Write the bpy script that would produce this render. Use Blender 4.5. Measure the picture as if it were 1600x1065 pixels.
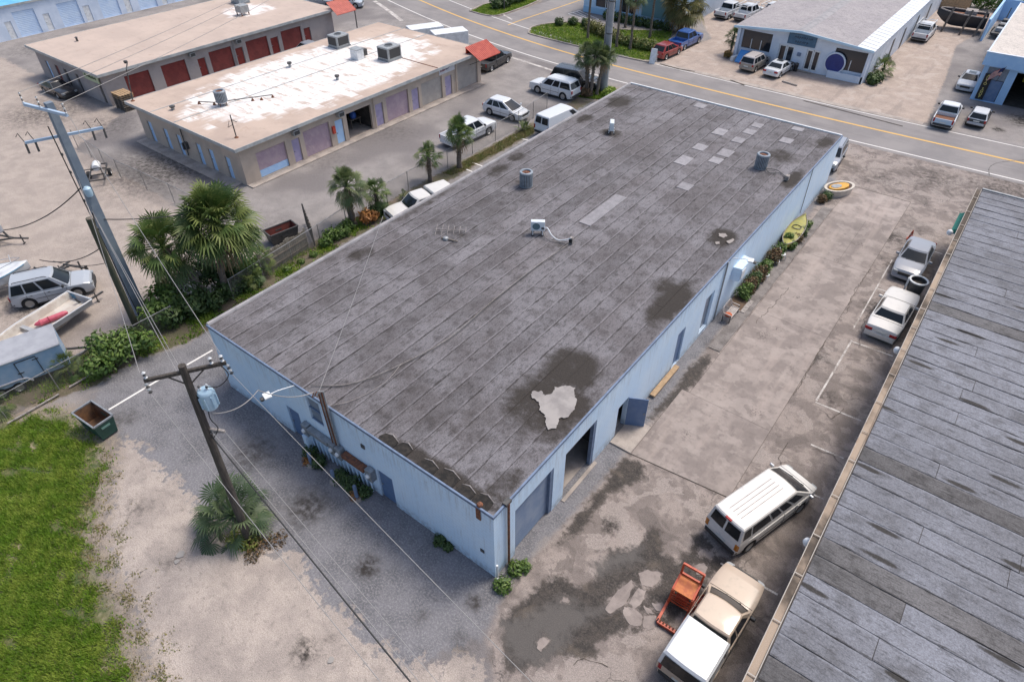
import bpy, bmesh, math, random
import numpy as np
from mathutils import Vector, Matrix

scene = bpy.context.scene
for o in list(bpy.data.objects):
    bpy.data.objects.remove(o)
COL = scene.collection
PI = math.pi
R = math.radians

# ------------------------------------------------------------------ camera
CAM = np.array([9.3727, -11.0489, 26.0])
PITCH, ROLL, YAW, FPX = 0.715641643, 0.000957, 2.2246148, 1019.25
FW = np.array([math.cos(PITCH) * math.cos(YAW), math.cos(PITCH) * math.sin(YAW), -math.sin(PITCH)])
RI = np.array([math.sin(YAW), -math.cos(YAW), 0.0])
UP = np.cross(RI, FW)
cam_data = bpy.data.cameras.new('camera')
cam_data.sensor_width = 36.0
cam_data.lens = 36.0 * FPX / 1600.0
cam_data.clip_start = 0.3
cam_data.clip_end = 3000.0
cam = bpy.data.objects.new('camera', cam_data)
COL.objects.link(cam)
cam.matrix_world = Matrix(((RI[0], UP[0], -FW[0], CAM[0]), (RI[1], UP[1], -FW[1], CAM[1]),
                           (RI[2], UP[2], -FW[2], CAM[2]), (0, 0, 0, 1)))
scene.camera = cam

# ------------------------------------------------------------------ world, sun, exposure
SUN_DIR = Vector((0.19, 0.50, 1.0)).normalized()          # towards the sun
SUN_EL = math.asin(SUN_DIR.z)
SUN_ROT = math.atan2(SUN_DIR.x, SUN_DIR.y)
world = bpy.data.worlds.new('World')
scene.world = world
world.use_nodes = True
wn = world.node_tree
sky = wn.nodes.new('ShaderNodeTexSky')
sky.sky_type = 'NISHITA'
sky.sun_disc = False
sky.sun_elevation = SUN_EL
sky.sun_rotation = SUN_ROT
sky.air_density = 1.0
sky.dust_density = 3.5
sky.ozone_density = 1.0
bg = wn.nodes['Background']
bg.inputs['Strength'].default_value = 0.14
wn.links.new(sky.outputs[0], bg.inputs['Color'])
sun_data = bpy.data.lights.new('sun', 'SUN')
sun_data.energy = 2.0
sun_data.angle = R(18)
sun_data.color = (1.0, 0.93, 0.84)
sun = bpy.data.objects.new('sun', sun_data)
COL.objects.link(sun)
sun.rotation_euler = SUN_DIR.to_track_quat('Z', 'Y').to_euler()
scene.view_settings.view_transform = 'Standard'
scene.view_settings.look = 'None'
scene.view_settings.gamma = 1.0
scene.view_settings.exposure = 0.42
scene.view_settings.use_curve_mapping = False


# ------------------------------------------------------------------ helpers
def G(u, v, z=0.0):
    """ground (or height z) point where the sight line through u,v meets that level"""
    d = FW + RI * (u - 800) / FPX + UP * (532.5 - v) / FPX
    p = CAM + (z - CAM[2]) / d[2] * d
    return float(p[0]), float(p[1])


def G2(pts, z=0.0):
    return [G(u, v, z) for u, v in pts]


WBASE = {}


def link(o, parent=None):
    COL.objects.link(o)
    if parent is not None:
        o.parent = parent
        if parent.name in WBASE:                       # parts of this thing are written in world coordinates
            o.matrix_parent_inverse = Matrix.Translation(-WBASE[parent.name])
    return o


def tag(o, label=None, cat=None, group=None, kind=None):
    if label:
        o['label'] = label
    if cat:
        o['category'] = cat
    if group:
        o['group'] = group
    if kind:
        o['kind'] = kind
    return o


def thing(name, label, cat, loc=(0, 0, 0), rz=0.0, group=None):
    o = bpy.data.objects.new(name, None)
    o.empty_display_size = 0.3
    o.location = loc if len(loc) == 3 else (loc[0], loc[1], 0)
    o.rotation_euler = (0, 0, rz)
    link(o)
    return tag(o, label, cat, group)


def wthing(name, label, cat, loc, group=None):
    o = thing(name, label, cat, loc, 0, group)
    WBASE[o.name] = Vector(o.location)
    return o


def meshobj(name, me, parent=None, loc=(0, 0, 0), rot=(0, 0, 0), scale=(1, 1, 1)):
    o = bpy.data.objects.new(name, me)
    o.location = loc
    o.rotation_euler = rot
    o.scale = scale
    return link(o, parent)


class MB:
    def __init__(s):
        s.v = []
        s.f = []

    def add(s, vs, fs):
        o = len(s.v)
        s.v.extend((float(a), float(b), float(c)) for a, b, c in vs)
        s.f.extend(tuple(i + o for i in f) for f in fs)
        return s

    def box(s, x0, y0, z0, x1, y1, z1):
        return s.add([(x0, y0, z0), (x1, y0, z0), (x1, y1, z0), (x0, y1, z0), (x0, y0, z1), (x1, y0, z1), (x1, y1, z1), (x0, y1, z1)],
                     [(0, 3, 2, 1), (4, 5, 6, 7), (0, 1, 5, 4), (1, 2, 6, 5), (2, 3, 7, 6), (3, 0, 4, 7)])

    def cbox(s, c, sz, rz=0.0, ry=0.0):
        m = Matrix.Translation(c) @ Matrix.Rotation(rz, 4, 'Z') @ Matrix.Rotation(ry, 4, 'Y')
        h = [q / 2 for q in sz]
        vs = [m @ Vector((a * h[0], b * h[1], d * h[2])) for a, b, d in
              [(-1, -1, -1), (1, -1, -1), (1, 1, -1), (-1, 1, -1), (-1, -1, 1), (1, -1, 1), (1, 1, 1), (-1, 1, 1)]]
        return s.add(vs, [(0, 3, 2, 1), (4, 5, 6, 7), (0, 1, 5, 4), (1, 2, 6, 5), (2, 3, 7, 6), (3, 0, 4, 7)])

    def tube(s, pts, r, n=8, cap=True):
        pts = [Vector(p) for p in pts]
        k = len(pts)
        rs = r if isinstance(r, (list, tuple)) else [r] * k
        vs = []
        ref = None
        for i, p in enumerate(pts):
            t = (pts[min(i + 1, k - 1)] - pts[max(i - 1, 0)]).normalized()
            if ref is None:
                a = Vector((0, 0, 1)) if abs(t.z) < 0.9 else Vector((1, 0, 0))
                ref = t.cross(a).normalized()
            ref = (ref - t * ref.dot(t)).normalized()
            b = t.cross(ref)
            for j in range(n):
                q = 2 * PI * j / n
                vs.append(p + (ref * math.cos(q) + b * math.sin(q)) * rs[i])
        fs = [(i * n + j, i * n + (j + 1) % n, (i + 1) * n + (j + 1) % n, (i + 1) * n + j) for i in range(k - 1) for j in range(n)]
        if cap:
            fs.append(tuple(range(n - 1, -1, -1)))
            fs.append(tuple((k - 1) * n + j for j in range(n)))
        return s.add(vs, fs)

    def bar(s, a, b, w, h=None):
        a, b = Vector(a), Vector(b)
        h = h or w
        t = (b - a).normalized()
        up = Vector((0, 0, 1)) if abs(t.z) < 0.95 else Vector((1, 0, 0))
        x = t.cross(up).normalized()
        y = x.cross(t)
        vs = [p + x * (i * w / 2) + y * (j * h / 2) for p in (a, b) for i, j in ((-1, -1), (1, -1), (1, 1), (-1, 1))]
        return s.add(vs, [(0, 1, 2, 3), (7, 6, 5, 4), (0, 4, 5, 1), (1, 5, 6, 2), (2, 6, 7, 3), (3, 7, 4, 0)])

    def prism(s, poly, z0, z1):
        a = sum(poly[i][0] * poly[(i + 1) % len(poly)][1] - poly[(i + 1) % len(poly)][0] * poly[i][1] for i in range(len(poly)))
        if a < 0:
            poly = poly[::-1]
        n = len(poly)
        vs = [(x, y, z0) for x, y in poly] + [(x, y, z1) for x, y in poly]
        fs = [tuple(range(n - 1, -1, -1)), tuple(range(n, 2 * n))]
        fs += [(i, (i + 1) % n, n + (i + 1) % n, n + i) for i in range(n)]
        return s.add(vs, fs)

    def sheet(s, poly, z):
        a = sum(poly[i][0] * poly[(i + 1) % len(poly)][1] - poly[(i + 1) % len(poly)][0] * poly[i][1] for i in range(len(poly)))
        if a < 0:
            poly = poly[::-1]
        return s.add([(x, y, z) for x, y in poly], [tuple(range(len(poly)))])

    def lathe(s, prof, n=16, c=(0, 0, 0), axis='Z'):
        vs = []
        for r, h in prof:
            for j in range(n):
                q = 2 * PI * j / n
                if axis == 'Z':
                    vs.append((c[0] + r * math.cos(q), c[1] + r * math.sin(q), c[2] + h))
                else:
                    vs.append((c[0] + r * math.cos(q), c[1] + h, c[2] + r * math.sin(q)))
        k = len(prof)
        fs = []
        for i in range(k - 1):
            for j in range(n):
                f = (i * n + j, i * n + (j + 1) % n, (i + 1) * n + (j + 1) % n, (i + 1) * n + j)
                fs.append(f if axis == 'Z' else f[::-1])
        return s.add(vs, fs)

    def mesh(s, name, mat=None, smooth=False, sharp=40):
        me = bpy.data.meshes.new(name)
        me.from_pydata(s.v, [], s.f)
        if mat is not None:
            me.materials.append(mat)
        if smooth:
            me.polygons.foreach_set('use_smooth', [True] * len(me.polygons))
            me.set_sharp_from_angle(angle=R(sharp))
        me.update()
        return me

    def build(s, name, mat, parent=None, smooth=False, sharp=40, bevel=0.0, loc=(0, 0, 0), rot=(0, 0, 0)):
        o = meshobj(name, s.mesh(name, mat, smooth, sharp), parent, loc, rot)
        if bevel:
            m = o.modifiers.new('bevel', 'BEVEL')
            m.width = bevel
            m.segments = 2
            m.limit_method = 'ANGLE'
        return o


def box(name, mat, parent, x0, y0, z0, x1, y1, z1, bevel=0.0):
    return MB().box(x0, y0, z0, x1, y1, z1).build(name, mat, parent, bevel=bevel)


def copy_tree(o, parent=None):
    c = o.copy()
    link(c)
    c.parent = parent
    for ch in list(o.children):
        copy_tree(ch, c)
    return c


# ------------------------------------------------------------------ materials
class NT:
    def __init__(s, name):
        s.m = bpy.data.materials.new(name)
        s.m.use_nodes = True
        s.t = s.m.node_tree
        s.p = s.t.nodes['Principled BSDF']

    def n(s, typ, **kw):
        nd = s.t.nodes.new(typ)
        for k, v in kw.items():
            setattr(nd, k, v)
        return nd

    def L(s, a, b):
        s.t.links.new(a, b)

    def pos(s, world=True, scale=(1, 1, 1), rz=0.0):
        src = s.n('ShaderNodeNewGeometry').outputs['Position'] if world else s.n('ShaderNodeTexCoord').outputs['Object']
        mp = s.n('ShaderNodeMapping')
        mp.inputs['Scale'].default_value = scale
        mp.inputs['Rotation'].default_value = (0, 0, rz)
        s.L(src, mp.inputs['Vector'])
        return mp.outputs[0]

    def noise(s, vec, scale, det=5, rough=0.6, dist=0.0):
        nd = s.n('ShaderNodeTexNoise')
        nd.inputs['Scale'].default_value = scale
        nd.inputs['Detail'].default_value = det
        nd.inputs['Roughness'].default_value = rough
        nd.inputs['Distortion'].default_value = dist
        s.L(vec, nd.inputs['Vector'])
        return nd.outputs[0]

    def ramp(s, val, a, b, lo=0.0, hi=1.0, smooth=True):
        nd = s.n('ShaderNodeMapRange')
        nd.interpolation_type = 'SMOOTHSTEP' if smooth else 'LINEAR'
        for i, q in enumerate((a, b, lo, hi)):
            nd.inputs[1 + i].default_value = q
        s.L(val, nd.inputs[0])
        return nd.outputs[0]

    def math(s, op, a, b=None, c=None):
        nd = s.n('ShaderNodeMath', operation=op)
        for i, q in enumerate((a, b, c)):
            if q is None:
                continue
            if isinstance(q, (int, float)):
                nd.inputs[i].default_value = q
            else:
                s.L(q, nd.inputs[i])
        return nd.outputs[0]

    def mix(s, fac, a, b, blend='MIX'):
        nd = s.n('ShaderNodeMix', data_type='RGBA', blend_type=blend)
        for sock, q in ((nd.inputs[0], fac), (nd.inputs[6], a), (nd.inputs[7], b)):
            if isinstance(q, (int, float)):
                sock.default_value = q
            elif isinstance(q, (tuple, list)):
                sock.default_value = (q[0], q[1], q[2], 1)
            else:
                s.L(q, sock)
        return nd.outputs[2]

    def attr(s, name):
        return s.n('ShaderNodeAttribute', attribute_name=name).outputs['Fac']

    def bump(s, h, dist=0.02, strength=1.0):
        nd = s.n('ShaderNodeBump')
        nd.inputs['Distance'].default_value = dist
        nd.inputs['Strength'].default_value = strength
        s.L(h, nd.inputs['Height'])
        s.L(nd.outputs[0], s.p.inputs['Normal'])

    def rand(s):
        return s.n('ShaderNodeObjectInfo').outputs['Random']

    def out(s, col=None, rough=None, metal=None):
        for k, q in (('Base Color', col), ('Roughness', rough), ('Metallic', metal)):
            if q is None:
                continue
            if isinstance(q, (int, float)):
                s.p.inputs[k].default_value = q
            elif isinstance(q, (tuple, list)):
                s.p.inputs[k].default_value = (q[0], q[1], q[2], 1)
            else:
                s.L(q, s.p.inputs[k])
        return s.m


def mat(name, c, rough=0.7, metal=0.0, c2=None, scale=2.0, lo=0.4, hi=0.62, fine=0.0, fscale=40, bump=0.0, bscale=30,
        world=True, stretch=(1, 1, 1), rand=0.0, coat=0.0, spec=None):
    m = NT(name)
    v = m.pos(world, stretch)
    col = c
    if c2 is not None:
        col = m.mix(m.ramp(m.noise(v, scale, 6, 0.62), lo, hi), c, c2)
    if fine:
        f = m.ramp(m.noise(v, fscale, 3, 0.7), 0.3, 0.7, 1 - fine, 1 + fine, False)
        col = m.mix(1.0, col, m.n('ShaderNodeCombineColor').outputs[0], 'MULTIPLY')
        cc = [q for q in m.t.nodes if q.bl_idname == 'ShaderNodeCombineColor'][-1]
        for i in range(3):
            m.L(f, cc.inputs[i])
    if rand:
        hs = m.n('ShaderNodeHueSaturation')
        m.L(m.ramp(m.rand(), 0, 1, 1 - rand, 1 + rand, False), hs.inputs['Value'])
        if isinstance(col, (tuple, list)):
            hs.inputs['Color'].default_value = (*col[:3], 1)
        else:
            m.L(col, hs.inputs['Color'])
        col = hs.outputs[0]
    if bump:
        m.bump(m.noise(v, bscale, 4, 0.65), bump)
    m.out(col, rough, metal)
    if coat:
        m.p.inputs['Coat Weight'].default_value = coat
        m.p.inputs['Coat Roughness'].default_value = 0.08
    if spec is not None:
        m.p.inputs['Specular IOR Level'].default_value = spec
    return m.m


def polysd(px, py, poly):
    """signed distance to a polygon, positive inside (numpy)"""
    d2 = np.full(px.shape, 1e18)
    ins = np.zeros(px.shape, bool)
    n = len(poly)
    for i in range(n):
        ax, ay = poly[i]
        bx, by = poly[(i + 1) % n]
        ex, ey = bx - ax, by - ay
        L2 = ex * ex + ey * ey + 1e-12
        t = np.clip(((px - ax) * ex + (py - ay) * ey) / L2, 0, 1)
        d2 = np.minimum(d2, (px - ax - t * ex) ** 2 + (py - ay - t * ey) ** 2)
        if abs(ey) > 1e-12:
            c = ((ay > py) != (by > py)) & (px < (bx - ax) * (py - ay) / ey + ax)
            ins ^= c
    d = np.sqrt(d2)
    return np.where(ins, d, -d)
# ================================================================== SETTING: ground
rng = np.random.default_rng(7)
GRASS = [(-27, -9.6), (-25.7, -7.4), (-24.1, -6.3), (-20.6, -6.3), (-18.6, -7.3), (-17.3, -8.3), (-15.8, -9.3), (-13.4, -10.2),
         (-10.9, -10.6), (-7.8, -11.5), (-5, -13), (-2, -16), (-2, -40), (-34, -40), (-34, -12), (-29, -10.5)]
STRIP = [(-27.2, 1.5), (-24.7, 1.5), (-24.5, 6), (-24.7, 9), (-25.2, 12), (-25.2, 19.5), (-25.6, 22), (-25.5, 40), (-25.5, 48.5), (-27.2, 50), (-27.2, 20)]
STRIP2 = [(-28.5, -9), (-25.9, -7.3), (-25.2, -4.6), (-25.3, -1.8), (-24.3, 0.8), (-24.3, 4), (-28.5, 4)]
YARD = [(-27.3, -60), (-27.3, 9.3), (-57, 9.6), (-61, 16), (-90, 16.5), (-97, 17), (-160, 17), (-160, -60)]
GRAVEL = [(-24.6, 2), (-24.8, 20), (-25.6, 48.5), (-20, 50), (-10, 48), (0.4, 46), (0.9, 9.6), (1.3, 6), (0.7, 2.5), (0.6, 1), (0.9, -0.9), (1.3, -2.4),
          (-0.3, -5.2), (-2.4, -5.6), (-4.7, -5.5), (-7.5, -4.9), (-9.6, -5.5), (-13.2, -6.1), (-14.8, -6.5), (-16.2, -5.9), (-17.9, -6.5),
          (-19.8, -5.9), (-23.6, -5.9), (-25.0, -4.4), (-25.0, -1.9), (-24.2, 0.4)]
SAND = [(-20, -5.6), (-16.2, -5.4), (-13.2, -5.6), (-9.6, -5.0), (-7.5, -4.5), (-4.7, -5.1), (-2.4, -5.2), (-0.3, -5.0), (1.2, -3.2), (4, -4.5), (5, -30),
        (-6, -30), (-6.5, -12.3), (-8, -11.2), (-11, -10.2), (-13.4, -9.8), (-16, -8.9), (-18.3, -7.2)]
LOT = [(0.7, 0.2), (1.1, 9.6), (0.3, 46), (-0.5, 49), (-24, 51), (-24, 54.6), (60, 54.6), (60, 40), (10.6, 40), (10.6, -40), (3.6, -40), (3.2, -4), (1.3, -2.2)]
FARLOT = [(-27.5, 62.6), (-15, 62.9), (3.8, 63.2), (2.6, 78), (1.2, 92), (4.5, 112), (-4.5, 112), (-31, 112), (-29.5, 83), (-24.6, 76), (-26.5, 66)]
ISLE = [(-44.96, 63.5), (-46.0, 65.5), (-45.65, 67.6), (-44, 70.0), (-42.5, 71.4), (-36, 72), (-30, 76), (-28.6, 72), (-27.2, 66), (-26.75, 63.4), (-27.55, 62.6), (-36.5, 62.6), (-43.8, 63.0)]
ISLE2 = [(-57.9, 66.7), (-58.4, 70.8), (-57.0, 76), (-54.2, 79), (-53.2, 76.5), (-52.9, 72), (-53.2, 67.3), (-55, 66.4)]
POLEGRASS = [(-27.6, 48.2), (-24.4, 49.2), (-23.8, 51.6), (-25.5, 53), (-28.2, 51.8)]
def near_lot(pts):
    return [G(800 + x / 4, 798 + y / 4) for x, y in pts]


MUD = near_lot([(-30, 650), (70, 560), (200, 440), (260, 390), (330, 420), (440, 490), (520, 420), (590, 320), (600, 240), (760, 240), (860, 110), (900, 100), (930, 160), (940, 260), (1020, 310), (1120, 240), (1120, 150),
                (1200, 120), (1290, 290), (1390, 300), (1380, 360), (1250, 400), (1200, 480), (1180, 640), (1100, 620), (960, 730), (700, 750), (530, 810), (520, 910), (330, 890), (230, 900), (100, 990), (-40, 1000), (-60, 800)])
BROKEN = [near_lot(q) for q in (
    [(795, 390), (850, 370), (930, 385), (925, 430), (870, 480), (810, 465)], [(740, 430), (760, 470), (700, 590), (610, 640), (580, 610), (640, 520)], [(790, 480), (840, 500), (820, 560), (770, 610), (730, 580)],
    [(700, 600), (760, 600), (820, 660), (800, 720), (740, 710), (690, 640)], [(825, 660), (900, 650), (912, 720), (850, 745), (818, 720)], [(870, 575), (930, 590), (960, 640), (900, 625)], [(1140, 340), (1200, 325), (1225, 360), (1200, 405), (1150, 395)],
    [(1160, 260), (1190, 240), (1200, 270), (1170, 300)], [(1212, 262), (1250, 250), (1266, 275), (1235, 296)], [(815, 590), (860, 610), (890, 640), (850, 645)], [(165, 800), (200, 790), (230, 815), (180, 880), (155, 850)], [(320, 540), (350, 545), (340, 575), (312, 562)])]
MUD2 = [(1.1, 9.0), (2.0, 9.5), (2.6, 8.6), (1.6, 6.5), (1.7, 4.2), (1.2, 3.0), (1.0, 4.6), (1.2, 6.8)]
EAVE_SHADE = [(8.6, -3), (9.9, -3), (9.9, 44), (9.3, 44), (9.0, 34), (9.2, 24), (8.7, 20), (9.3, 14), (8.5, 8), (9.0, 2)]
MUD4 = [(.75, 12.2), (1.1, 12.4), (1.5, 14.4), (1.68, 18.2), (1.2, 18.8), (.7, 17.4), (.9, 15)]
POOL = [(1.3, -1.4), (2.2, -0.6), (2.7, 1.1), (3.9, 1.2), (4.6, 1.9), (4.0, 0.2), (3.8, -1.6), (2.9, -2.4)]
POOL2 = [(2.9, 3.1), (3.4, 4.1), (4.2, 5.2), (4.6, 4.6), (4.0, 3.6), (3.5, 2.7)]
SLABS_HOLES = [[(2.4, 7.0), (2.6, 8.0), (3.3, 8.6), (3.5, 7.8), (2.9, 6.9)], [(4.2, 2.0), (4.5, 3.4), (5.0, 3.4), (4.8, 2.2)], [(5.2, 3.4), (5.4, 4.4), (6.2, 4.5), (6.1, 3.6)],
               [(5.0, 1.4), (5.1, 2.6), (5.8, 2.7), (5.7, 1.5)], [(5.3, 5.6), (5.6, 6.4), (6.6, 6.6), (6.4, 5.7)], [(6.6, 5.7), (6.8, 6.2), (7.2, 6.3), (7.1, 5.8)],
               [(4.6, 0.2), (4.8, 1.2), (6.4, 1.5), (6.3, 0.4)], [(2.7, 1.9), (2.9, 2.5), (3.3, 2.4), (3.1, 1.9)]]
STAINS = [(-4.7, -0.1 - 2.9, 0.8, 0.7), (0.0, -1.4, 0.6, 0.6), (0.8, -3.0, 0.9, 0.4), (-1.2, -3.2, 0.6, 0.4), (-4.0, -7.0, 0.8, 0.6), (-3.6, -6.1, 0.5, 0.3), (-9.2, -2.6, 1.5, 0.6), (-14, -2.2, 1.8, 0.5),
          (-11.6, -8.0, 1.0, 0.35), (-15.5, -7.4, 1.4, 0.35), (2.6, 5.2, 0.6, 0.7), (3.6, 27.5, 0.6, 0.9), (4.2, 33.5, 0.5, 0.8), (3.2, 22.7, 0.8, 0.6), (6.2, 22.5, 1.3, 0.55),
          (5.0, 16.6, 0.8, 0.35), (4.6, 24.3, 1.1, 0.3), (8.2, 29.5, 1.7, 0.6), (8.4, 35.2, 1.8, 0.7), (8.3, 38, 1.5, 0.5), (8.3, 12, 1.7, 0.55), (7.9, 19.5, 1.0, 0.5), (8.6, 4, 1.6, 0.6),
          (6.6, 39.2, 1.4, 0.6), (3, 48.6, 3.6, 0.35), (7, 51.2, 4, 0.45), (12, 52, 5, 0.5), (9.6, 66.2, 0.8, 0.9), (11.5, 70, 2.4, 0.8), (-14, 66.2, 2.5, 0.3), (-32, 4.4, 2.2, 0.3), (-40, 3, 3.5, 0.25),
          (-36, -2.8, 3.2, 0.6), (-31, 12, 3, 0.3), (-37, 22, 4, 0.25), (-36.5, 30, 4, 0.3), (-31, 39, 2.5, 0.4), (-30, 33, 2.4, 0.4), (-68, 12, 6, 0.5), (-60, 14, 5, 0.4), (-47, 12.4, 7, 0.55),
          (-90, 21, 5, 0.4), (-60, 30, 5, 0.4), (1.1, 19.8, 0.8, 0.4), (2.9, 12.2, 0.8, 0.35), (5.8, 11.8, 1.0, 0.3), (-21.4, -4.9, 1.2, 0.4), (7.6, 41.6, 1.6, 0.35)]


def axis(*segs):
    out = []
    for a, b, st in segs:
        out.append(np.arange(a, b - 1e-6, st))
    return np.concatenate(out + [np.array([segs[-1][1]])])


gx = axis((-500, -120, 20), (-120, -60, 1.2), (-60, -32, 0.6), (-32, 12, 0.2), (12, 30, 1.0), (30, 400, 20))
gy = axis((-400, -40, 20), (-40, -16, 1.0), (-16, 14, 0.2), (14, 50, 0.4), (50, 114, 1.0), (114, 700, 25))
X, Y = np.meshgrid(gx, gy)
nx, ny = len(gx), len(gy)
co = np.stack([X, Y, np.zeros_like(X)], -1).reshape(-1, 3)
idx = np.arange(nx * ny).reshape(ny, nx)
quads = np.stack([idx[:-1, :-1], idx[:-1, 1:], idx[1:, 1:], idx[1:, :-1]], -1).reshape(-1, 4)
me = bpy.data.meshes.new('ground')
me.vertices.add(len(co))
me.vertices.foreach_set('co', co.ravel())
me.loops.add(quads.size)
me.loops.foreach_set('vertex_index', quads.ravel())
me.polygons.add(len(quads))
me.polygons.foreach_set('loop_start', np.arange(0, quads.size, 4))
me.update(calc_edges=True)
fx, fy = co[:, 0], co[:, 1]


def zone(name, *polys, holes=()):
    d = np.full(fx.shape, -50.0)
    for p in polys:
        d = np.maximum(d, polysd(fx, fy, p))
    for p in holes:
        d = np.minimum(d, -polysd(fx, fy, p))
    a = me.attributes.new(name, 'FLOAT', 'POINT')
    a.data.foreach_set('value', np.clip(d, -4, 4).astype(np.float32))


zone('z_yard', YARD)
zone('z_strip', STRIP, STRIP2)
zone('z_gravel', GRAVEL)
zone('z_sand', SAND)
zone('z_lot', LOT)
zone('z_far', FARLOT)
zone('z_grass', GRASS, ISLE, ISLE2, POLEGRASS)
zone('z_mud', MUD, MUD2, MUD4, holes=BROKEN)
zone('z_eave_shade', EAVE_SHADE)
zone('z_pool', POOL, POOL2, holes=BROKEN)
st = np.zeros(fx.shape)
for sx, sy, sr, sa in STAINS:
    st = np.maximum(st, sa * np.clip(1.25 - np.hypot(fx - sx, fy - sy) / sr, 0, 1))
a = me.attributes.new('z_stain', 'FLOAT', 'POINT')
a.data.foreach_set('value', st.astype(np.float32))

m = NT('ground_surface')
P = m.pos()
nL = m.noise(P, 0.12, 2)
nM = m.noise(P, 0.7, 3, 0.65)
nD = m.noise(P, 2.6, 4, 0.7)
nF = m.noise(P, 11, 3, 0.8)
nS = m.noise(P, 24, 2, 0.85)
fine = m.ramp(nS, 0.28, 0.72, 0.62, 1.38, False)


def zmask(name, amp, w, big=0.0):
    s = m.math('MULTIPLY_ADD', m.math('SUBTRACT', nD, 0.5), amp, m.attr(name))
    if big:
        s = m.math('MULTIPLY_ADD', m.math('SUBTRACT', nM, 0.5), big, s)
    return m.ramp(s, -w, w)


c_asph = m.mix(m.ramp(nM, .3, .7), (.225, .207, .20), (.285, .262, .25))
c_asph = m.mix(m.ramp(nL, .45, .62), c_asph, (.175, .16, .158))
c_asph = m.mix(m.ramp(nD, .52, .75, 0, .35), c_asph, (.13, .12, .118))
col = c_asph
c_yard = m.mix(m.ramp(nM, .35, .65), (.40, .342, .30), (.325, .278, .247))
c_yard = m.mix(m.ramp(nF, .5, .72, 0, .6), c_yard, (.18, .15, .125))
col = m.mix(zmask('z_yard', 1.5, .25, 1.5), col, c_yard)
c_grav = m.mix(m.ramp(nM, .35, .68), (.195, .192, .207), (.12, .12, .131))
c_grav = m.mix(m.ramp(nF, .44, .66, 0, .8), c_grav, (.31, .30, .305))
c_grav = m.mix(m.ramp(nS, .5, .68, 0, .75), c_grav, (.07, .068, .07))
col = m.mix(zmask('z_gravel', 1.2, .2, 1.6), col, c_grav)
c_strip = m.mix(m.ramp(nM, .35, .65), (.13, .10, .075), (.085, .085, .04))
c_strip = m.mix(m.ramp(nF, .5, .7, 0, .8), c_strip, (.21, .17, .13))
col = m.mix(zmask('z_strip', .9, .15, .8), col, c_strip)
c_sand = m.mix(m.ramp(nM, .35, .65), (.43, .37, .325), (.325, .28, .25))
c_sand = m.mix(m.ramp(nD, .54, .68, 0, .6), c_sand, (.23, .20, .178))
c_sand = m.mix(m.ramp(nF, .54, .7, 0, .55), c_sand, (.19, .165, .147))
c_sand = m.mix(m.ramp(m.noise(m.pos(True, (.35, 1.5, 1), .35), 1.0, 5, .7), .55, .68, 0, .4), c_sand, (.24, .21, .19))
col = m.mix(zmask('z_sand', 3.0, .22, 2.8), col, c_sand)
c_lot = m.mix(m.ramp(nM, .40, .58), (.30, .255, .23), (.195, .165, .15))
c_lot = m.mix(m.ramp(nD, .5, .7, 0, .65), c_lot, (.13, .11, .10))
pat = m.noise(P, .55, 4, .55, .6)
c_lot = m.mix(m.ramp(pat, .545, .56, 0, .75), c_lot, m.mix(m.ramp(nF, .4, .65), (.35, .305, .278), (.26, .222, .202)))
c_lot = m.mix(m.ramp(pat, .40, .385, 0, .6), c_lot, (.135, .115, .105))
col = m.mix(zmask('z_lot', .9, .2, .5), col, c_lot)
c_far = m.mix(m.ramp(nM, .3, .7), (.415, .338, .288), (.335, .275, .236))
c_far = m.mix(m.ramp(nD, .53, .7, 0, .6), c_far, (.235, .195, .168))
c_far = m.mix(m.ramp(pat, .54, .6, 0, .5), c_far, (.46, .395, .35))
c_far = m.mix(m.ramp(m.noise(m.pos(True, (1, .18, 1), .5), .8, 4, .6), .55, .66, 0, .5), c_far, (.25, .21, .185))
col = m.mix(zmask('z_far', .9, .15, .5), col, c_far)
c_gs = m.mix(m.ramp(nD, .38, .62), (.055, .085, .02), (.12, .12, .045))
c_gs = m.mix(m.ramp(nM, .55, .68, 0, .9), c_gs, (.30, .25, .17))
edge = m.math('MULTIPLY', m.ramp(m.math('MULTIPLY_ADD', m.math('SUBTRACT', nD, .5), 2.6, m.attr('z_grass')), -1.1, .1), m.ramp(m.math('MULTIPLY_ADD', m.math('SUBTRACT', nM, .5), 3.0, m.attr('z_grass')), 1.6, .4))
col = m.mix(m.math('MULTIPLY', edge, m.ramp(nF, .3, .6, .35, .9)), col, m.mix(m.ramp(nD, .4, .6), (.20, .155, .11), (.29, .24, .185)))
gmask = m.math('MULTIPLY', zmask('z_grass', 1.6, .3, 1.6), m.ramp(m.math('MULTIPLY_ADD', m.math('SUBTRACT', nM, .5), 2.4, m.attr('z_grass')), -.1, .9))
col = m.mix(gmask, col, c_gs)
# stains, cracks, painted gutter shade, mud
stain = m.ramp(m.math('MULTIPLY', m.attr('z_stain'), m.ramp(m.math('MULTIPLY_ADD', nF, .35, nD), .45, .85, .35, 1.2)), .06, .8)
col = m.mix(stain, col, (.03, .025, .022))
vd = m.n('ShaderNodeMixRGB')
vd.inputs[0].default_value = 0.12
nv = m.n('ShaderNodeTexNoise')
nv.inputs['Scale'].default_value = 1.6
nv.inputs['Detail'].default_value = 4
m.L(P, nv.inputs['Vector'])
m.L(P, vd.inputs[1])
vs_ = m.n('ShaderNodeVectorMath', operation='SCALE')
vs_.inputs['Scale'].default_value = 9.0
m.L(nv.outputs['Color'], vs_.inputs[0])
m.L(vs_.outputs[0], vd.inputs[2])
vo = m.n('ShaderNodeTexVoronoi', feature='DISTANCE_TO_EDGE')
vo.inputs['Scale'].default_value = 0.3
m.L(vd.outputs[0], vo.inputs['Vector'])
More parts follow.
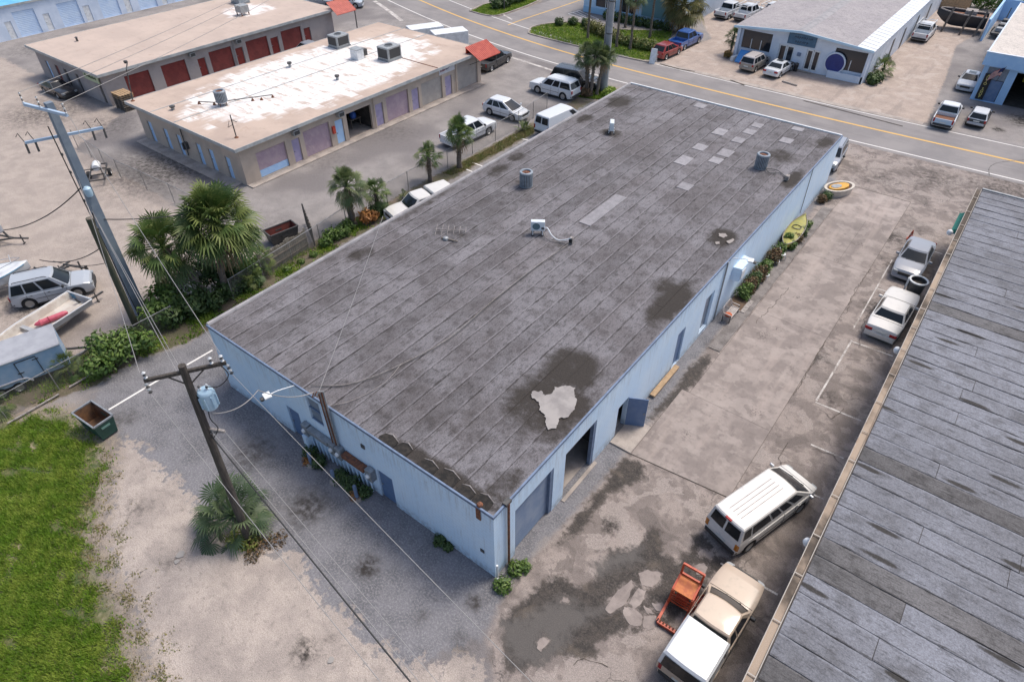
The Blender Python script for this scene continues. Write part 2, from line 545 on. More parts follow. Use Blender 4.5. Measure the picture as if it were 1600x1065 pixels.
crack = m.math('MULTIPLY', m.ramp(vo.outputs['Distance'], .002, .007, 1, 0), m.ramp(nL, .47, .6, 0, .6))
paved = m.math('MAXIMUM', m.ramp(m.attr('z_lot'), 0, .2), m.ramp(m.attr('z_gravel'), 0, .3, 0, .35))
crack = m.math('MULTIPLY', crack, paved)
col = m.mix(crack, col, (.045, .042, .04))
eave_shade = zmask('z_eave_shade', 1.4, .5, 1.4)
col = m.mix(m.math('MULTIPLY', eave_shade, .3), col, (.12, .098, .08))  # neighbour's shadow beside the gutter, tinted into the ground colour
mud = m.math('MULTIPLY', zmask('z_mud', 1.0, .17, .6), m.ramp(nF, .3, .55, .78, 1))
c_mud = m.mix(m.ramp(nD, .38, .62), (.033, .029, .026), (.062, .052, .045))
c_mud = m.mix(m.ramp(nM, .56, .7), c_mud, (.10, .082, .066))
col = m.mix(mud, col, c_mud)
pool = zmask('z_pool', 1.2, .3, .8)
col = m.mix(m.math('MULTIPLY', pool, .85), col, (.082, .074, .069))
mul = m.n('ShaderNodeCombineColor')
for i in range(3):
    m.L(fine, mul.inputs[i])
col = m.mix(1.0, col, mul.outputs[0], 'MULTIPLY')
rough = m.math('SUBTRACT', .92, m.math('MULTIPLY', mud, .06))
rough = m.math('SUBTRACT', rough, m.math('MULTIPLY', pool, .16))
m.bump(m.math('MULTIPLY', m.math('ADD', m.math('ADD', nF, m.math('MULTIPLY', nS, .5)), m.math('SUBTRACT', m.math('MULTIPLY', nD, 1.2), crack)),
              m.math('SUBTRACT', 1.0, pool)), .025)
m.out(col, rough)
me.materials.append(m.m)
tag(meshobj('ground', me), kind='structure')

# ------------------------------------------------------------------ road
M_ROAD = NT('road_asphalt')
P = M_ROAD.pos()
c = M_ROAD.mix(M_ROAD.ramp(M_ROAD.noise(P, .25, 5), .35, .65), (.20, .188, .188), (.255, .238, .232))
c = M_ROAD.mix(M_ROAD.ramp(M_ROAD.noise(M_ROAD.pos(True, (.12, 1.6, 1)), 1.0, 5), .5, .7, 0, .45), c, (.165, .152, .152))
c = M_ROAD.mix(M_ROAD.ramp(M_ROAD.noise(P, 30, 3, .8), .52, .75, 0, .5), c, (.33, .31, .3))
M_ROAD.bump(M_ROAD.noise(P, 60, 3), .006)
M_ROAD.out(c, .9)


def paint(name, c, wear=.45):
    q = NT(name)
    P = q.pos()
    f = q.math('MULTIPLY_ADD', q.noise(P, 1.2, 4), .5, q.math('MULTIPLY', q.noise(P, 18, 4, .8), .6))
    col = q.mix(q.ramp(f, wear + .08, wear + .26), c, (.24, .21, .19))
    return q.out(col, .8)


M_WLINE = paint('white_line_paint', (.74, .72, .69), .5)
M_YLINE = paint('yellow_line_paint', (.66, .40, .10), .55)
M_FADED = paint('faded_white_paint', (.62, .59, .56), .38)


def strip(center, o0, o1, z, name, material, **kw):
    """ribbon along a polyline between two sideways offsets"""
    c = [Vector((x, y, 0)) for x, y in center]
    L_, R_ = [], []
    for i, p in enumerate(c):
        t = (c[min(i + 1, len(c) - 1)] - c[max(i - 1, 0)]).normalized()
        nrm = Vector((-t.y, t.x, 0))
        L_.append(p + nrm * o0)
        R_.append(p + nrm * o1)
    mb = MB()
    k = len(c)
    mb.add([(q.x, q.y, z) for q in L_] + [(q.x, q.y, z) for q in R_], [(i, i + 1, k + i + 1, k + i) if o0 < o1 else (k + i, k + i + 1, i + 1, i) for i in range(k - 1)])
    return mb.build(name, material, **kw)


def smooth(pts, n=6):
    out = []
    P_ = [pts[0]] + list(pts) + [pts[-1]]
    for i in range(1, len(P_) - 2):
        p0, p1, p2, p3 = [np.array(q, float) for q in P_[i - 1:i + 3]]
        for k in range(n):
            t = k / n
            out.append(tuple(0.5 * (2 * p1 + (p2 - p0) * t + (2 * p0 - 5 * p1 + 4 * p2 - p3) * t * t + (3 * p1 - p0 - 3 * p2 + p3) * t ** 3)))
    out.append(tuple(pts[-1]))
    return out


ROAD = smooth([(-260, 140), (-160, 103), (-110, 82), (-88, 73.5), (-67, 66.5), (-54, 62.9), (-41, 60.4), (-30, 59.3), (-18, 58.9), (-5, 58.75), (4, 58.95), (13, 59.2), (60, 60.5), (200, 64)])
road = tag(strip(ROAD, -4.6, 4.1, .008, 'road', M_ROAD.m), kind='structure')
SIDE = smooth([(-49.3, 64.6), (-49.3, 68), (-48.9, 75), (-48.4, 85), (-47, 110), (-46, 160)])
side = tag(strip(SIDE, -3.6, 3.4, .004, 'side_street', M_ROAD.m), kind='structure')
for o0, o1, mt, nm in ((-.13, .13, M_YLINE, 'yellow_centre_line'), (-4.05, -3.9, M_WLINE, 'white_edge_line'), (3.55, 3.68, M_WLINE, 'white_edge_line')):
    strip(ROAD, o0, o1, .013, nm, mt, parent=road)
strip(SIDE, -.09, .09, .0085, 'yellow_centre_line', M_YLINE, parent=side)
# stop bar and wide apron line by the storage yards
strip(smooth([G(585, 2), G(600, 12), G(628, 33)]), -.3, .3, .02, 'wide_white_line', M_FADED, parent=road)
strip(smooth([G(772, 82), G(800, 90), G(868, 112)]), -.2, .2, .012, 'wide_white_line', M_FADED, parent=road)
strip(smooth([G(800, 31), G(785, 22), G(770, 10)]), -.15, .15, .012, 'wide_white_line', M_FADED, parent=road)

# concrete gutter pan and low kerb on the far side of the road, kerbs of the grass islands
M_CONC = mat('pale_concrete', (.40, .35, .31), .9, c2=(.29, .255, .23), scale=.9, fine=.2, bump=.01)
far_edge = [(-27.5, 62.75), (-20, 62.75), (-5, 62.6), (3.5, 62.7)]
gp = tag(strip(far_edge, 0, .75, .03, 'gutter_pan', M_CONC), kind='structure')
M_DARKJ = mat('dark_joint_dirt', (.05, .043, .036), .95, c2=(.1, .08, .065), scale=3)
strip([G(1030, 101), G(1060, 109), G(1085, 113)], 0, .28, .036, 'drain_slot', M_DARKJ, parent=gp)
strip([G(1140, 126), G(1162, 134)], 0, .22, .036, 'drain_slot', M_DARKJ, parent=gp)
strip([G(1255, 158), G(1310, 172), G(1410, 198)], 0, .14, .036, 'drain_slot', M_DARKJ, parent=gp)


def kerb(poly, w=.18, h=.13):
    c = smooth(poly + [poly[0]], 4)
    mb = MB()
    for i in range(len(c) - 1):
        a_, b_ = Vector((*c[i], h / 2)), Vector((*c[i + 1], h / 2))
        if (b_ - a_).length > .01:
            mb.bar(a_, b_, w, h)
    return tag(mb.build('kerb', M_CONC), kind='structure')


kerb(ISLE)
kerb(ISLE2)

# ------------------------------------------------------------------ concrete slabs of the parking lot (each slab its own piece)
M_SLAB = NT('slab_concrete')
P = M_SLAB.pos()
c = M_SLAB.mix(M_SLAB.ramp(M_SLAB.noise(P, .5, 6, .65), .38, .6), (.315, .27, .246), (.215, .183, .168))
c = M_SLAB.mix(M_SLAB.ramp(M_SLAB.noise(P, 2.2, 6, .7), .5, .7, 0, .6), c, (.145, .124, .114))
c = M_SLAB.mix(M_SLAB.ramp(M_SLAB.noise(M_SLAB.pos(True, (1.1, .13, 1)), 1.0, 4), .5, .68, 0, .4), c, (.40, .335, .30))
c = M_SLAB.mix(M_SLAB.ramp(M_SLAB.noise(P, 45, 3, .8), .5, .8, 0, .35), c, (.14, .12, .11))
hs = M_SLAB.n('ShaderNodeHueSaturation')
M_SLAB.L(M_SLAB.ramp(M_SLAB.rand(), 0, 1, .9, 1.08, False), hs.inputs['Value'])
M_SLAB.L(c, hs.inputs['Color'])
bl = M_SLAB.ramp(M_SLAB.noise(P, .8, 3, .5), .56, .585, 0, .42)
hs_in = M_SLAB.mix(bl, c, (.36, .312, .285))
M_SLAB.L(hs_in, hs.inputs['Color'])
# dry oil spots of the lot, each with its own place
sp = None
for sx, sy, sr in ((3.5, 27.5, .45), (4.2, 33.6, .4), (3.1, 22.4, .8), (3.6, 23.6, .5), (5.2, 16.0, .6), (2.4, 29.6, .5), (4.8, 36.6, .7), (2.9, 12.4, .5), (5.6, 20.6, .5)):
    v = M_SLAB.n('ShaderNodeVectorMath', operation='DISTANCE')
    v.inputs[1].default_value = (sx, sy, .02)
    M_SLAB.L(P, v.inputs[0])
    q = M_SLAB.ramp(v.outputs['Value'], sr, sr * .2)
    sp = q if sp is None else M_SLAB.math('MAXIMUM', sp, q)
spn = M_SLAB.math('MULTIPLY', sp, M_SLAB.ramp(M_SLAB.noise(P, 7, 5, .8), .5, .62))
c = M_SLAB.mix(M_SLAB.math('MULTIPLY', spn, .85), hs.outputs[0], (.06, .048, .042))
M_SLAB.bump(M_SLAB.noise(P, 22, 5, .7), .012)
M_SLAB.out(c, .88)
lot = tag(MB().sheet([(1.24, 9.4), (6.31, 9.9), (6.315, 45.7), (1.69, 45.7), (1.69, 15.2), (1.24, 15.2)], .006).build('parking_lot', M_DARKJ), kind='structure')
ys = [9.45, 15.2, 24.6, 33.2, 40.4, 45.6]
xs = [1.75, 6.3]
rs = random.Random(4)
for i in range(len(ys) - 1):
    y0, y1 = ys[i] + .007, ys[i + 1] - .007
    x0 = 1.25 if i == 0 else 1.7
    mid = 4.1 + rs.uniform(-.2, .2)
    cuts = [x0, mid, 6.3] if i == 3 else [x0, 6.3]
    for k in range(len(cuts) - 1):
        a0, a1 = cuts[k] + .008, cuts[k + 1] - .008
        dy = .55 if i == 0 else 0
        MB().prism([(a0, y0), (a1, y0 + dy * .9), (a1, y1), (a0, y1)], .0, .022 + rs.uniform(-.004, .004)).build('concrete_slab', M_SLAB.m, lot)
# broken pieces of topping standing out of the wet patch
rq = random.Random(31)
for poly in BROKEN:
    out = []
    for i in range(len(poly)):
        a_, b_ = Vector((*poly[i], 0)), Vector((*poly[(i + 1) % len(poly)], 0))
        for k in range(4):
            p_ = a_.lerp(b_, k / 4)
            out.append((p_.x + rq.uniform(-.035, .035), p_.y + rq.uniform(-.035, .035)))
    MB().prism(out, 0, rq.uniform(.014, .03)).build('broken_slab', M_SLAB.m, lot)
# narrow walk along the wall
walk = tag(MB().prism([(.9, 19.4), (1.62, 19.4), (1.66, 40.6), (.9, 40.6)], 0, .05).build('wall_footpath', mat('dark_walk_concrete', (.215, .195, .185), .9, c2=(.14, .125, .118), scale=1.3, fine=.25, fscale=14)), kind='structure')

# open cracks of the paving and tyre marks on the road
rq = random.Random(41)


def crack(pts, w=.035, z=.03, name='crack', parent=None, jit=.07, material=None):
    out = []
    for i in range(len(pts) - 1):
        a_, b_ = Vector((*pts[i], z)), Vector((*pts[i + 1], z))
        k = max(2, int((b_ - a_).length / .18))
        for j in range(k):
            out.append(a_.lerp(b_, j / k) + Vector((rq.uniform(-jit, jit), rq.uniform(-jit, jit), 0)))
    out.append(Vector((*pts[-1], z)))
    mbc = MB()
    for i in range(len(out) - 1):
        t_ = (out[i + 1] - out[i]).normalized()
        n_ = Vector((-t_.y, t_.x, 0)) * w * rq.uniform(.25, 1.0) / 2
        n2 = Vector((-t_.y, t_.x, 0)) * w * rq.uniform(.25, 1.0) / 2
        mbc.add([out[i] - n_, out[i + 1] - n2, out[i + 1] + n2, out[i] + n_], [(0, 1, 2, 3)])
    o_ = mbc.build(name, material or M_DARKJ, parent)
    o_['kind'] = 'stuff'
    return o_


for pts in ([(978, 850), (1000, 800), (1040, 790), (1052, 745)], [(970, 1000), (990, 920), (978, 850)], [(380, 955), (450, 925), (520, 940), (600, 975)], [(560, 700), (640, 650), (690, 640)]):
    crack(near_lot(pts), .04, .012, parent=lot)
for pts in ([(1290, 533), (1262, 580), (1240, 618)], [(1230, 690), (1216, 712), (1222, 735)], [(1320, 640), (1300, 655), (1280, 640)], [(1268, 700), (1300, 712), (1318, 730)], [(1375, 470), (1350, 500), (1342, 540)], [(1180, 505), (1215, 470), (1232, 450)], [(1360, 420), (1335, 455), (1322, 490)], [(1370, 415), (1400, 410), (1425, 418)]):
    crack(G2(pts), .04, .033, parent=lot)
for pts in [] and ([(185, 735), (225, 738), (250, 748), (268, 778)], [(455, 862), (452, 880), (470, 895), (520, 915)], [(520, 985), (560, 1000), (585, 1020)], [(300, 620), (330, 640), (345, 650)]):
    crack(G2(pts), .07, .008, parent=road)
M_TYREMARK = mat('tyre_mark', (.10, .095, .092), .85, c2=(.17, .16, .155), scale=2)
crack(smooth([G(1546, 275), G(1546, 262), G(1562, 254), (*G(1600, 250),)], 5), .12, .017, 'tyre_mark', road, .01, M_TYREMARK)
# parking stall lines on the right-hand strip and beside the palms
def lines(name, segs, w=.1, z=.012, material=None):
    mb = MB()
    for a_, b_ in segs:
        a_, b_ = Vector((*a_, z)), Vector((*b_, z))
        t = (b_ - a_).normalized()
        n_ = Vector((-t.y, t.x, 0)) * w / 2
        mb.add([a_ - n_, b_ - n_, b_ + n_, a_ + n_], [(0, 1, 2, 3)])
    return mb.build(name, material or M_FADED, None)


for i, (y, xa) in enumerate(((39.0, 8.1), (31.9, 7.3), (25.3, 7.55), (18.85, 7.5), (15.7, 8.3), (12.6, 8.2), (6.6, 7.4), (1.0, 9.4))):
    tag(lines('stall_line', [((xa, y - .1), (9.9, y))]), kind='structure')
tag(lines('stall_line', [((7.55, 25.3), (7.5, 18.9))], .1), kind='structure')
tag(lines('stall_line', [((7.25, 36), (7.3, 26.6))], .08), kind='structure')
for a_, b_ in (((170, 640), (262, 585)), ((292, 570), (332, 547)), ((803, 214), (828, 220)), ((738, 254), (757, 261)), ((722, 262), (742, 270))):
    tag(lines('stall_line', [(G(*a_), G(*b_))], .13, .012, M_WLINE), kind='structure')
for a_, b_ in (((1222, 128), (1245, 135)), ((1282, 114), (1310, 122)), ((1243, 110), (1267, 116))):
    c0, c1 = G(*a_), G(*b_)
    mbs = MB().bar((c0[0], c0[1], .09), (c1[0], c1[1], .09), .18, .16)
    tag(mbs.build('wheel_stop', M_CONC, bevel=.03), 'low concrete wheel stop before the showroom, ' + {1222: 'nearest the road', 1282: 'nearest the blue disc', 1243: 'nearest the double doors'}[a_[0]], 'wheel stop', 'showroom wheel stops')
# hatched bay by the pale blue building
tag(lines('bay_hatching', [(G(888, 22), G(905, 17)), (G(905, 17), G(936, 31)), (G(936, 31), G(920, 33)), (G(895, 20), G(925, 32)), (G(900, 18), G(915, 26)), (G(888, 22), G(920, 33))], .12, .014, M_WLINE), kind='structure')
# ================================================================== BUILDINGS
M_BLUEW = NT('pale_blue_wall_paint')
P = M_BLUEW.pos()
c = M_BLUEW.mix(M_BLUEW.ramp(M_BLUEW.noise(P, .5, 5), .35, .65), (.56, .72, .88), (.63, .765, .89))
c = M_BLUEW.mix(M_BLUEW.ramp(M_BLUEW.noise(M_BLUEW.pos(True, (2.2, 2.2, .35)), 1.1, 6, .7), .56, .78, 0, .4), c, (.38, .43, .50))
c = M_BLUEW.mix(M_BLUEW.ramp(M_BLUEW.noise(P, 2.3, 7, .75), .645, .70, 0, .8), c, (.42, .39, .35))
sepz = M_BLUEW.n('ShaderNodeSeparateXYZ')
M_BLUEW.L(P, sepz.inputs[0])
c = M_BLUEW.mix(M_BLUEW.ramp(M_BLUEW.noise(M_BLUEW.pos(True, (3.2, 3.2, .22)), 1.6, 5, .75), .55, .72, 0, .5), c, (.33, .36, .40))
c = M_BLUEW.mix(M_BLUEW.ramp(M_BLUEW.noise(P, 9, 5, .8), .58, .7, 0, .35), c, (.40, .45, .52))
rust_ = M_BLUEW.noise(M_BLUEW.pos(True, (1.1, 1.1, .12)), 1.0, 6, .8)
c = M_BLUEW.mix(M_BLUEW.ramp(rust_, .66, .74, 0, .6), c, (.30, .20, .13))
sxy = M_BLUEW.n('ShaderNodeSeparateXYZ')
M_BLUEW.L(P, sxy.inputs[0])
cxy = M_BLUEW.n('ShaderNodeCombineXYZ')
M_BLUEW.L(M_BLUEW.math('ADD', sxy.outputs[0], sxy.outputs[1]), cxy.inputs[0])
M_BLUEW.L(sxy.outputs[2], cxy.inputs[1])
bk = M_BLUEW.n('ShaderNodeTexBrick')
bk.inputs['Scale'].default_value = 1.0
bk.inputs['Brick Width'].default_value = .41
bk.inputs['Row Height'].default_value = .205
bk.inputs['Mortar Size'].default_value = .012
M_BLUEW.L(cxy.outputs[0], bk.inputs['Vector'])
c = M_BLUEW.mix(M_BLUEW.math('MULTIPLY', bk.outputs['Fac'], .22), c, (.36, .42, .50))
grime = M_BLUEW.math('MULTIPLY', M_BLUEW.ramp(sepz.outputs[2], 2.6, 4.4), M_BLUEW.ramp(M_BLUEW.noise(M_BLUEW.pos(True, (2.6, 2.6, .3)), 1.7, 5, .8), .46, .66))
c = M_BLUEW.mix(M_BLUEW.math('MULTIPLY', grime, .5), c, (.27, .28, .28))
splash = M_BLUEW.math('MULTIPLY', M_BLUEW.ramp(sepz.outputs[2], .75, .0), M_BLUEW.ramp(M_BLUEW.noise(P, 3.5, 6, .7), .36, .6))
c = M_BLUEW.mix(M_BLUEW.math('MULTIPLY', splash, .55), c, (.17, .16, .14))
M_BLUEW.bump(M_BLUEW.noise(P, 12, 5, .7), .008)
M_BLUEW.out(c, .75)
M_BLUEW = M_BLUEW.m
M_BLUEDK = mat('blue_trim_paint', (.16, .22, .33), .6, c2=(.12, .165, .25), scale=3)
M_BLUEDOOR = mat('slate_blue_door_paint', (.10, .17, .31), .5, c2=(.13, .20, .33), scale=2.5, fine=.1)
M_ROLLER = mat('slate_blue_roller_door', (.14, .19, .28), .5, c2=(.19, .235, .31), scale=1.2, fine=.08)
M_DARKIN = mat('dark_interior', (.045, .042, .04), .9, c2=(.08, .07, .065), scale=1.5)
M_GLASS = NT('window_glass')
M_GLASS.out((.02, .026, .034), .06)
M_GLASS.p.inputs['Specular IOR Level'].default_value = .8
M_GLASS = M_GLASS.m
M_FROST = mat('dusty_window_glass', (.16, .20, .26), .3, c2=(.22, .26, .31), scale=4)
M_RUST = mat('rusty_metal', (.22, .085, .04), .8, c2=(.10, .045, .03), scale=9, fine=.3)
M_GREYM = mat('weathered_grey_metal', (.30, .32, .34), .5, .3, c2=(.22, .235, .25), scale=4, fine=.12)
M_WHITEM = mat('white_metal_paint', (.74, .76, .77), .4, c2=(.62, .64, .65), scale=3)
M_DARKM = mat('dark_metal', (.05, .052, .055), .55, c2=(.085, .08, .075), scale=6)
M_BLACK = mat('black_rubber', (.018, .018, .019), .7)
M_WOODG = mat('weathered_grey_wood', (.19, .16, .13), .85, c2=(.11, .095, .08), scale=2, stretch=(4, 4, .6), fine=.2, bump=.01)
M_PLANK = mat('tan_plank', (.42, .29, .17), .8, c2=(.32, .22, .13), scale=5, fine=.12)


def stains(m, P, base, spots, dark, amp=1.0, ns=1.3):
    """dirt patches with a place and shape of their own"""
    tot = None
    for sx, sy, rx, ry, st_ in spots:
        v = m.n('ShaderNodeVectorMath', operation='SUBTRACT')
        v.inputs[1].default_value = (sx, sy, 0)
        m.L(P, v.inputs[0])
        w = m.n('ShaderNodeVectorMath', operation='MULTIPLY')
        w.inputs[1].default_value = (1 / rx, 1 / ry, 0)
        m.L(v.outputs[0], w.inputs[0])
        ln = m.n('ShaderNodeVectorMath', operation='LENGTH')
        m.L(w.outputs[0], ln.inputs[0])
        q = m.ramp(ln.outputs['Value'], 1.2, .3, 0, st_)
        tot = q if tot is None else m.math('MAXIMUM', tot, q)
    nz = m.noise(P, ns, 5, .72)
    f = m.ramp(m.math('ADD', tot, m.math('MULTIPLY', m.math('SUBTRACT', nz, .5), 1.7)), .12, .85)
    f = m.math('MULTIPLY', f, m.ramp(tot, .02, .45))
    return m.mix(m.math('MULTIPLY', f, amp), base, dark)


def roof_mat(name, ca, cb, cd, stretch, spots, dark=(.036, .03, .026), vr=.17, seam=None):
    m = NT(name)
    P = m.pos()
    n1 = m.noise(P, .3, 4, .6)
    nb_ = m.noise(P, 1.1, 5, .7)
    n3 = m.noise(m.pos(True, tuple((q ** .55) * 4.5 for q in stretch)), 1.0, 4, .85)
    gr = m.noise(P, 15, 3, .85)
    c = m.mix(m.ramp(n1, .36, .64), ca, cb)
    c = m.mix(m.ramp(nb_, .47, .68, 0, .7), c, cd)
    c = m.mix(m.ramp(n3, .50, .66, 0, .62), c, tuple(q * .42 for q in cd))
    hs = m.n('ShaderNodeHueSaturation')
    m.L(m.ramp(m.rand(), 0, 1, 1 - vr, 1 + vr, False), hs.inputs['Value'])
    m.L(c, hs.inputs['Color'])
    c = hs.outputs[0]
    if seam:                                     # tar and dirt along the laps, darkened to stand for the lap shadow
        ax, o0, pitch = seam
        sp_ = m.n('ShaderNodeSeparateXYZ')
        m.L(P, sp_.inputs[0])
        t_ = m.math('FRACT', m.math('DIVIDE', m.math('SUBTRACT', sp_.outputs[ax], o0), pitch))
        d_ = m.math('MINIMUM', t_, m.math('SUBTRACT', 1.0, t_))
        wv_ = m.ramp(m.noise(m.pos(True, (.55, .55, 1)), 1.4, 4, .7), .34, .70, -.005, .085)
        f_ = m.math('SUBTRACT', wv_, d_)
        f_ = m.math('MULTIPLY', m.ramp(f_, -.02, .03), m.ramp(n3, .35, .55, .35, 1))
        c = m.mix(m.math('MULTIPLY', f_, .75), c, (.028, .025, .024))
        lit = m.math('MULTIPLY', m.ramp(t_, .86, .96, 0, .42), m.ramp(nb_, .36, .58))  # highlight along the raised lap edge, put into the colour
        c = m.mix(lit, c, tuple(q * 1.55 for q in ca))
    if spots:
        c = stains(m, P, c, spots, dark)
    f = m.ramp(gr, .28, .72, .6, 1.4, False)
    cc = m.n('ShaderNodeCombineColor')
    for i_ in range(3):
        m.L(f, cc.inputs[i_])
    c = m.mix(1.0, c, cc.outputs[0], 'MULTIPLY')
    m.bump(m.math('ADD', gr, n3), .015)
    return m.out(c, .93)


def wall(mb, axis_, at, a0, a1, z0, z1, holes=(), t=.25):
    """wall in the plane axis_=at, thickness towards at+t, with rectangular openings"""
    A = sorted({a0, a1, *[h[0] for h in holes], *[h[1] for h in holes]})
    Z = sorted({z0, z1, *[h[2] for h in holes], *[h[3] for h in holes]})
    A = [q for q in A if a0 - 1e-6 <= q <= a1 + 1e-6]
    Z = [q for q in Z if z0 - 1e-6 <= q <= z1 + 1e-6]
    for i in range(len(A) - 1):
        run = None
        for k in range(len(Z) - 1):
            ca, cz = (A[i] + A[i + 1]) / 2, (Z[k] + Z[k + 1]) / 2
            solid = not any(h[0] < ca < h[1] and h[2] < cz < h[3] for h in holes)
            if solid and run is None:
                run = Z[k]
            if run is not None and (not solid or k == len(Z) - 2):
                top = Z[k + 1] if solid else Z[k]
                lo, hi = sorted((at, at + t))
                if axis_ == 'x':
                    mb.box(lo, A[i], run, hi, A[i + 1], top)
                else:
                    mb.box(A[i], lo, run, A[i + 1], hi, top)
                run = None
    return mb


def panel(name, material, parent, axis_, at, a0, a1, z0, z1, t, bevel=0.0):
    lo, hi = sorted((at, at + t))
    if axis_ == 'x':
        return box(name, material, parent, lo, a0, z0, hi, a1, z1, bevel)
    return box(name, material, parent, a0, lo, z0, a1, hi, z1, bevel)


def roller(name, material, parent, axis_, at, a0, a1, z0, z1, sgn, pitch=.11):
    """corrugated roll-up curtain; sgn = direction it faces"""
    prof = []
    z = z0
    while z < z1 - 1e-6:
        zt = min(z + pitch, z1)
        prof += [(0.0, z), (.022, z + (zt - z) * .3), (.022, z + (zt - z) * .75), (0.0, zt - .001)]
        z = zt
    vs = []
    for d, zz in prof:
        for a_ in (a0, a1):
            vs.append((at + sgn * d, a_, zz) if axis_ == 'x' else (a_, at + sgn * d, zz))
    fs = [(2 * i, 2 * i + 1, 2 * i + 3, 2 * i + 2) for i in range(len(prof) - 1)]
    return MB().add(vs, fs).build(name, material, parent)


def person_door(parent, axis_, at, a0, a1, z0, z1, sgn, material, frame=None, knob=True, left=True):
    d = panel('door', material, parent, axis_, at, a0 + .04, a1 - .04, z0, z1 - .04, sgn * .05, .008)
    if knob:
        ka = a0 + .14 if left else a1 - .14
        c_ = (at + sgn * .075, ka, z0 + .98) if axis_ == 'x' else (ka, at + sgn * .075, z0 + .98)
        mbk = MB().cbox(c_, (.07, .07, .07))
        mbk.build('handle', M_GREYM, d)
    if frame:
        mb = MB()
        lo, hi = sorted((at - sgn * .01, at + sgn * .035))
        for q0, q1, w0, w1 in ((a0, a0 + .04, z0, z1), (a1 - .04, a1, z0, z1), (a0 + .04, a1 - .04, z1 - .04, z1)):
            if axis_ == 'x':
                mb.box(lo, q0, w0, hi, q1, w1)
            else:
                mb.box(q0, lo, w0, q1, hi, w1)
        mb.build('door_frame', frame, d)
    return d


# ------------------------------------------------------------------ main warehouse
BW, BL, BH = 19.02, 44.05, 4.44
main = wthing('warehouse', 'long pale blue flat-roofed warehouse with weathered grey roll roofing', 'building', (-BW / 2, BL / 2, 0))
hx = [(1.4, 4.2, 0, 3.24), (5.12, 7.75, 0, 3.22), (9.92, 10.95, 0, 2.1), (16.3, 17.25, .05, 2.62), (19.75, 20.95, .3, 2.98)]
hy = [(-13.38, -12.42, 0, 2.1), (-11.28, -10.35, 2.5, 4.1), (-6.88, -5.9, 0, 2.05)]
wall(MB(), 'x', 0, 0, BL, 0, BH - .06, hx, -.25).build('wall', M_BLUEW, main)
wall(MB(), 'y', 0, -BW, -.25, 0, BH - .06, hy, .25).build('wall', M_BLUEW, main)
wall(MB(), 'x', -BW, .25, BL, 0, BH - .06, [], .25).build('wall', M_BLUEW, main)
wall(MB(), 'y', BL, -BW + .25, -.25, 0, BH - .06, [], -.25).build('wall', M_BLUEW, main)
box('floor', M_CONC, main, -BW + .25, .25, .0, -.25, BL - .25, .05)
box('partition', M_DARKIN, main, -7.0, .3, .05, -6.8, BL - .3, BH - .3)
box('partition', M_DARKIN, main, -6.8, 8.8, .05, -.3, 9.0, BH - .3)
spots = [(-1.7, 6.3, 3.0, 3.0, .8), (-2.2, 8.8, 2.0, 2.0, .9), (-5, 3.0, 8, 4, .3), (-13, 5, 5, 5, .22), (-11, 30, 6, 9, .2), (-15, 16, 4, 8, .25), (-.8, 16.4, 1.1, 3.2, 1), (-1.8, 17.6, 1.0, 1.2, .7), (-1.3, 24.2, 1.1, 1.5, 1), (-17.6, 9.4, .9, 1.3, .75), (-17.9, 23, .8, 1.6, .7),
         (-18.2, 25.5, .7, 1.2, .8), (-17.6, 39.6, 1.3, 2.2, .9), (-18, 34.6, .7, 1.4, .8), (-3, .4, 3.8, .6, .9), (-.6, 1.4, .9, 1.6, .6), (-14.8, 33.5, 1.2, .9, .8), (-14.6, 14.4, 1.5, .9, .4),
         (-2.6, 37.6, 1.6, 1.6, .6), (-.6, 34.5, .7, 2.4, .9), (-.7, 42, .9, 1.6, .8), (-9.6, 17.6, 1.8, 1.0, .45), (-18.7, 16, .4, 5, .5), (-7.6, 1.2, .9, .7, .35), (-15.5, 22.6, 1.0, .7, .5)]
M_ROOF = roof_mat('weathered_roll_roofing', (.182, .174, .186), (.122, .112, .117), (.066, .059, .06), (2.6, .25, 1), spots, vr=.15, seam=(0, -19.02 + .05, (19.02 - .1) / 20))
roof = box('roof', M_DARKIN, main, -BW + .02, .02, BH - .2, -.02, BL - .02, BH - .045)
rs = random.Random(11)
n_st = 20
sw = (BW - .1) / n_st
for i in range(n_st):
    x0 = -BW + .05 + i * sw
    y = .05 if i % 2 else .05
    ends = [.05]
    while ends[-1] < BL - 6:
        ends.append(ends[-1] + rs.choice((5, 10, 14, 18)) * rs.uniform(.85, 1.15))
    ends[-1] = BL - .05
    if len(ends) > 2 and ends[-1] - ends[-2] < 1.5:
        ends.pop(-2)
    for k in range(len(ends) - 1):
        y0, y1 = ends[k], ends[k + 1]
        a, b = rs.uniform(.008, .016), rs.uniform(.022, .040)
        wob = rs.uniform(-.02, .02)
        zb = BH - .046
        nseg = 9
        vs, fs = [], []
        for j in range(nseg + 1):
            yy = y0 + .01 + (y1 - y0 - .02) * j / nseg
            w2 = rs.uniform(-.022, .022)
            e = .012 if j == nseg else 0
            vs += [(x0 + .012 + w2 * .5, yy, zb), (x0 + .012 + w2 * .5, yy, zb + a + e), (x0 + sw * .5, yy, zb + (a + b) / 2 + e + rs.uniform(0, .008)), (x0 + sw + .01 + w2 * .5, yy, zb + b + e), (x0 + sw + .01 + w2 * .5, yy, zb)]
        for j in range(nseg):
            for q in range(4):
                fs.append((j * 5 + q, j * 5 + 5 + q, j * 5 + 6 + q, j * 5 + q + 1))
        fs += [(0, 1, 2, 3, 4), tuple(nseg * 5 + q for q in (4, 3, 2, 1, 0))]
        MB().add(vs, fs).build('roofing_strip', M_ROOF, roof)
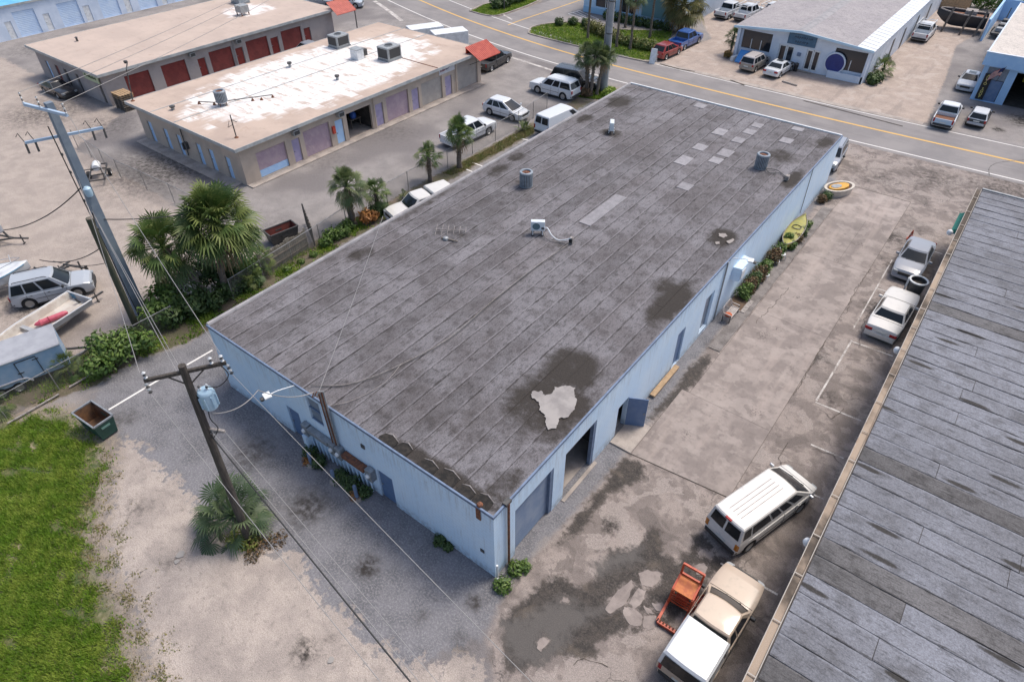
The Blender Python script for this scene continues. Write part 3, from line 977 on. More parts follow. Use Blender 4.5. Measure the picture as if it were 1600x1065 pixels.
# newer grey patches
M_PATCH = mat('newer_grey_roof_patch', (.29, .28, .295), .9, c2=(.235, .228, .243), scale=2.5, fine=.2, fscale=25, rand=.08)
for x, y, w, l in ((-11.58, 43.0, .9, 1.0), (-7.99, 38.9, .95, 1.3), (-6.1, 41.94, .8, .9), (-6.1, 40.35, .85, 1.0), (-6.2, 38.3, .85, 1.0), (-8.0, 35.3, .9, 1.1), (-6.05, 35.55, .95, 1.3), (-6.1, 33.95, .85, 1.0),
                   (-8.0, 32.5, .95, 1.5), (-3.25, 43.2, .85, .7), (-3.2, 40.5, .9, 1.0), (-6.1, 28.9, .9, 1.0), (-8.93, 22.7, .86, 4.6)):
    q = rs.uniform(-.03, .03)
    MB().prism([(x - w / 2, y - l / 2), (x + w / 2, y - l / 2 + q), (x + w / 2, y + l / 2 + q), (x - w / 2, y + l / 2)], BH - .02, BH + .012).build('roof_patch', M_PATCH, roof)
# torn dark strips at the front edge, with curled pale lips
M_TAR = mat('bare_tar', (.010, .009, .008), .9, c2=(.03, .025, .021), scale=5, fine=.3)
M_LIP = mat('curled_felt_edge', (.34, .31, .29), .9, c2=(.2, .18, .17), scale=6)
for (x0, x1, d) in ((-6.4, -5.5, .42), (-5.45, -4.75, .5), (-4.1, -3.2, .42), (-3.1, -2.15, .55), (-2.0, -1.2, .4), (-1.15, -.35, .5)):
    MB().prism([(x0, .04), (x1, .04), (x1 - .04, d), ((x0 + x1) / 2, d + .14), (x0 + .06, d + .05), (x0 - .05, d * .5)], BH - .03, BH + .02).build('torn_roof_felt', M_TAR, roof)
    MB().tube([(x0 + .04, d + .07, BH + .015), ((x0 + x1) / 2 - .05, d + .16, BH + .04), (x1 - .02, d + .03, BH + .025)], [.012, .03, .01], 6).build('felt_lip', M_LIP, roof)
# puddle on the roof
rp = random.Random(9)


def ragged(pts, amp=.06, sub=5):
    out = []
    n_ = len(pts)
    for i_ in range(n_):
        a_, b_ = Vector((*pts[i_], 0)), Vector((*pts[(i_ + 1) % n_], 0))
        for k_ in range(sub):
            p_ = a_.lerp(b_, k_ / sub)
            out.append((p_.x + rp.uniform(-amp, amp), p_.y + rp.uniform(-amp, amp)))
    return out


pud = [(-1.5 + (x_ + 1.5) * .86, 6.3 + (y_ - 6.3) * .83) for x_, y_ in ragged([(-3.0, 6.35), (-2.6, 6.75), (-2.3, 6.5), (-2.05, 6.95), (-2.2, 7.45), (-1.8, 7.9), (-1.35, 8.1), (-1.1, 7.6), (-.75, 7.35), (-.5, 6.7), (-.4, 6.1), (-.75, 5.6), (-.5, 5.0), (-.75, 4.65), (-1.2, 4.95), (-1.45, 5.4), (-1.9, 5.5), (-2.3, 5.95), (-2.8, 6.0)])]
M_PUD = NT('shallow_puddle')
P = M_PUD.pos()
M_PUD.out(M_PUD.mix(M_PUD.ramp(M_PUD.noise(P, 1.5, 4), .35, .65), (.34, .315, .295), (.25, .23, .218)), .16)
M_PUD2 = mat('dried_silt', (.30, .27, .25), .6, c2=(.24, .21, .195), scale=4)
MB().sheet(pud, BH + .034).build('puddle', M_PUD.m, roof)
for pts in ([(-1.7, 24.5), (-1.35, 24.75), (-1.1, 24.5), (-1.25, 24.15), (-1.55, 24.2)], [(-.95, 23.9), (-.72, 24.5), (-.58, 24.3), (-.7, 23.75)], [(-1.45, 23.45), (-1.25, 23.65), (-1.15, 23.4), (-1.3, 23.2)]):
    MB().sheet(ragged(pts, .03, 4), BH + .036).build('puddle', M_PUD2, roof)
# metal edge
for nm, bb in (('roof_edge', (-BW - .03, -.035, BH - .13, .035, .05, BH + .03)), ('roof_edge', (-.05, .052, BH - .12, .035, BL + .03, BH + .025)),
               ('roof_edge', (-BW - .03, BL - .12, BH - .1, -.052, BL + .035, BH + .09))):
    box(nm, M_WHITEM if bb[1] > 40 else M_BLUEDK, main, *bb, bevel=.01)
M_GUT = mat('rolled_grey_roof_edge', (.31, .30, .31), .75, c2=(.24, .235, .245), scale=1.5, fine=.15)
MB().tube([(-BW - .02, .06, BH - .02), (-BW - .02, BL - .14, BH - .02)], .13, 8).build('roof_edge', M_GUT, main, smooth=True)
# openings on the long side
roller('roller_door', M_ROLLER, main, 'x', -.17, 1.41, 4.19, .02, 3.23, 1, .09)
MB().box(-.16, 3.98, .02, -.02, 4.19, 3.23).build('door_jamb', M_BLUEDK, main)
MB().box(-.2, 7.55, .02, -.02, 7.745, 3.21).build('door_jamb', M_BLUEDK, main)
box('opened_door_curtain', M_ROLLER, main, -.45, 5.13, 3.23, -.26, 7.74, 3.6)
# open door leaf, hinged at its far jamb
lf = MB().box(0, -.025, .06, 1.0, .025, 2.08).build('door_leaf', M_BLUEDOOR, main, bevel=.008, loc=(.02, 10.93, 0), rot=(0, 0, R(28)))
lf['label'] = 'slate blue door leaf swung wide open'
MB().cbox((.9, -.05, 1.05), (.06, .06, .12)).build('handle', M_GREYM, lf)
box('door_frame', M_BLUEDK, main, -.16, 9.93, .02, -.02, 9.99, 2.09)
box('door', M_BLUEDOOR, main, -.16, 16.31, .06, -.1, 17.24, 2.6, .008)
box('window', M_FROST, main, -.2, 19.76, .31, -.15, 20.94, 2.97)
MB().box(-.14, 19.77, .32, -.05, 19.86, 2.96).box(-.14, 20.84, .32, -.05, 20.93, 2.96).box(-.14, 19.88, .32, -.05, 20.82, .4).build('window_frame', M_BLUEW, main)
box('threshold_plank', M_PLANK, main, .06, 13.6, .1, .36, 16.6, .2)
box('door_step', M_CONC, main, .04, 9.4, .006, 1.25, 11.6, .09, .015)
box('door_step', M_CONC, main, .04, 4.95, .004, .22, 7.9, .05, .01)
# downpipe and rust at the near corner
MB().tube([(.09, .85, BH + .02), (.09, .85, .12), (.25, .82, .06)], .055, 8).build('downpipe', M_RUST, main, smooth=True)
MB().tube([(.09, .04, 1.0), (.10, .02, .1), (.22, -.1, .05)], .05, 8).build('drain_pipe', M_WHITEM, main, smooth=True)
box('roof_scupper', M_DARKM, main, -.1, .68, BH - .03, .12, 1.02, BH + .12)
MB().lathe([(.0, .16), (.09, .15), (.13, .08), (.1, .0), (.0, -.02)], 10, (-.75, .1, BH)).build('rusted_vent_cap', M_RUST, main, smooth=True)
MB().prism([(-.86, -.045), (-.62, -.045), (-.62, -.03), (-.86, -.03)], BH - .75, BH - .05).build('rust_scupper', M_RUST, main)
box('vent', M_DARKM, main, -.75, -.03, 1.36, -.55, .01, 1.56)
box('vent', M_DARKM, main, -7.65, -.05, 3.05, -7.42, .01, 3.28)
# end wall doors and window
person_door(main, 'y', .13, -13.37, -12.43, .02, 2.09, -1, M_BLUEDOOR, M_BLUEDK)
person_door(main, 'y', .13, -6.87, -5.91, .02, 2.04, -1, M_BLUEDOOR, M_BLUEDK)
w_ = box('window', M_FROST, main, -11.27, .1, 2.51, -10.36, .14, 4.09)
MB().box(-11.27, .03, 3.28, -10.36, .09, 3.34).box(-11.27, .03, 2.51, -10.36, .09, 2.56).build('window_frame', M_BLUEDK, w_)
# projecting display hood on the long wall, pipes
hood = MB().prism([(.0, 23.4), (.55, 23.5), (.55, 25.0), (.0, 25.1)], 2.3, 3.25).build('wall_hood', M_BLUEW, main, bevel=.03)
MB().prism([(.56, 23.52), (.60, 23.52), (.60, 24.1), (.56, 24.1)], 2.5, 3.1).build('hood_panel', M_WHITEM, hood)
MB().tube([(.07, 21.9, BH), (.07, 21.95, .1)], .05, 8).build('downpipe', M_GREYM, main, smooth=True)
MB().tube([(.04, 37.0, BH + .03), (.05, 37.4, .6)], .022, 6).build('wall_cable', M_DARKM, main)


def flood_light(name, label, p, d):
    """arm from the wall with a twin-head lamp"""
    p = Vector(p)
    d = Vector(d)
    t = wthing(name, label, 'flood light', tuple(p), 'flood lights on arms')
    MB().tube([p, p + d * .6 + Vector((0, 0, .06)), p + d], .025, 6).build('arm', M_WHITEM, t)
    e = p + d
    a_ = math.atan2(d.y, d.x)
    MB().cbox(e, (.34, .42, .09), a_).build('head', M_WHITEM, t, bevel=.02)
    MB().lathe([(.0, -.14), (.09, -.12), (.11, 0), (.0, .03)], 10, tuple(e + d.normalized() * .25 + Vector((0, 0, -.06)))).build('sensor', M_DARKM, t, smooth=True)


flood_light('flood_light', 'white flood light on arm above the end wall doors', (-11.9, -.03, BH - .05), (-.35, -1.25, .12))
flood_light('flood_light', 'white flood light on arm beside the wall hood', (.04, 22.6, BH - .1), (1.0, .25, .12))

# meter rack on the end wall
rack = wthing('meter_rack', 'row of electric meters and cable troughs on the blue end wall', 'electric meters', (-9.6, 0, 0))
for x0, x1, z in ((-11.5, -10.0, 1.62), (-9.0, -7.5, 1.55)):
    MB().box(x0, -.34, z, x1, -.02, z + .26).build('cable_trough', M_RUST if x0 > -10 else M_GREYM, rack, bevel=.02)
for i, x in enumerate((-11.75, -9.75, -9.3, -7.2)):
    MB().box(x - .2, -.32, 1.2, x + .2, -.02, 1.95).build('meter_box', M_GREYM, rack, bevel=.02)
    MB().lathe([(.0, -.12), (.1, -.1), (.12, 0)], 12, (x, -.33, 1.6), 'Y').build('meter', M_WHITEM, rack, smooth=True)
for i in range(14):
    x = -11.55 + i * .32
    MB().tube([(x, -.12, 1.6), (x, -.14, .9), (x + .05, -.12, .12)], .035, 6).build('conduit', M_BLUEW, rack, smooth=True)
for i, x in enumerate((-9.75, -9.62, -9.5, -9.36)):
    MB().tube([(x, -.12, 1.9), (x - .05, -.13, BH - .2), (x - .1, -.1, BH + .75 + .12 * i), (x - .12, -.32, BH + .9 + .12 * i), (x - .14, -.42, BH + .75 + .12 * i)], .045, 7).build('service_mast', M_GREYM if i % 2 else M_RUST, rack, smooth=True)
MB().box(-11.95, -.42, .05, -11.65, -.1, 1.2).build('cabinet', M_BLUEW, rack, bevel=.02)
for x, h in ((-11.0, .9), (-9.3, .9), (-7.7, 1.0)):
    b = wthing('bollard', 'squat blue-grey steel bollard by the meter rack, ' + {-11.0: 'nearest the window', -9.3: 'in the middle', -7.7: 'nearest the right-hand door'}[x], 'bollard', (x, -.85, 0), 'bollards by the meters')
    MB().lathe([(.09, 0), (.09, h), (.05, h + .05), (0, h + .06)], 10, (x, -.85, 0)).build('post', M_BLUEDK, b, smooth=True)
    MB().lathe([(.26, 0), (.24, .1), (.1, .12)], 12, (x, -.85, 0)).build('footing', M_CONC, b, smooth=True)


# ------------------------------------------------------------------ neighbour on the right
nb = wthing('warehouse', 'neighbouring warehouse seen by its lighter grey strip roof and rusty gutter', 'building', (20, 15, 0))
NH = 4.0
M_GREYWALL = mat('cream_wall_paint', (.50, .47, .42), .8, c2=(.42, .39, .35), scale=.7)
MB().box(10.55, -14, 0, 38, 41.7, NH - .2).build('wall', M_GREYWALL, nb)
nroof = box('roof', M_DARKIN, nb, 10.3, -14.2, NH - .19, 38.2, 42.0, NH - .045)
rs = random.Random(23)
rspots = [(13.5 + 3.2 * math.sin(k * 2.3), -2 + k * 1.37, .85, .16, .95) for k in range(24)]
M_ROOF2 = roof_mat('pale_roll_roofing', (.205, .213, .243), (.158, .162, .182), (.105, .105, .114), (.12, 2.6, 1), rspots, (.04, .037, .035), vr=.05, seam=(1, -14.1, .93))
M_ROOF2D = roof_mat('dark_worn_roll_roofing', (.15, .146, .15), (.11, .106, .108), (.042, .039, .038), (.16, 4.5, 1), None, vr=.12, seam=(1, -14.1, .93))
y = -14.1
k = 0
while y < 41.9:
    w = min(.93, 41.95 - y)
    if w < .2:
        break
    xs_ = [10.34]
    while xs_[-1] < 34:
        xs_.append(xs_[-1] + rs.choice((3.0, 6.5, 9.5, 13)) * rs.uniform(.9, 1.1))
    xs_[-1] = 38.1
    for q in range(len(xs_) - 1):
        if xs_[q] > 30 and y < 5:
            pass
        x0, x1 = xs_[q], xs_[q + 1]
        a, b = rs.uniform(.008, .016), rs.uniform(.022, .036)
        zb = NH - .046
        vs, fs = [], []
        ns = max(4, int((x1 - x0) / .8))
        for j in range(ns + 1):
            xx = x0 + .012 + (x1 - x0 - .024) * j / ns
            w2 = rs.uniform(-.014, .014)
            w3 = rs.choice((0, 0, 0, .015, .05)) + rs.uniform(-.006, .012)
            vs += [(xx, y + w - .003 - w3 * .7, zb), (xx, y + w - .003 - w3 * .7, zb + a), (xx, y - .006 + w2, zb + b + rs.uniform(0, .012)), (xx, y - .006 + w2, zb)]
        for j in range(ns):
            for q2 in range(3):
                fs.append((j * 4 + q2, j * 4 + 4 + q2, j * 4 + 5 + q2, j * 4 + q2 + 1))
        fs += [(0, 1, 2, 3), tuple(ns * 4 + q2 for q2 in (3, 2, 1, 0))]
        dark = rs.random() < .03 or (k in (16, 21, 22, 28) and x0 < (13, 11)[k % 2])
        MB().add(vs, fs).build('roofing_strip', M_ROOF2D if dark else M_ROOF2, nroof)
    y += w
    k += 1
M_GUTC = mat('tan_rusty_gutter', (.36, .325, .29), .6, c2=(.22, .15, .10), scale=.9, lo=.5, hi=.7, fine=.12)
M_GUTI = mat('gutter_debris', (.075, .06, .048), .9, c2=(.36, .285, .22), scale=.22, lo=.42, hi=.6, fine=.2)
gut = MB().box(9.98, -14.2, NH - .16, 10.01, 42, NH + .02).box(10.01, -14.2, NH - .16, 10.28, 42, NH - .12).box(10.27, -14.2, NH - .12, 10.30, 42, NH - .0).build('gutter', M_GUTC, nb)
box('gutter_bed', M_GUTI, gut, 10.012, -14.15, NH - .119, 10.268, 41.9, NH - .075)
for i in range(22):
    yy = -6 + i * 2.2 + rs.uniform(-.15, .15)
    MB().box(9.99, yy, NH - .005, 10.28, yy + .045, NH + .012).build('gutter_strap', M_GUTC, gut)
box('roof_edge', M_GREYM, nb, 10.31, 41.95, NH - .1, 38.2, 42.12, NH + .05, .01)
M_AWN = mat('green_canvas', (.03, .20, .15), .8, c2=(.04, .25, .19), scale=3)
aw = wthing('awning', 'narrow green canvas awning over a door under the rusty gutter', 'awning', (9.9, 38, 0))
MB().add([(10.5, 37.2, 3.2), (10.5, 40.0, 3.2), (9.72, 40.0, 2.8), (9.72, 37.2, 2.8), (9.72, 37.2, 2.6), (9.72, 40.0, 2.6), (10.5, 37.2, 2.6), (10.5, 40.0, 2.6)],
         [(0, 1, 2, 3), (3, 2, 5, 4), (0, 3, 4, 6), (1, 7, 5, 2)]).build('canopy', M_AWN, aw)
MB().bar((9.73, 37.2, 2.6), (9.73, 40.0, 2.6), .04).bar((10.5, 37.2, 2.6), (9.73, 37.2, 2.6), .04).bar((10.5, 40.0, 2.6), (9.73, 40.0, 2.6), .04).build('frame', M_GREYM, aw)
M_GLOBE = mat('white_lamp_globe', (.72, .74, .76), .25)
for u, v, lab in ((1484, 363, 'nearest the green awning'), (1402, 547, 'above the empty stall'), (1262, 847, 'nearest the white van')):
    x, y = G(u, v, 3.4)
    t = wthing('wall_lamp', 'round white globe lamp on the gutter edge, ' + lab, 'wall lamp', (10.5, y, 3.4), 'globe lamps under the gutter')
    MB().tube([(10.5, y, 3.3), (x + .2, y, 3.36), (x, y, 3.3)], .025, 6).build('arm', M_WHITEM, t)
    MB().lathe([(0, -.2), (.13, -.15), (.19, 0), (.15, .13), (.06, .19), (0, .2)], 14, (x, y, 3.4)).build('globe', M_GLOBE, t, smooth=True)
# ------------------------------------------------------------------ storage buildings
def coated_roof(name, tan, tan2, white, cx, cy, rx, ry, amount):
    """tan roof with a worn white coating whose edges step with the roofing courses"""
    m = NT(name)
    P = m.pos()
    sn = m.n('ShaderNodeVectorMath', operation='SNAP')
    sn.inputs[1].default_value = (.02, .95, 1)
    m.L(P, sn.inputs[0])
    mp = m.n('ShaderNodeMapping')
    mp.inputs['Scale'].default_value = (.35, 1.0, 1)
    m.L(sn.outputs[0], mp.inputs['Vector'])
    nb_ = m.noise(mp.outputs[0], 1.0, 5, .75)
    c = m.mix(m.ramp(m.noise(P, .3, 5), .35, .65), tan, tan2)
    c = m.mix(m.ramp(m.noise(m.pos(True, (.5, 2.4, 1)), 1.0, 6, .7), .55, .72, 0, .5), c, tuple(q * .72 for q in tan2))
    v = m.n('ShaderNodeVectorMath', operation='SUBTRACT')
    v.inputs[1].default_value = (cx, cy, 0)
    m.L(P, v.inputs[0])
    w = m.n('ShaderNodeVectorMath', operation='MULTIPLY')
    w.inputs[1].default_value = (1 / rx, 1 / ry, 0)
    m.L(v.outputs[0], w.inputs[0])
    ln = m.n('ShaderNodeVectorMath', operation='LENGTH')
    m.L(w.outputs[0], ln.inputs[0])
    f = m.math('ADD', m.ramp(ln.outputs['Value'], 0.2, 1.3, .75, -.35, False), nb_)
    f = m.math('MULTIPLY', m.ramp(f, amount - .05, amount + .14), m.ramp(m.noise(m.pos(True, (.4, 1.6, 1)), 1.1, 6, .8), .36, .5, .05, 1))
    c = m.mix(f, c, white)
    c = m.mix(m.ramp(m.noise(P, .9, 6, .8), .56, .72, 0, .55), c, (.33, .225, .16))
    c = m.mix(m.ramp(m.noise(P, 40, 3, .8), .5, .75, 0, .25), c, tuple(q * .6 for q in tan2))
    return m.out(c, .85)


M_TANWALL = mat('tan_block_wall', (.49, .41, .34), .85, c2=(.42, .355, .30), scale=.6, fine=.08, bump=.006, bscale=8)
M_MAUVE = mat('mauve_roller_door', (.37, .275, .33), .55, c2=(.43, .33, .37), scale=1.5, fine=.08)
M_LILAC = mat('lilac_door_paint', (.30, .27, .42), .55, c2=(.36, .32, .47), scale=2)
M_SKYDOOR = mat('pale_blue_door_paint', (.36, .56, .82), .5, c2=(.42, .61, .84), scale=2)
M_REDROLL = mat('dark_red_roller_door', (.155, .016, .014), .5, c2=(.205, .026, .021), scale=1.5, fine=.08)
M_TANROLL = mat('tan_roller_door', (.40, .37, .34), .6, c2=(.35, .325, .30), scale=1.5, fine=.06)
M_FASCIA = mat('grey_fascia', (.42, .44, .44), .6, c2=(.32, .34, .35), scale=1.2)
M_REDTIN = mat('red_tin_canopy', (.42, .045, .028), .45, c2=(.50, .075, .045), scale=1.8, fine=.1)
M_AC = mat('grey_unit_casing', (.36, .38, .39), .5, .2, c2=(.28, .30, .31), scale=5)
M_FIN = mat('dark_condenser_fins', (.035, .037, .04), .6)
M_SIGNW = mat('white_sign_board', (.62, .63, .66), .5, c2=(.55, .56, .6), scale=3)


def eave_roof(parent, material, x0, y0, x1, y1, h, ov=.5, t=.22, curb=M_FASCIA):
    r = box('roof', material, parent, x0 - ov, y0 - ov, h, x1 + ov, y1 + ov, h + t)
    a0, b0, a1, b1 = x0 - ov, y0 - ov, x1 + ov, y1 + ov
    for bb in ((a0 - .05, b0 - .05, h - .03, a1 + .05, b0 - .003, h + t + .03), (a0 - .05, b1 + .003, h - .03, a1 + .05, b1 + .05, h + t + .03),
               (a1 + .003, b0 - .002, h - .03, a1 + .05, b1 + .002, h + t + .03), (a0 - .05, b0 - .002, h - .03, a0 - .003, b1 + .002, h + t + .03)):
        box('fascia', curb, parent, *bb)
    return r


mid = wthing('storage_building', 'tan storage building with white patched roof and mauve roller doors', 'building', (-46.2, 30.2, 0))
mx0, mx1, my0, my1, mh = -54.0, -38.3, 14.9, 45.5, 3.28
doors = [('r', 16.35, 19.3, 2.35, M_MAUVE), ('p', 19.95, 20.8, 2.2, M_LILAC), ('r', 21.25, 24.15, 2.5, M_MAUVE), ('p', 24.8, 25.75, 2.3, M_SKYDOOR), ('o', 26.2, 29.2, 2.5, None), ('p', 29.75, 30.75, 2.25, M_LILAC),
         ('r', 31.2, 34.2, 2.5, M_MAUVE), ('p', 34.7, 35.7, 2.25, M_LILAC), ('r', 36.1, 39.2, 2.45, M_TANROLL), ('p', 39.65, 40.7, 2.15, M_LILAC), ('r', 41.65, 44.95, 3.0, M_TANROLL)]
wall(MB(), 'x', mx1, my0, my1, 0, mh, [(a, b, .12 if k != 'o' else .1, z) for k, a, b, z, _ in doors], -.22).build('wall', M_TANWALL, mid)
ends = [(-52.75, -52.0), (-50.1, -49.35), (-48.0, -47.25), (-44.95, -44.2), (-43.1, -42.35), (-40.7, -39.95)]
wall(MB(), 'y', my0, mx0, mx1 - .22, 0, mh, [(a, b, .05, 2.0) for a, b in ends], .22).build('wall', M_TANWALL, mid)
MB().box(mx0, my0 + .22, 0, mx0 + .22, my1, mh).box(mx0 + .22, my1 - .22, 0, mx1 - .22, my1, mh).build('wall', M_TANWALL, mid)
box('floor', M_CONC, mid, mx0 + .22, my0 + .22, 0, mx1 - .22, my1 - .22, .06)
for yy in (26.0, 29.45):
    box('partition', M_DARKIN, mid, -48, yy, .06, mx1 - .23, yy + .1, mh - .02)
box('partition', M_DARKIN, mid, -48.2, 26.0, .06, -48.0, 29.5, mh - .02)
for k, a, b, z, mt in doors:
    if k == 'r':
        d = roller('roller_door', mt, mid, 'x', mx1 - .16, a + .003, b - .003, .125, z - .003, 1, .12)
        if a < 17:
            d['label'] = 'mauve roller door with pale blue bottom'
            roller('bottom_panel', M_SKYDOOR, d, 'x', mx1 - .15, a + .01, b - .01, .13, .75, 1, .12)
    elif k == 'p':
        person_door(mid, 'x', mx1 - .15, a + .01, b - .01, .13, z - .01, 1, mt, M_TANWALL, True, True)
for a, b in ends:
    person_door(mid, 'y', my0 + .14, a + .01, b - .01, .06, 1.99, -1, M_SKYDOOR, M_TANWALL)
M_MIDROOF = coated_roof('tan_roof_with_white_coating', (.50, .395, .325), (.42, .33, .275), (.74, .72, .70), -46.2, 30.0, 7.6, 15.5, .52)
mroof = eave_roof(mid, M_MIDROOF, mx0, my0, mx1, my1, mh)
zt = mh + .22
for x in (-50.3, -46.6):
    box('roof_seam', M_FASCIA, mroof, x - .04, my0 - .4, zt, x + .04, my1 + .4, zt + .04)
for yy in (38.3,):
    box('roof_seam', M_RUST, mroof, -46.4, yy - .05, zt, mx1 + .4, yy + .05, zt + .035)
MB().tube([(mx1 + .12, 29.5, mh - .02), (mx1 + .12, 29.5, .1)], .05, 6).build('downpipe', M_TANWALL, mid)
MB().tube([(mx1 + .12, 41.3, mh - .02), (mx1 + .12, 41.3, .1)], .05, 6).build('downpipe', M_TANWALL, mid)
box('plinth', M_CONC, mid, mx1 + .003, my0, 0, mx1 + .75, my1 - .1, .1, .01)
box('door_step', M_CONC, mid, mx0, my0 - 1.1, 0, -39, my0 - .003, .06, .01)
# sign board with red script strokes
sb = box('sign_board', M_SIGNW, mid, mx1 + .003, 38.8, 2.55, mx1 + .06, 41.2, 3.26)
M_SCRIPT = mat('red_script_paint', (.30, .03, .09), .5)
M_SCRIPTB = mat('dark_blue_script_paint', (.04, .05, .14), .5)
rs = random.Random(5)
for i in range(9):
    yy = 38.95 + i * .17
    pts = [(mx1 + .075, yy + rs.uniform(-.02, .02), 2.72 + .12 * rs.random() + i * .02), (mx1 + .075, yy + .08, 2.95 + .14 * rs.random()), (mx1 + .075, yy + .15, 2.78 + .1 * rs.random() + i * .015)]
    MB().tube(pts, .022, 5).build('lettering', M_SCRIPT if i < 5 else M_SCRIPTB, sb)


def red_canopy(parent, x0, y0, x1, y1, zt, zb):
    """ribbed tin canopy, higher at x0 side, built along y"""
    n = 14
    mb = MB()
    for i in range(n):
        ya, yb = y0 + (y1 - y0) * i / n, y0 + (y1 - y0) * (i + 1) / n
        ym = ya + (yb - ya) * .72
        for q0, q1, dz in ((ya, ym, 0), (ym, yb, .05)):
            mb.add([(x0, q0, zt + dz), (x1, q0, zb + dz), (x1, q1, zb + dz), (x0, q1, zt + dz), (x0, q0, zt + dz - .05), (x1, q0, zb + dz - .05), (x1, q1, zb + dz - .05), (x0, q1, zt + dz - .05)],
                   [(0, 1, 2, 3), (4, 7, 6, 5), (0, 4, 5, 1), (1, 5, 6, 2), (2, 6, 7, 3), (3, 7, 4, 0)])
    return mb.build('tin_canopy', M_REDTIN, parent)


red_canopy(mid, mx1 - .3, 43.4, mx1 + 1.7, 46.9, 4.15, 3.15)
MB().prism([(mx1 - .3, 43.45), (mx1 - .2, 43.45), (mx1 - .2, 46.85), (mx1 - .3, 46.85)], 3.51, 4.1).build('canopy_back', M_REDTIN, mid)
for yy in (43.6, 46.7):
    MB().bar((mx1 + 1.6, yy, 3.1), (mx1 + .1, yy, 2.4), .06).build('canopy_brace', M_DARKM, mid)


def window_ac(parent, x, y, z, s=1):
    a_ = MB().box(x, y - .33, z - .22, x + s * .45 if s > 0 else x, y + .33, z + .22).build('window_unit', M_AC, parent, bevel=.02)
    MB().box(x + .452, y - .27, z - .16, x + .462, y + .27, z + .16).build('grille', M_FIN, a_)


window_ac(mid, mx1 + .004, 20.4, 2.85)
window_ac(mid, mx1 + .004, 25.4, 2.85)
box('fire_box', M_REDTIN, mid, mx1 + .004, 24.35, 1.3, mx1 + .18, 24.65, 1.95)
cab = wthing('workshop_bench', 'workbench with blue tarp bundle inside the open storage bay', 'workbench', (-40.6, 28.6, .06))
MB().box(-41.4, 27.9, .86, -39.9, 29.2, .93).build('top', M_WOODG, cab)
for x, y in ((-41.3, 28.0), (-40.0, 28.0), (-41.3, 29.1), (-40.0, 29.1)):
    MB().box(x - .04, y - .04, .06, x + .04, y + .04, .86).build('leg', M_WOODG, cab)
M_BLUET = mat('blue_tarp', (.03, .10, .42), .5, c2=(.05, .16, .5), scale=5)
tb = MB().lathe([(0, .62), (.2, .58), (.32, .42), (.34, .18), (.28, 0)], 9, (-40.3, 28.55, .93)).build('tarp_bundle', M_BLUET, None, smooth=True)
tag(tb, 'blue tarp bundle lying on the workbench in the open bay', 'tarp bundle')


# rooftop plant -----------------------------------------------------
def package_unit(label, x, y, z, w, d, h, rz=0.0):
    t = thing('rooftop_air_handler', label, 'air conditioner', (x, y, z), rz, 'rooftop plant on the storage building')
    MB().box(-w / 2, -d / 2, .12, w / 2, d / 2, h).build('casing', M_AC, t, bevel=.03)
    MB().box(w / 2 - .006, -d * .42, .3, w / 2 + .012, d * .42, h - .15).build('coil_grille', M_FIN, t)
    MB().box(-w * .42, -d / 2 - .012, .3, w * .42, -d / 2 + .006, h - .15).build('coil_grille', M_FIN, t)
    for q in (-.42, .42):
        MB().box(w / 2 - .02, q * d - .03, .14, w / 2 + .03, q * d + .03, h - .03).build('corner_post', M_AC, t)
    MB().lathe([(w * .3, 0), (w * .3, .06), (w * .26, .06), (w * .26, .01)], 16, (0, 0, h)).build('fan_ring', M_AC, t, smooth=True)
    MB().lathe([(w * .255, .012), (0, .012)], 16, (0, 0, h)).build('fan_well', M_FIN, t)
    MB().box(-w / 2 - .05, -d / 2 - .05, 0, w / 2 + .05, d / 2 + .05, .118).build('curb', M_GREYM, t)


package_unit('large grey rooftop air handler, farthest back on the white patched roof', -51.2, 37.0, zt, 1.5, 1.8, 1.25)
package_unit('large grey rooftop air handler nearest the red tin canopy', -43.8, 37.4, zt, 1.6, 1.9, 1.35)
t = thing('rooftop_ventilator', 'pale box ventilator with side duct between the two air handlers', 'ventilator', (-46.5, 35.4, zt), 0)
MB().box(-.55, -.5, 0, .55, .4, 1.0).build('casing', M_WHITEM, t, bevel=.03)
MB().box(-.6, -.56, 1.003, .6, .46, 1.06).build('lid', M_AC, t)
MB().box(-.4, .41, .2, .45, 1.0, .85).build('duct', M_DARKM, t, bevel=.03)


def round_condenser(label, x, y, z, r=.42, h=.85, group='round condenser units', stand=0.0):
    t = thing('condenser_unit', label, 'air conditioner', (x, y, z), 0, group)
    n = 24
    mb = MB()
    for i in range(n):
        q = 2 * PI * i / n
        mb.cbox((r * math.cos(q), r * math.sin(q), stand + h / 2 + .05), (.03, .075, h - .1), q)
    mb.build('louvres', M_AC2, t)
    MB().lathe([(r * .93, 0), (r * .93, h)], n, (0, 0, stand + .05)).build('coil', M_FIN, t)
    MB().lathe([(r * .6, .0), (r * 1.06, 0), (r * 1.06, .09), (r * .97, .13), (r * .72, .13), (r * .66, .05)], n, (0, 0, stand + h)).build('top_ring', M_AC2, t, smooth=True)
    MB().lathe([(r * .7, .03), (.12, .03), (.1, .08), (0, .08)], n, (0, 0, stand + h)).build('fan', M_RUST, t)
    MB().lathe([(r * 1.03, 0), (r * 1.03, .07), (r * .9, .075)], n, (0, 0, stand)).build('base', M_AC2, t)
    if stand:
        for a_ in range(4):
            q = a_ * PI / 2 + .5
            MB().bar((r * .8 * math.cos(q), r * .8 * math.sin(q), 0), (r * .8 * math.cos(q), r * .8 * math.sin(q), stand), .06).build('leg', M_RUST, t)
    return t


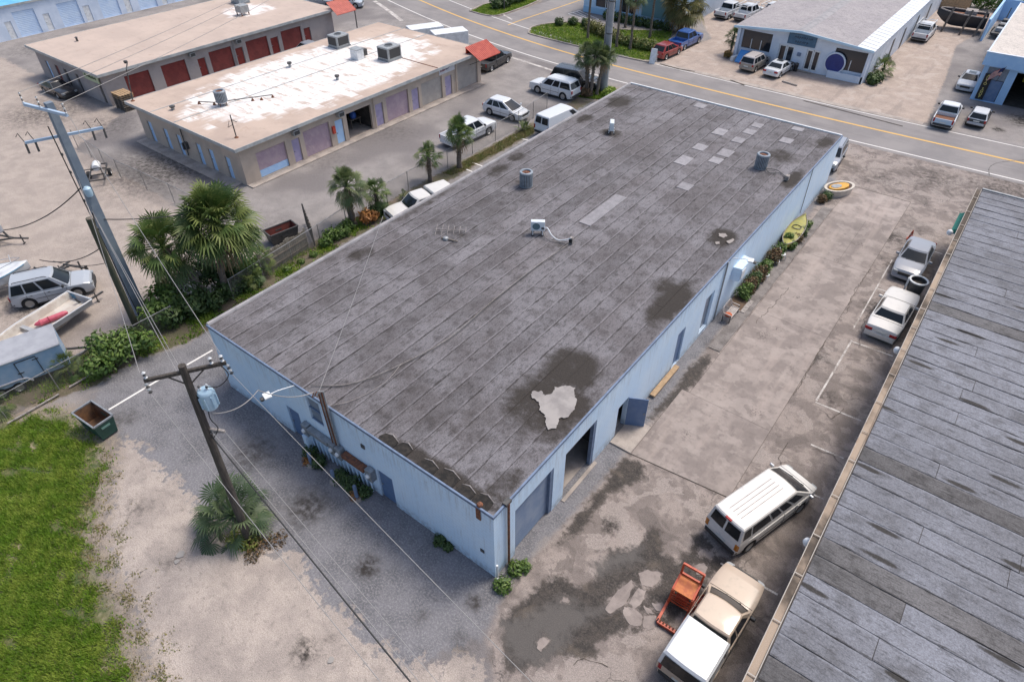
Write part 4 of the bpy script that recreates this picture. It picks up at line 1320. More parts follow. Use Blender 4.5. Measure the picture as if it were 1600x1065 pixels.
M_AC2 = mat('blue_grey_casing', (.22, .26, .30), .5, .2, c2=(.30, .34, .38), scale=4)
round_condenser('round condenser on legs with pipework on the white patched roof', -46.6, 19.3, zt, .5, .85, None, .35)
pw = wthing('roof_pipework', 'low black pipe run with rusty feet around the round condenser', 'pipework', (-46, 20, zt))
MB().tube([(-48.6, 18.2, zt + .22), (-47.3, 18.9, zt + .22), (-46.4, 19.6, zt + .35), (-45.4, 21.6, zt + .3), (-44.6, 23.2, zt + .25)], .04, 6).build('pipe', M_DARKM, pw)
for x, y in ((-48.6, 18.2), (-47.3, 18.9), (-45.4, 21.6), (-44.9, 22.2), (-44.6, 23.2)):
    MB().lathe([(.16, 0), (.12, .08), (.05, .22), (0, .24)], 8, (x, y, zt)).build('foot', M_RUST, pw, smooth=True)
for i, (x, y, h) in enumerate(((-50.0, 29.4, .5), (-43.4, 29.9, .45), (-49.2, 16.0, .35))):
    t = thing('roof_vent', 'small grey roof vent ' + ('beyond the long white patch', 'near the eave over the mauve doors', 'near the far end corner')[i], 'vent', (x, y, zt), 0, 'small roof vents')
    MB().lathe([(.14, 0), (.14, h * .7)], 10).build('pipe', M_GREYM, t, smooth=True)
    MB().lathe([(.24, h * .7), (.24, h), (0, h + .06)], 10).build('cap', M_DARKM, t, smooth=True)
t = thing('mast', 'short black mast with brackets at the near corner of the patched roof', 'mast', (-39.7, 15.9, zt))
MB().tube([(0, 0, 0), (0, 0, 1.9)], .05, 7).build('pole', M_DARKM, t)
MB().bar((0, 0, 1.1), (-.5, -.2, .8), .04).bar((-.5, -.2, .8), (-.6, .1, 1.2), .03).bar((0, 0, 1.5), (.3, .25, 1.3), .04).build('bracket', M_DARKM, t)
MB().lathe([(.2, 0), (.12, .08), (.05, .1)], 8).build('base', M_RUST, t)
t = thing('mast', 'tall leaning service mast at the far left corner of the patched roof', 'mast', (-54.0, 14.9, zt))
MB().tube([(0, 0, 0), (-.3, .6, 2.6), (-.5, 1.0, 3.1), (-.9, 1.0, 3.0)], .05, 7).build('pole', M_DARKM, t)
MB().lathe([(.2, 0), (.12, .08), (.05, .1)], 8).build('base', M_RUST, t)
MB().lathe([(0, -.15), (.14, -.1), (.18, .1), (0, .16)], 8, (-.9, 1.0, 3.0)).build('weatherhead', M_DARKM, t, smooth=True)
# service conduit bundle on the end wall
MB().tube([(-46.6, my0 - .1, mh), (-46.6, my0 - .12, .4)], .05, 6).box(-46.95, my0 - .25, .9, -46.75, my0 - .003, 1.5).box(-46.45, my0 - .25, 1.1, -46.2, my0 - .003, 1.7).build('meter_boxes', M_DARKM, mid)

back = wthing('storage_building', 'farther storage building with plain tan roof and dark red roller doors', 'building', (-71.5, 31.5, 0))
bx0, bx1, by0, by1, bh = -79.0, -64.1, 16.9, 46.8, 3.15
bd = [('r', 19.05, 21.75, 2.42), ('r', 23.1, 25.95, 2.42), ('p', 27.35, 28.3, 2.05), ('r', 28.85, 31.75, 2.4), ('p', 32.2, 33.2, 2.0), ('r', 33.7, 36.7, 2.4), ('p', 37.1, 38.2, 2.0), ('r', 38.7, 41.7, 2.4), ('p', 42.1, 43.1, 2.0)]
M_GREYTAN = mat('grey_tan_wall', (.36, .325, .315), .85, c2=(.31, .28, .275), scale=.6, fine=.06)
wall(MB(), 'x', bx1, by0, by1, 0, bh, [(a, b, .15, z) for _, a, b, z in bd], -.2).build('wall', M_GREYTAN, back)
be = [(-77.2, -76.5, M_SKYDOOR), (-75.0, -74.25, M_REDROLL), (-73.0, -72.3, M_DARKM), (-70.4, -69.7, M_DARKM), (-65.5, -64.9, M_DARKM)]
wall(MB(), 'y', by0, bx0, bx1 - .2, 0, bh, [(a, b, .05, 2.05) for a, b, _ in be], .2).build('wall', M_GREYTAN, back)
MB().box(bx0, by0 + .2, 0, bx0 + .2, by1, bh).box(bx0 + .2, by1 - .2, 0, bx1 - .2, by1, bh).build('wall', M_GREYTAN, back)
for k, a, b, z in bd:
    if k == 'r':
        roller('roller_door', M_REDROLL, back, 'x', bx1 - .14, a + .003, b - .003, .155, z - .003, 1, .13)
    else:
        person_door(back, 'x', bx1 - .14, a + .01, b - .01, .16, z - .01, 1, M_REDROLL, M_GREYTAN)
for a, b, mt in be:
    person_door(back, 'y', by0 + .14, a + .01, b - .01, .06, 2.04, -1, mt, M_GREYTAN)
M_BKROOF = coated_roof('plain_tan_roof', (.50, .405, .345), (.44, .355, .305), (.70, .66, .64), -72, 40, 6, 7, .98)
eave_roof(back, M_BKROOF, bx0, by0, bx1, by1, bh)
red_canopy(back, bx1 - .2, 46.4, bx1 + 1.6, 49.6, 4.1, 2.9)
MB().bar((bx1 + 1.5, 49.4, 2.9), (bx1 + 1.5, 49.4, 0), .1).build('canopy_post', M_DARKM, back)
MB().tube([(bx1 + .1, 32.0, bh), (bx1 + .1, 32.0, .1)], .05, 6).build('downpipe', M_GREYM, back)
window_ac(back, bx1 + .004, 26.8, 2.75)
window_ac(back, bx1 + .004, 32.7, 2.75)
M_SIGNG = mat('pale_green_sign', (.42, .50, .33), .5)
M_SIGNGD = mat('dark_green_lettering', (.06, .10, .05), .5)
sg = box('sign_board', M_SIGNG, back, -67.6, by0 - .22, 2.2, -64.6, by0 - .12, 3.1)
rs = random.Random(8)
for i in range(9):
    x = -67.3 + i * .27
    MB().tube([(x, by0 - .235, 2.5 + rs.random() * .1), (x + .1, by0 - .235, 2.72 + rs.random() * .1), (x + .2, by0 - .235, 2.5 + rs.random() * .1)], .03, 5).build('lettering', M_SIGNGD, sg)
pal = wthing('stacked_pallets', 'stack of weathered timber pallets at the corner of the red door building', 'pallets', (-62.3, 17.6, 0))
for i in range(9):
    for q in range(5):
        MB().box(-63.3, 16.9 + q * .28 + .03 * (i % 2), i * .19 + .1, -61.5 + .05 * (i % 3), 17.12 + q * .28 + .03 * (i % 2), i * .19 + .13).build('board', M_PLANK if i > 5 else M_WOODG, pal)
    for q in range(3):
        MB().box(-63.25 + q * .8, 16.9, i * .19, -63.12 + q * .8, 18.2, i * .19 + .099).build('bearer', M_WOODG, pal)
t = thing('roof_water_cooler', 'grey cooler box on a timber stand on the plain tan roof', 'air conditioner', (-70.5, 38.3, bh + .22))
MB().box(-.6, -.6, .35, .6, .6, 1.15).build('casing', M_AC, t, bevel=.03)
for x in (-.5, .5):
    for y in (-.5, .5):
        MB().box(x - .05, y - .05, 0, x + .05, y + .05, .35).build('leg', M_RUST, t)
t = thing('roof_water_cooler', 'blue-grey cooler box at the top edge of the plain tan roof', 'air conditioner', (-75.6, 41.5, bh + .22))
MB().box(-.9, -.8, .1, .9, .8, 1.25).build('casing', M_AC2, t, bevel=.03)
MB().box(-.95, -.85, 0, .95, .85, .098).build('curb', M_GREYM, t)
t = thing('roof_vent', 'tiny roof vent on the near left part of the plain tan roof', 'vent', (-76.2, 20.6, bh + .22), 0, 'small roof vents')
MB().lathe([(.12, 0), (.12, .4), (.2, .4), (0, .5)], 8).build('pipe', M_DARKM, t, smooth=True)

M_ULDOOR = mat('washed_blue_roller_door', (.50, .64, .84), .6, c2=(.57, .70, .87), scale=1)
ul = wthing('workshop_row', 'long whitewashed workshop row with roller doors behind the storage buildings', 'building', (-103, 45, 0))
M_WASH = mat('whitewashed_wall', (.64, .72, .84), .85, c2=(.54, .63, .76), scale=.6, fine=.08)
ud = [('p', 20.4, 21.2, 2.1), ('r', 21.7, 24.35, 3.0), ('p', 25.1, 25.9, 2.1), ('r', 27.2, 29.9, 2.95), ('p', 30.3, 31.2, 2.05), ('r', 32.6, 35.2, 2.95), ('p', 36, 36.9, 2.05), ('r', 38, 40.7, 2.95), ('p', 41.5, 42.3, 2.05), ('r', 43.5, 46.2, 2.95)]
wall(MB(), 'x', -96.2, 12, 70, 0, 3.7, [(a, b, .05, z) for _, a, b, z in ud], -.22).build('wall', M_WASH, ul)
MB().box(-110, 12, 0, -96.42, 12.2, 3.7).box(-110, 69.8, 0, -96.42, 70, 3.7).box(-110, 12.2, 0, -109.8, 69.8, 3.7).build('wall', M_WASH, ul)
for k, a, b, z in ud:
    if k == 'r':
        roller('roller_door', M_ULDOOR, ul, 'x', -96.34, a + .003, b - .003, .06, z - .003, 1, .2)
    else:
        person_door(ul, 'x', -96.32, a + .01, b - .01, .06, z - .01, 1, M_WHITEM, M_WASH)
eave_roof(ul, mat('sky_blue_metal_roof', (.12, .42, .66), .45, c2=(.16, .48, .70), scale=1.0), -110, 12, -96.2, 70, 3.72, .15, .18)

# ------------------------------------------------------------------ showroom across the road
sh = wthing('showroom', 'white showroom with low gabled grey roof and large blue disc', 'building', (-12, 85, 0))
M_SHW = mat('bright_white_wall', (.66, .72, .80), .7, c2=(.58, .65, .75), scale=.8, fine=.05)
M_SHROOF = roof_mat('pale_grey_felt_roof', (.36, .335, .34), (.31, .29, .30), (.26, .245, .25), (.25, 1.4, 1), None, vr=.02)
sy = 71.0
sholes = [(-18.9, -15.4, 1.2, 3.2), (-14.4, -12.6, .1, 2.4), (-11.2, -9.65, .1, 2.4), (-8.2, -4.75, .95, 3.1)]
wall(MB(), 'y', sy, -19.4, -4.4, 0, 3.45, sholes, .25).build('wall', M_SHW, sh)
MB().add([(-19.4, sy, 3.45), (-4.4, sy, 3.45), (-12.2, sy, 4.05), (-19.4, sy + .25, 3.45), (-4.4, sy + .25, 3.45), (-12.2, sy + .25, 4.05)], [(0, 1, 2), (5, 4, 3), (0, 2, 5, 3), (1, 4, 5, 2)]).build('gable', M_SHW, sh)
MB().box(-19.4, sy + .25, 0, -19.15, 112, 3.44).box(-4.65, sy + .25, 0, -4.4, 112, 3.44).build('wall', M_SHW, sh)
y0, y1 = sy - .6, 112.0
rf = MB().add([(-19.9, y0, 3.42), (-12.2, y0, 4.08), (-12.2, y1, 4.08), (-19.9, y1, 3.42), (-19.9, y0, 3.58), (-12.2, y0, 4.24), (-12.2, y1, 4.24), (-19.9, y1, 3.58)],
              [(0, 3, 2, 1), (4, 5, 6, 7), (0, 1, 5, 4), (2, 3, 7, 6), (3, 0, 4, 7)]).add(
    [(-12.2, y0, 4.08), (-6.0, y0, 3.56), (-6.0, y1, 3.56), (-12.2, y1, 4.08), (-12.2, y0, 4.24), (-6.0, y0, 3.72), (-6.0, y1, 3.72), (-12.2, y1, 4.24)],
    [(0, 3, 2, 1), (4, 5, 6, 7), (0, 1, 5, 4), (1, 2, 6, 5), (2, 3, 7, 6)]).build('roof', M_SHROOF, sh)
MB().add([(-12.75, y0 + .05, 4.2), (-11.65, y0 + .05, 4.2), (-11.65, y1 - .1, 4.2), (-12.75, y1 - .1, 4.2), (-12.2, y0 + .05, 4.262), (-12.2, y1 - .1, 4.262)], [(0, 4, 5, 3), (4, 1, 2, 5)]).build('ridge_strip', M_GUT, rf)
M_SKYF = mat('pale_blue_fascia', (.52, .70, .82), .5, c2=(.45, .63, .78), scale=1.2)
MB().bar((-19.95, y0 - .04, 3.5), (-12.2, y0 - .04, 4.16), .08, .24).bar((-12.2, y0 - .04, 4.16), (-4.2, y0 - .04, 3.5), .08, .24).build('fascia', M_SKYF, sh)
# white metal lean-to roof along the right side
M_WTIN = mat('white_tin_roof', (.72, .75, .78), .4, c2=(.64, .68, .72), scale=1)
lt = MB()
for i in range(34):
    ya, yb = y0 + i * 1.22, y0 + (i + 1) * 1.22 - .1
    lt.add([(-6.04, ya, 3.735), (-4.2, ya, 3.47), (-4.2, yb, 3.47), (-6.04, yb, 3.735)], [(0, 1, 2, 3)])
    lt.add([(-6.04, yb, 3.765), (-4.2, yb, 3.5), (-4.2, yb + .1, 3.5), (-6.04, yb + .1, 3.765)], [(0, 1, 2, 3)])
lt.build('lean_to_roof', M_WTIN, sh)
M_TINW = mat('white_tin_siding', (.60, .66, .73), .5, c2=(.5, .56, .63), scale=.8)
wl = MB()
for i in range(60):
    ya = sy + .3 + i * .68
    wl.box(-4.38, ya, 0, -4.31, ya + .62, 3.45)
wl.box(-4.395, sy + .3, 0, -4.382, 111.6, 3.44)
wl.build('siding', M_TINW, sh)
for yy in (80.5, 86, 93, 100):
    box('siding_door', M_DARKM, sh, -4.305, yy, .05, -4.28, yy + .9, 2.4)
M_SHWIN = mat('dark_showroom_glass', (.018, .022, .03), .12, spec=.7)
for nm, a, b, z0, z1 in (('window', -18.9, -15.4, 1.2, 3.2), ('window', -8.2, -4.75, .95, 3.1)):
    w_ = box(nm, M_SHWIN, sh, a + .01, sy + .12, z0 + .01, b - .01, sy + .15, z1 - .01)
    for q in ((.33, .66) if a < -10 else (.55,)):
        xx = a + (b - a) * q
        box('mullion', M_WHITEM, w_, xx - .04, sy + .04, z0 + .01, xx + .04, sy + .118, z0 + 1.1)
for a, b in ((-14.4, -12.6), (-11.2, -9.65)):
    m_ = (a + b) / 2
    for q0, q1 in ((a, m_), (m_, b)):
        d = box('door', M_WHITEM, sh, q0 + .02, sy + .08, .11, q1 - .02, sy + .13, 2.38, .01)
        box('pane', M_SHWIN, d, q0 + .16, sy + .06, .3, q1 - .16, sy + .078, 2.22)
sg = box('sign_board', mat('deep_blue_sign', (.05, .125, .21), .4, c2=(.07, .15, .24), scale=2), sh, -13.6, sy - .12, 2.62, -10.45, sy - .003, 3.78)
M_SIGNL = mat('near_black_lettering', (.012, .016, .035), .5)
rs = random.Random(6)
for i in range(8):
    x = -12.9 + i * .26
    MB().tube([(x, sy - .135, 3.3 + rs.random() * .1), (x + .08, sy - .135, 3.55), (x + .17, sy - .135, 3.3 + rs.random() * .15)], .03, 5).build('lettering', M_SIGNL, sg)
for i in range(6):
    x = -12.7 + i * .25
    MB().tube([(x, sy - .135, 2.85), (x + rs.uniform(.0, .1), sy - .135, 3.07), (x + .16, sy - .135, 2.85 + rs.random() * .2)], .03, 5).build('lettering', M_SIGNL, sg)
dc = MB().lathe([(0, -.12), (.95, -.12), (1.0, -.1), (1.0, -.02)], 40, (-7.85, sy - .14, 1.55), 'Y').build('blue_disc', mat('royal_blue_paint', (.008, .022, .16), .4, c2=(.012, .03, .19), scale=2), sh)
MB().lathe([(1.0, -.09), (1.0, -.15), (1.12, -.12), (1.15, .0), (1.12, .1)], 40, (-7.85, sy - .14, 1.55), 'Y').build('disc_rim', M_SHW, dc, smooth=True)
box('planter_wall', M_SHW, sh, -8.3, sy - .5, 0, -4.5, sy - .26, .75, .02)
box('mail_box', M_BLUEDK, sh, -12.15, sy - .18, 1.5, -11.75, sy - .003, 1.85)
box('end_pier', M_SHW, sh, -4.72, sy - .5, 0, -4.45, sy - .005, 3.4, .02)
box('end_pier', M_SHW, sh, -19.45, sy - .5, 0, -19.1, sy - .005, 3.4, .02)
# inclined blue display frame at the left end and bins by the doors
t = wthing('display_ramp', 'white A-shaped ramp with bright blue panel under the left showroom window', 'display ramp', (-18.2, 70.1, 0))
MB().prism([(-19.2, 69.2), (-18.85, 69.2), (-18.5, 70.6), (-18.85, 70.6)], 0, .5).build('frame', M_WHITEM, t)
MB().add([(-18.6, 69.1, .1), (-17.5, 69.1, .1), (-17.5, 70.5, 1.1), (-18.6, 70.5, 1.1), (-18.6, 69.1, .02), (-17.5, 69.1, .02), (-17.5, 70.55, 1.0), (-18.6, 70.55, 1.0)], [(0, 1, 2, 3), (4, 7, 6, 5), (0, 4, 5, 1), (1, 5, 6, 2), (2, 6, 7, 3), (3, 7, 4, 0)]).build('panel', mat('bright_blue_panel', (.05, .25, .60), .4), t)
for i, x in enumerate((-12.3, -11.75)):
    t = thing('litter_bin', 'black litter bin beside the showroom doors, ' + ('left one' if i == 0 else 'right one'), 'bin', (x, 70.3, 0), 0, 'litter bins at the showroom')
    MB().lathe([(.2, 0), (.26, .8)], 12).build('body', M_BLACK, t, smooth=True)
    MB().lathe([(.29, .8), (.28, .88), (.1, .96), (0, .96)], 12).build('lid', M_DARKM, t, smooth=True)

# ------------------------------------------------------------------ auto shop at the right edge
au = wthing('workshop', 'flat-roofed blue and white workshop with open bay at the right edge', 'building', (14, 82, 0))
M_AUW = mat('light_blue_workshop_paint', (.30, .50, .76), .6, c2=(.35, .55, .79), scale=1)
M_AUROOF = roof_mat('cream_felt_roof', (.60, .55, .50), (.55, .505, .46), (.47, .43, .40), (1, 1, 1), None, vr=.02)
ay = 73.2
wall(MB(), 'y', ay, 5.9, 26, 0, 3.7, [(6.35, 8.15, .08, 3.4), (8.9, 14, 0, 3.3), (15, 20, 0, 3.3)], .25).build('wall', M_AUW, au)
MB().box(5.9, ay + .25, 0, 6.1, 96, 3.68).box(25.8, ay + .25, 0, 26, 96, 3.68).box(6.1, 95.8, 0, 25.8, 96, 3.68).build('wall', M_WASH, au)
box('roof', M_AUROOF, au, 5.75, ay - .5, 4.6, 26.2, 96.2, 4.8)
box('canopy_face', M_AUW, au, 5.62, ay - .62, 3.62, 26.3, ay - .503, 4.86)
box('canopy_side', M_WASH, au, 5.62, ay - .5, 4.5, 5.745, 96.2, 4.86)
box('canopy_soffit', M_WASH, au, 5.75, ay - .5, 3.72, 26.2, ay + .2, 3.78)
box('coping', M_SHW, au, 5.55, ay - .68, 4.862, 26.3, ay - .45, 4.92)
box('upper_wall', M_WASH, au, 5.9, ay + .01, 3.79, 26, 95.9, 4.59)
dw = box('window', M_FROST, au, 6.36, ay + .1, 2.2, 8.14, ay + .14, 3.38)
dd = box('door', M_BLUEDOOR, au, 7.0, ay + .1, .09, 8.1, ay + .15, 2.15)
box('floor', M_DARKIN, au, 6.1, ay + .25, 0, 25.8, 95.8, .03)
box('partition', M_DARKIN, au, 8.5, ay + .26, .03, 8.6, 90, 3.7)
MB().box(9.6, 77.3, 1.4, 10.5, 77.36, 2.6).build('yellow_notice', mat('yellow_notice', (.55, .45, .05), .6), au)
vs_ = wthing('vertical_sign', 'tall black sign board with stacked yellow letters on the blue workshop', 'sign', (6.7, ay - .1, 0))
MB().box(6.3, ay - .12, .2, 6.98, ay - .03, 2.75).build('board', M_BLACK, vs_)
M_YEL = mat('yellow_lettering', (.75, .66, .22), .5)
for i, ch in enumerate('AUTO SHOP'):
    if ch == ' ':
        continue
    cu = bpy.data.curves.new('letter', 'FONT')
    cu.body = ch
    cu.size = .36
    cu.extrude = .01
    cu.align_x = 'CENTER'
    cu.materials.append(M_YEL)
    tmp = bpy.data.objects.new('letter_curve', cu)
    COL.objects.link(tmp)
    lm = bpy.data.meshes.new_from_object(tmp.evaluated_get(bpy.context.evaluated_depsgraph_get()))
    bpy.data.objects.remove(tmp)
    meshobj('letter', lm, vs_, (6.64, ay - .135, 2.44 - i * .265), (R(90), 0, 0))
fl = wthing('flag', 'striped national flag hanging on a slanted pole at the blue workshop', 'flag', (7.5, ay - .7, 2.2))
MB().tube([(7.45, ay - .15, 2.1), (7.75, ay - 1.3, 4.0)], .025, 6).build('pole', M_DARKM, fl)
M_FR, M_FW, M_FB = mat('flag_red', (.40, .03, .04), .8), mat('flag_white', (.75, .72, .72), .8), mat('flag_blue', (.02, .03, .12), .8)
P0, P1 = Vector((7.72, ay - 1.2, 3.85)), Vector((7.58, ay - .62, 2.9))
for i in range(13):
    a0, a1 = P0.lerp(P1, i / 13), P0.lerp(P1, (i + 1) / 13)
    mb = MB()
    n = 8
    x00 = 3 if i < 7 else 0
    pts = []
    for q in range(x00, n + 1):
        s_ = q / n
        dv = Vector((-.95 * s_, -.12 * math.sin(s_ * 7 + i * .2), -.55 * s_ * s_ - .25 * s_ + .06 * math.sin(s_ * 9)))
        pts.append((a0 + dv, a1 + dv))
    k = len(pts)
    mb.add([p for p, _ in pts] + [p for _, p in pts], [(q, q + 1, k + q + 1, k + q) for q in range(k - 1)])
    mb.build('stripe', M_FR if i % 2 == 0 else M_FW, fl)
mb = MB()
pts = []
for q in range(0, 4):
    s_ = q / 8
    dv = Vector((-.95 * s_, -.12 * math.sin(s_ * 7), -.55 * s_ * s_ - .25 * s_ + .06 * math.sin(s_ * 9)))
    pts.append((P0 + dv, P0.lerp(P1, 7 / 13) + dv))
mb.add([p for p, _ in pts] + [p for _, p in pts], [(q, q + 1, 5 + q, 4 + q) for q in range(3)])
mb.build('canton', M_FB, fl)

# ------------------------------------------------------------------ pale blue building at the top
bb = wthing('office_building', 'pale blue low office with teal panel behind the palms', 'building', (-38, 86, 0))
M_PB = mat('powder_blue_wall', (.46, .64, .80), .7, c2=(.40, .58, .76), scale=.8)
wall(MB(), 'y', 76.6, -44.8, -30.4, 0, 4.2, [(-42.8, -39.6, 1.0, 2.6), (-38.6, -36.4, .9, 2.6)], .25).build('wall', M_PB, bb)
MB().box(-44.8, 76.85, 0, -44.55, 104, 4.2).box(-30.65, 76.85, 0, -30.4, 104, 4.2).box(-44.55, 103.7, 0, -30.65, 104, 4.2).build('wall', M_PB, bb)
box('teal_panel', mat('teal_panel', (.13, .26, .31), .5), bb, -35.4, 76.5, 1.0, -31.0, 76.597, 3.6)
for a, b, z0, z1 in ((-42.8, -39.6, 1.0, 2.6), (-38.6, -36.4, .9, 2.6)):
    w_ = box('window', M_SHWIN, bb, a + .01, 76.72, z0 + .01, b - .01, 76.75, z1 - .01)
    MB().box((a + b) / 2 - .04, 76.66, z0 + .01, (a + b) / 2 + .04, 76.718, z1 - .01).build('mullion', M_WHITEM, w_)
box('roof', M_AUROOF, bb, -45.2, 76.2, 4.21, -30.0, 104.3, 4.45)
box('base_course', mat('sky_blue_base', (.30, .52, .72), .6), bb, -44.8, 76.55, .02, -35.5, 76.598, .8)
gw = wthing('side_wall_building', 'plain grey-blue building flank beside the work trucks', 'building', (-30, 98, 0))
MB().box(-30.2, 84.2, 0, -29.9, 112, 5.0).build('wall', mat('grey_blue_stucco', (.42, .49, .58), .8, c2=(.37, .44, .53), scale=.7), gw)
MB().box(-30.3, 84.1, 5.003, -29.8, 112, 5.15).build('coping', M_FASCIA, gw)

# ------------------------------------------------------------------ plant on the warehouse roof
def mini_split(label, x, y, z, rz):
    t = thing('mini_split_unit', label, 'air conditioner', (x, y, z), rz, 'mini split condensers on the warehouse roof')
    MB().box(-.43, -.16, .28, .43, .16, .92).build('casing', M_MS, t, bevel=.025)
    MB().lathe([(.235, 0), (.26, -.02), (.26, .01)], 24, (-.1, -.165, .6), 'Y').build('fan_ring', M_MS, t, smooth=True)
    MB().lathe([(.235, -.006), (0, -.006)], 24, (-.1, -.165, .6), 'Y').build('fan_grille', M_MSG, t)
    MB().box(.22, -.168, .4, .4, -.162, .55).build('badge', M_DARKM, t)
    for s_ in (-.3, .3):
        MB().bar((s_, -.25, .25), (s_, .25, .25), .05).bar((s_, -.22, 0), (s_, -.16, .25), .04).bar((s_, .22, 0), (s_, .16, .25), .04).build('bracket', M_WHITEM, t)
        for q in (-.23, .23):
            MB().lathe([(.09, 0), (.08, .04), (.03, .05)], 8, (s_, q, 0)).build('rubber_foot', M_BLACK, t)
    return t


M_MS = mat('white_unit_casing', (.66, .72, .75), .4, c2=(.60, .66, .70), scale=3)
M_MSG = mat('teal_grey_fan_grille', (.10, .17, .20), .5)
RZ = BH
mini_split('white split unit with hose in the middle of the dark roof', -10.62, 17.66, RZ, R(35))
mini_split('white split unit near the far end of the dark roof', -14.82, 33.51, RZ, R(-60))
round_condenser('square-shouldered condenser near the left side of the dark roof', -14.91, 22.25, RZ, .44, .95, 'condensers on the warehouse roof')
round_condenser('square-shouldered condenser with pipes near the right side of the dark roof', -3.06, 34.77, RZ, .44, .95, 'condensers on the warehouse roof')
t = wthing('pipe_stub', 'pale capped pipe box at the end of the white hose', 'pipe stub', (-8.34, 18.02, RZ))
MB().box(-8.45, 17.9, RZ, -8.23, 18.12, RZ + .42).build('box', M_LIP, t, bevel=.02)
MB().box(-8.46, 17.875, RZ + .08, -8.24, 17.897, RZ + .34).build('opening', M_BLACK, t)
t = wthing('hose', 'white insulated hose from the split unit to the pipe box', 'hose', (-9.5, 17.8, RZ))
MB().tube(smooth([(-10.2, 17.75, RZ + .5), (-10.0, 17.8, RZ + .55), (-9.6, 17.7, RZ + .25), (-9.1, 17.7, RZ + .1), (-8.6, 17.85, RZ + .25), (-8.34, 17.95, RZ + .42)], 4), .04, 6).build('tube', M_WHITEM, t, smooth=True)
MB().tube(smooth([(-10.2, 17.6, RZ + .4), (-9.7, 17.4, RZ + .06), (-9.0, 17.6, RZ + .06), (-8.5, 17.85, RZ + .12)], 4), .025, 6).build('tube', M_LIP, t, smooth=True)
t = wthing('roof_cables', 'pair of pale cables lying across the dark roof', 'cable', (-9, 9, RZ))
for off, mt in ((0, M_LIP), (.08, M_DARKM)):
    MB().tube(smooth([(-8.4 + off, 17.7, RZ + .06), (-8.6 + off, 14, RZ + .045), (-8.5 + off, 10, RZ + .05), (-8.35 + off, 6.8, RZ + .05), (-9.0 + off, 3.6, RZ + .05), (-9.9 + off, 1.5, RZ + .05), (-11.2, .4, RZ + .05)], 5), .015, 5).build('cable', mt, t)
MB().tube(smooth([(-8.9, 4.0, RZ + .05), (-8.6, 2.6, RZ + .05), (-8.9, 1.0, RZ + .05), (-9.4, .1, RZ + .12)], 5), .015, 5).build('cable', M_LIP, t)
t = wthing('fallen_antenna', 'fallen television antenna lying near the left side of the dark roof', 'antenna', (-15, 14.4, RZ))
MB().bar((-15.9, 14.0, RZ + .12), (-14.2, 15.1, RZ + .16), .04).build('boom', M_LIP, t)
for k in range(6):
    p = Vector((-15.8, 14.05, RZ + .13)).lerp(Vector((-14.25, 15.05, RZ + .17)), k / 5)
    d = Vector((.35, -.5, 0)) * (1.1 - .1 * k)
    MB().bar(p - d, p + d, .022).build('element', M_LIP, t)
MB().lathe([(.2, 0), (.16, .14), (0, .2)], 8, (-14.7, 13.7, RZ)).build('mount', M_GREYM, t, smooth=True)
MB().bar((-15.0, 13.6, RZ + .05), (-13.9, 13.9, RZ + .06), .07, .06).build('mount_bar', M_WOODG, t)
t = wthing('roof_pipes', 'tangle of condenser pipes by the right edge of the dark roof', 'pipework', (-1.8, 34.4, RZ))
MB().tube(smooth([(-2.7, 34.8, RZ + .2), (-2.2, 34.2, RZ + .08), (-1.5, 34.7, RZ + .06), (-.9, 34.0, RZ + .1)], 4), .03, 5).tube(smooth([(-2.6, 34.6, RZ + .15), (-1.9, 35.0, RZ + .06), (-1.0, 34.3, RZ + .08)], 4), .025, 5).build('pipe', M_DARKM, t)
MB().box(-1.0, 33.9, RZ, -.75, 34.25, RZ + .35).build('junction_box', M_LIP, t, bevel=.02)
# ================================================================== VEHICLES
def car_paint(name, c, rough=.32, dirt=.15):
    m = NT(name)
    P = m.pos(False)
    n_ = m.noise(P, 2.2, 5, .65)
    col = m.mix(m.ramp(n_, .5, .75, 0, dirt), c, tuple(q * .55 + .05 for q in c))
    m.out(col, rough)
    m.p.inputs['Coat Weight'].default_value = .6
    m.p.inputs['Coat Roughness'].default_value = .1
    return m.m


PW = car_paint('white_car_paint', (.63, .65, .67))
PCREAM = car_paint('faded_white_car_paint', (.64, .62, .585), .4, .35)
PTAN = car_paint('sun_faded_beige_paint', (.50, .40, .31), .45, .5)
PSIL = car_paint('silver_car_paint', (.40, .43, .47), .3)
PGRY = car_paint('steel_grey_car_paint', (.26, .28, .32), .28)
PBLK = car_paint('black_car_paint', (.022, .024, .028), .25)
PRED = car_paint('red_car_paint', (.25, .025, .022), .3)
PBLU = car_paint('blue_car_paint', (.03, .10, .32), .3)
PGOLD = car_paint('pewter_car_paint', (.27, .25, .22), .3)
M_CGL = NT('car_glass')
M_CGL.out((.012, .016, .02), .05)
M_CGL.p.inputs['Specular IOR Level'].default_value = .4
M_CGL = M_CGL.m
M_TYRE = mat('tyre_rubber', (.022, .022, .023), .85)
M_RIM = mat('alloy_rim', (.42, .43, .44), .35, .7)
M_TRIM = mat('black_trim', (.03, .03, .032), .6)
M_CHR = mat('chrome_trim', (.55, .56, .57), .2, .9)
M_HEAD = mat('headlight_lens', (.30, .32, .33), .12)
M_TAIL = mat('tail_light_lens', (.30, .012, .015), .2)
M_AMB = mat('amber_lens', (.45, .16, .02), .25)
M_PLATE = mat('licence_plate', (.55, .57, .55), .5)
M_SEAT = mat('dark_cabin_interior', (.03, .03, .032), .9)

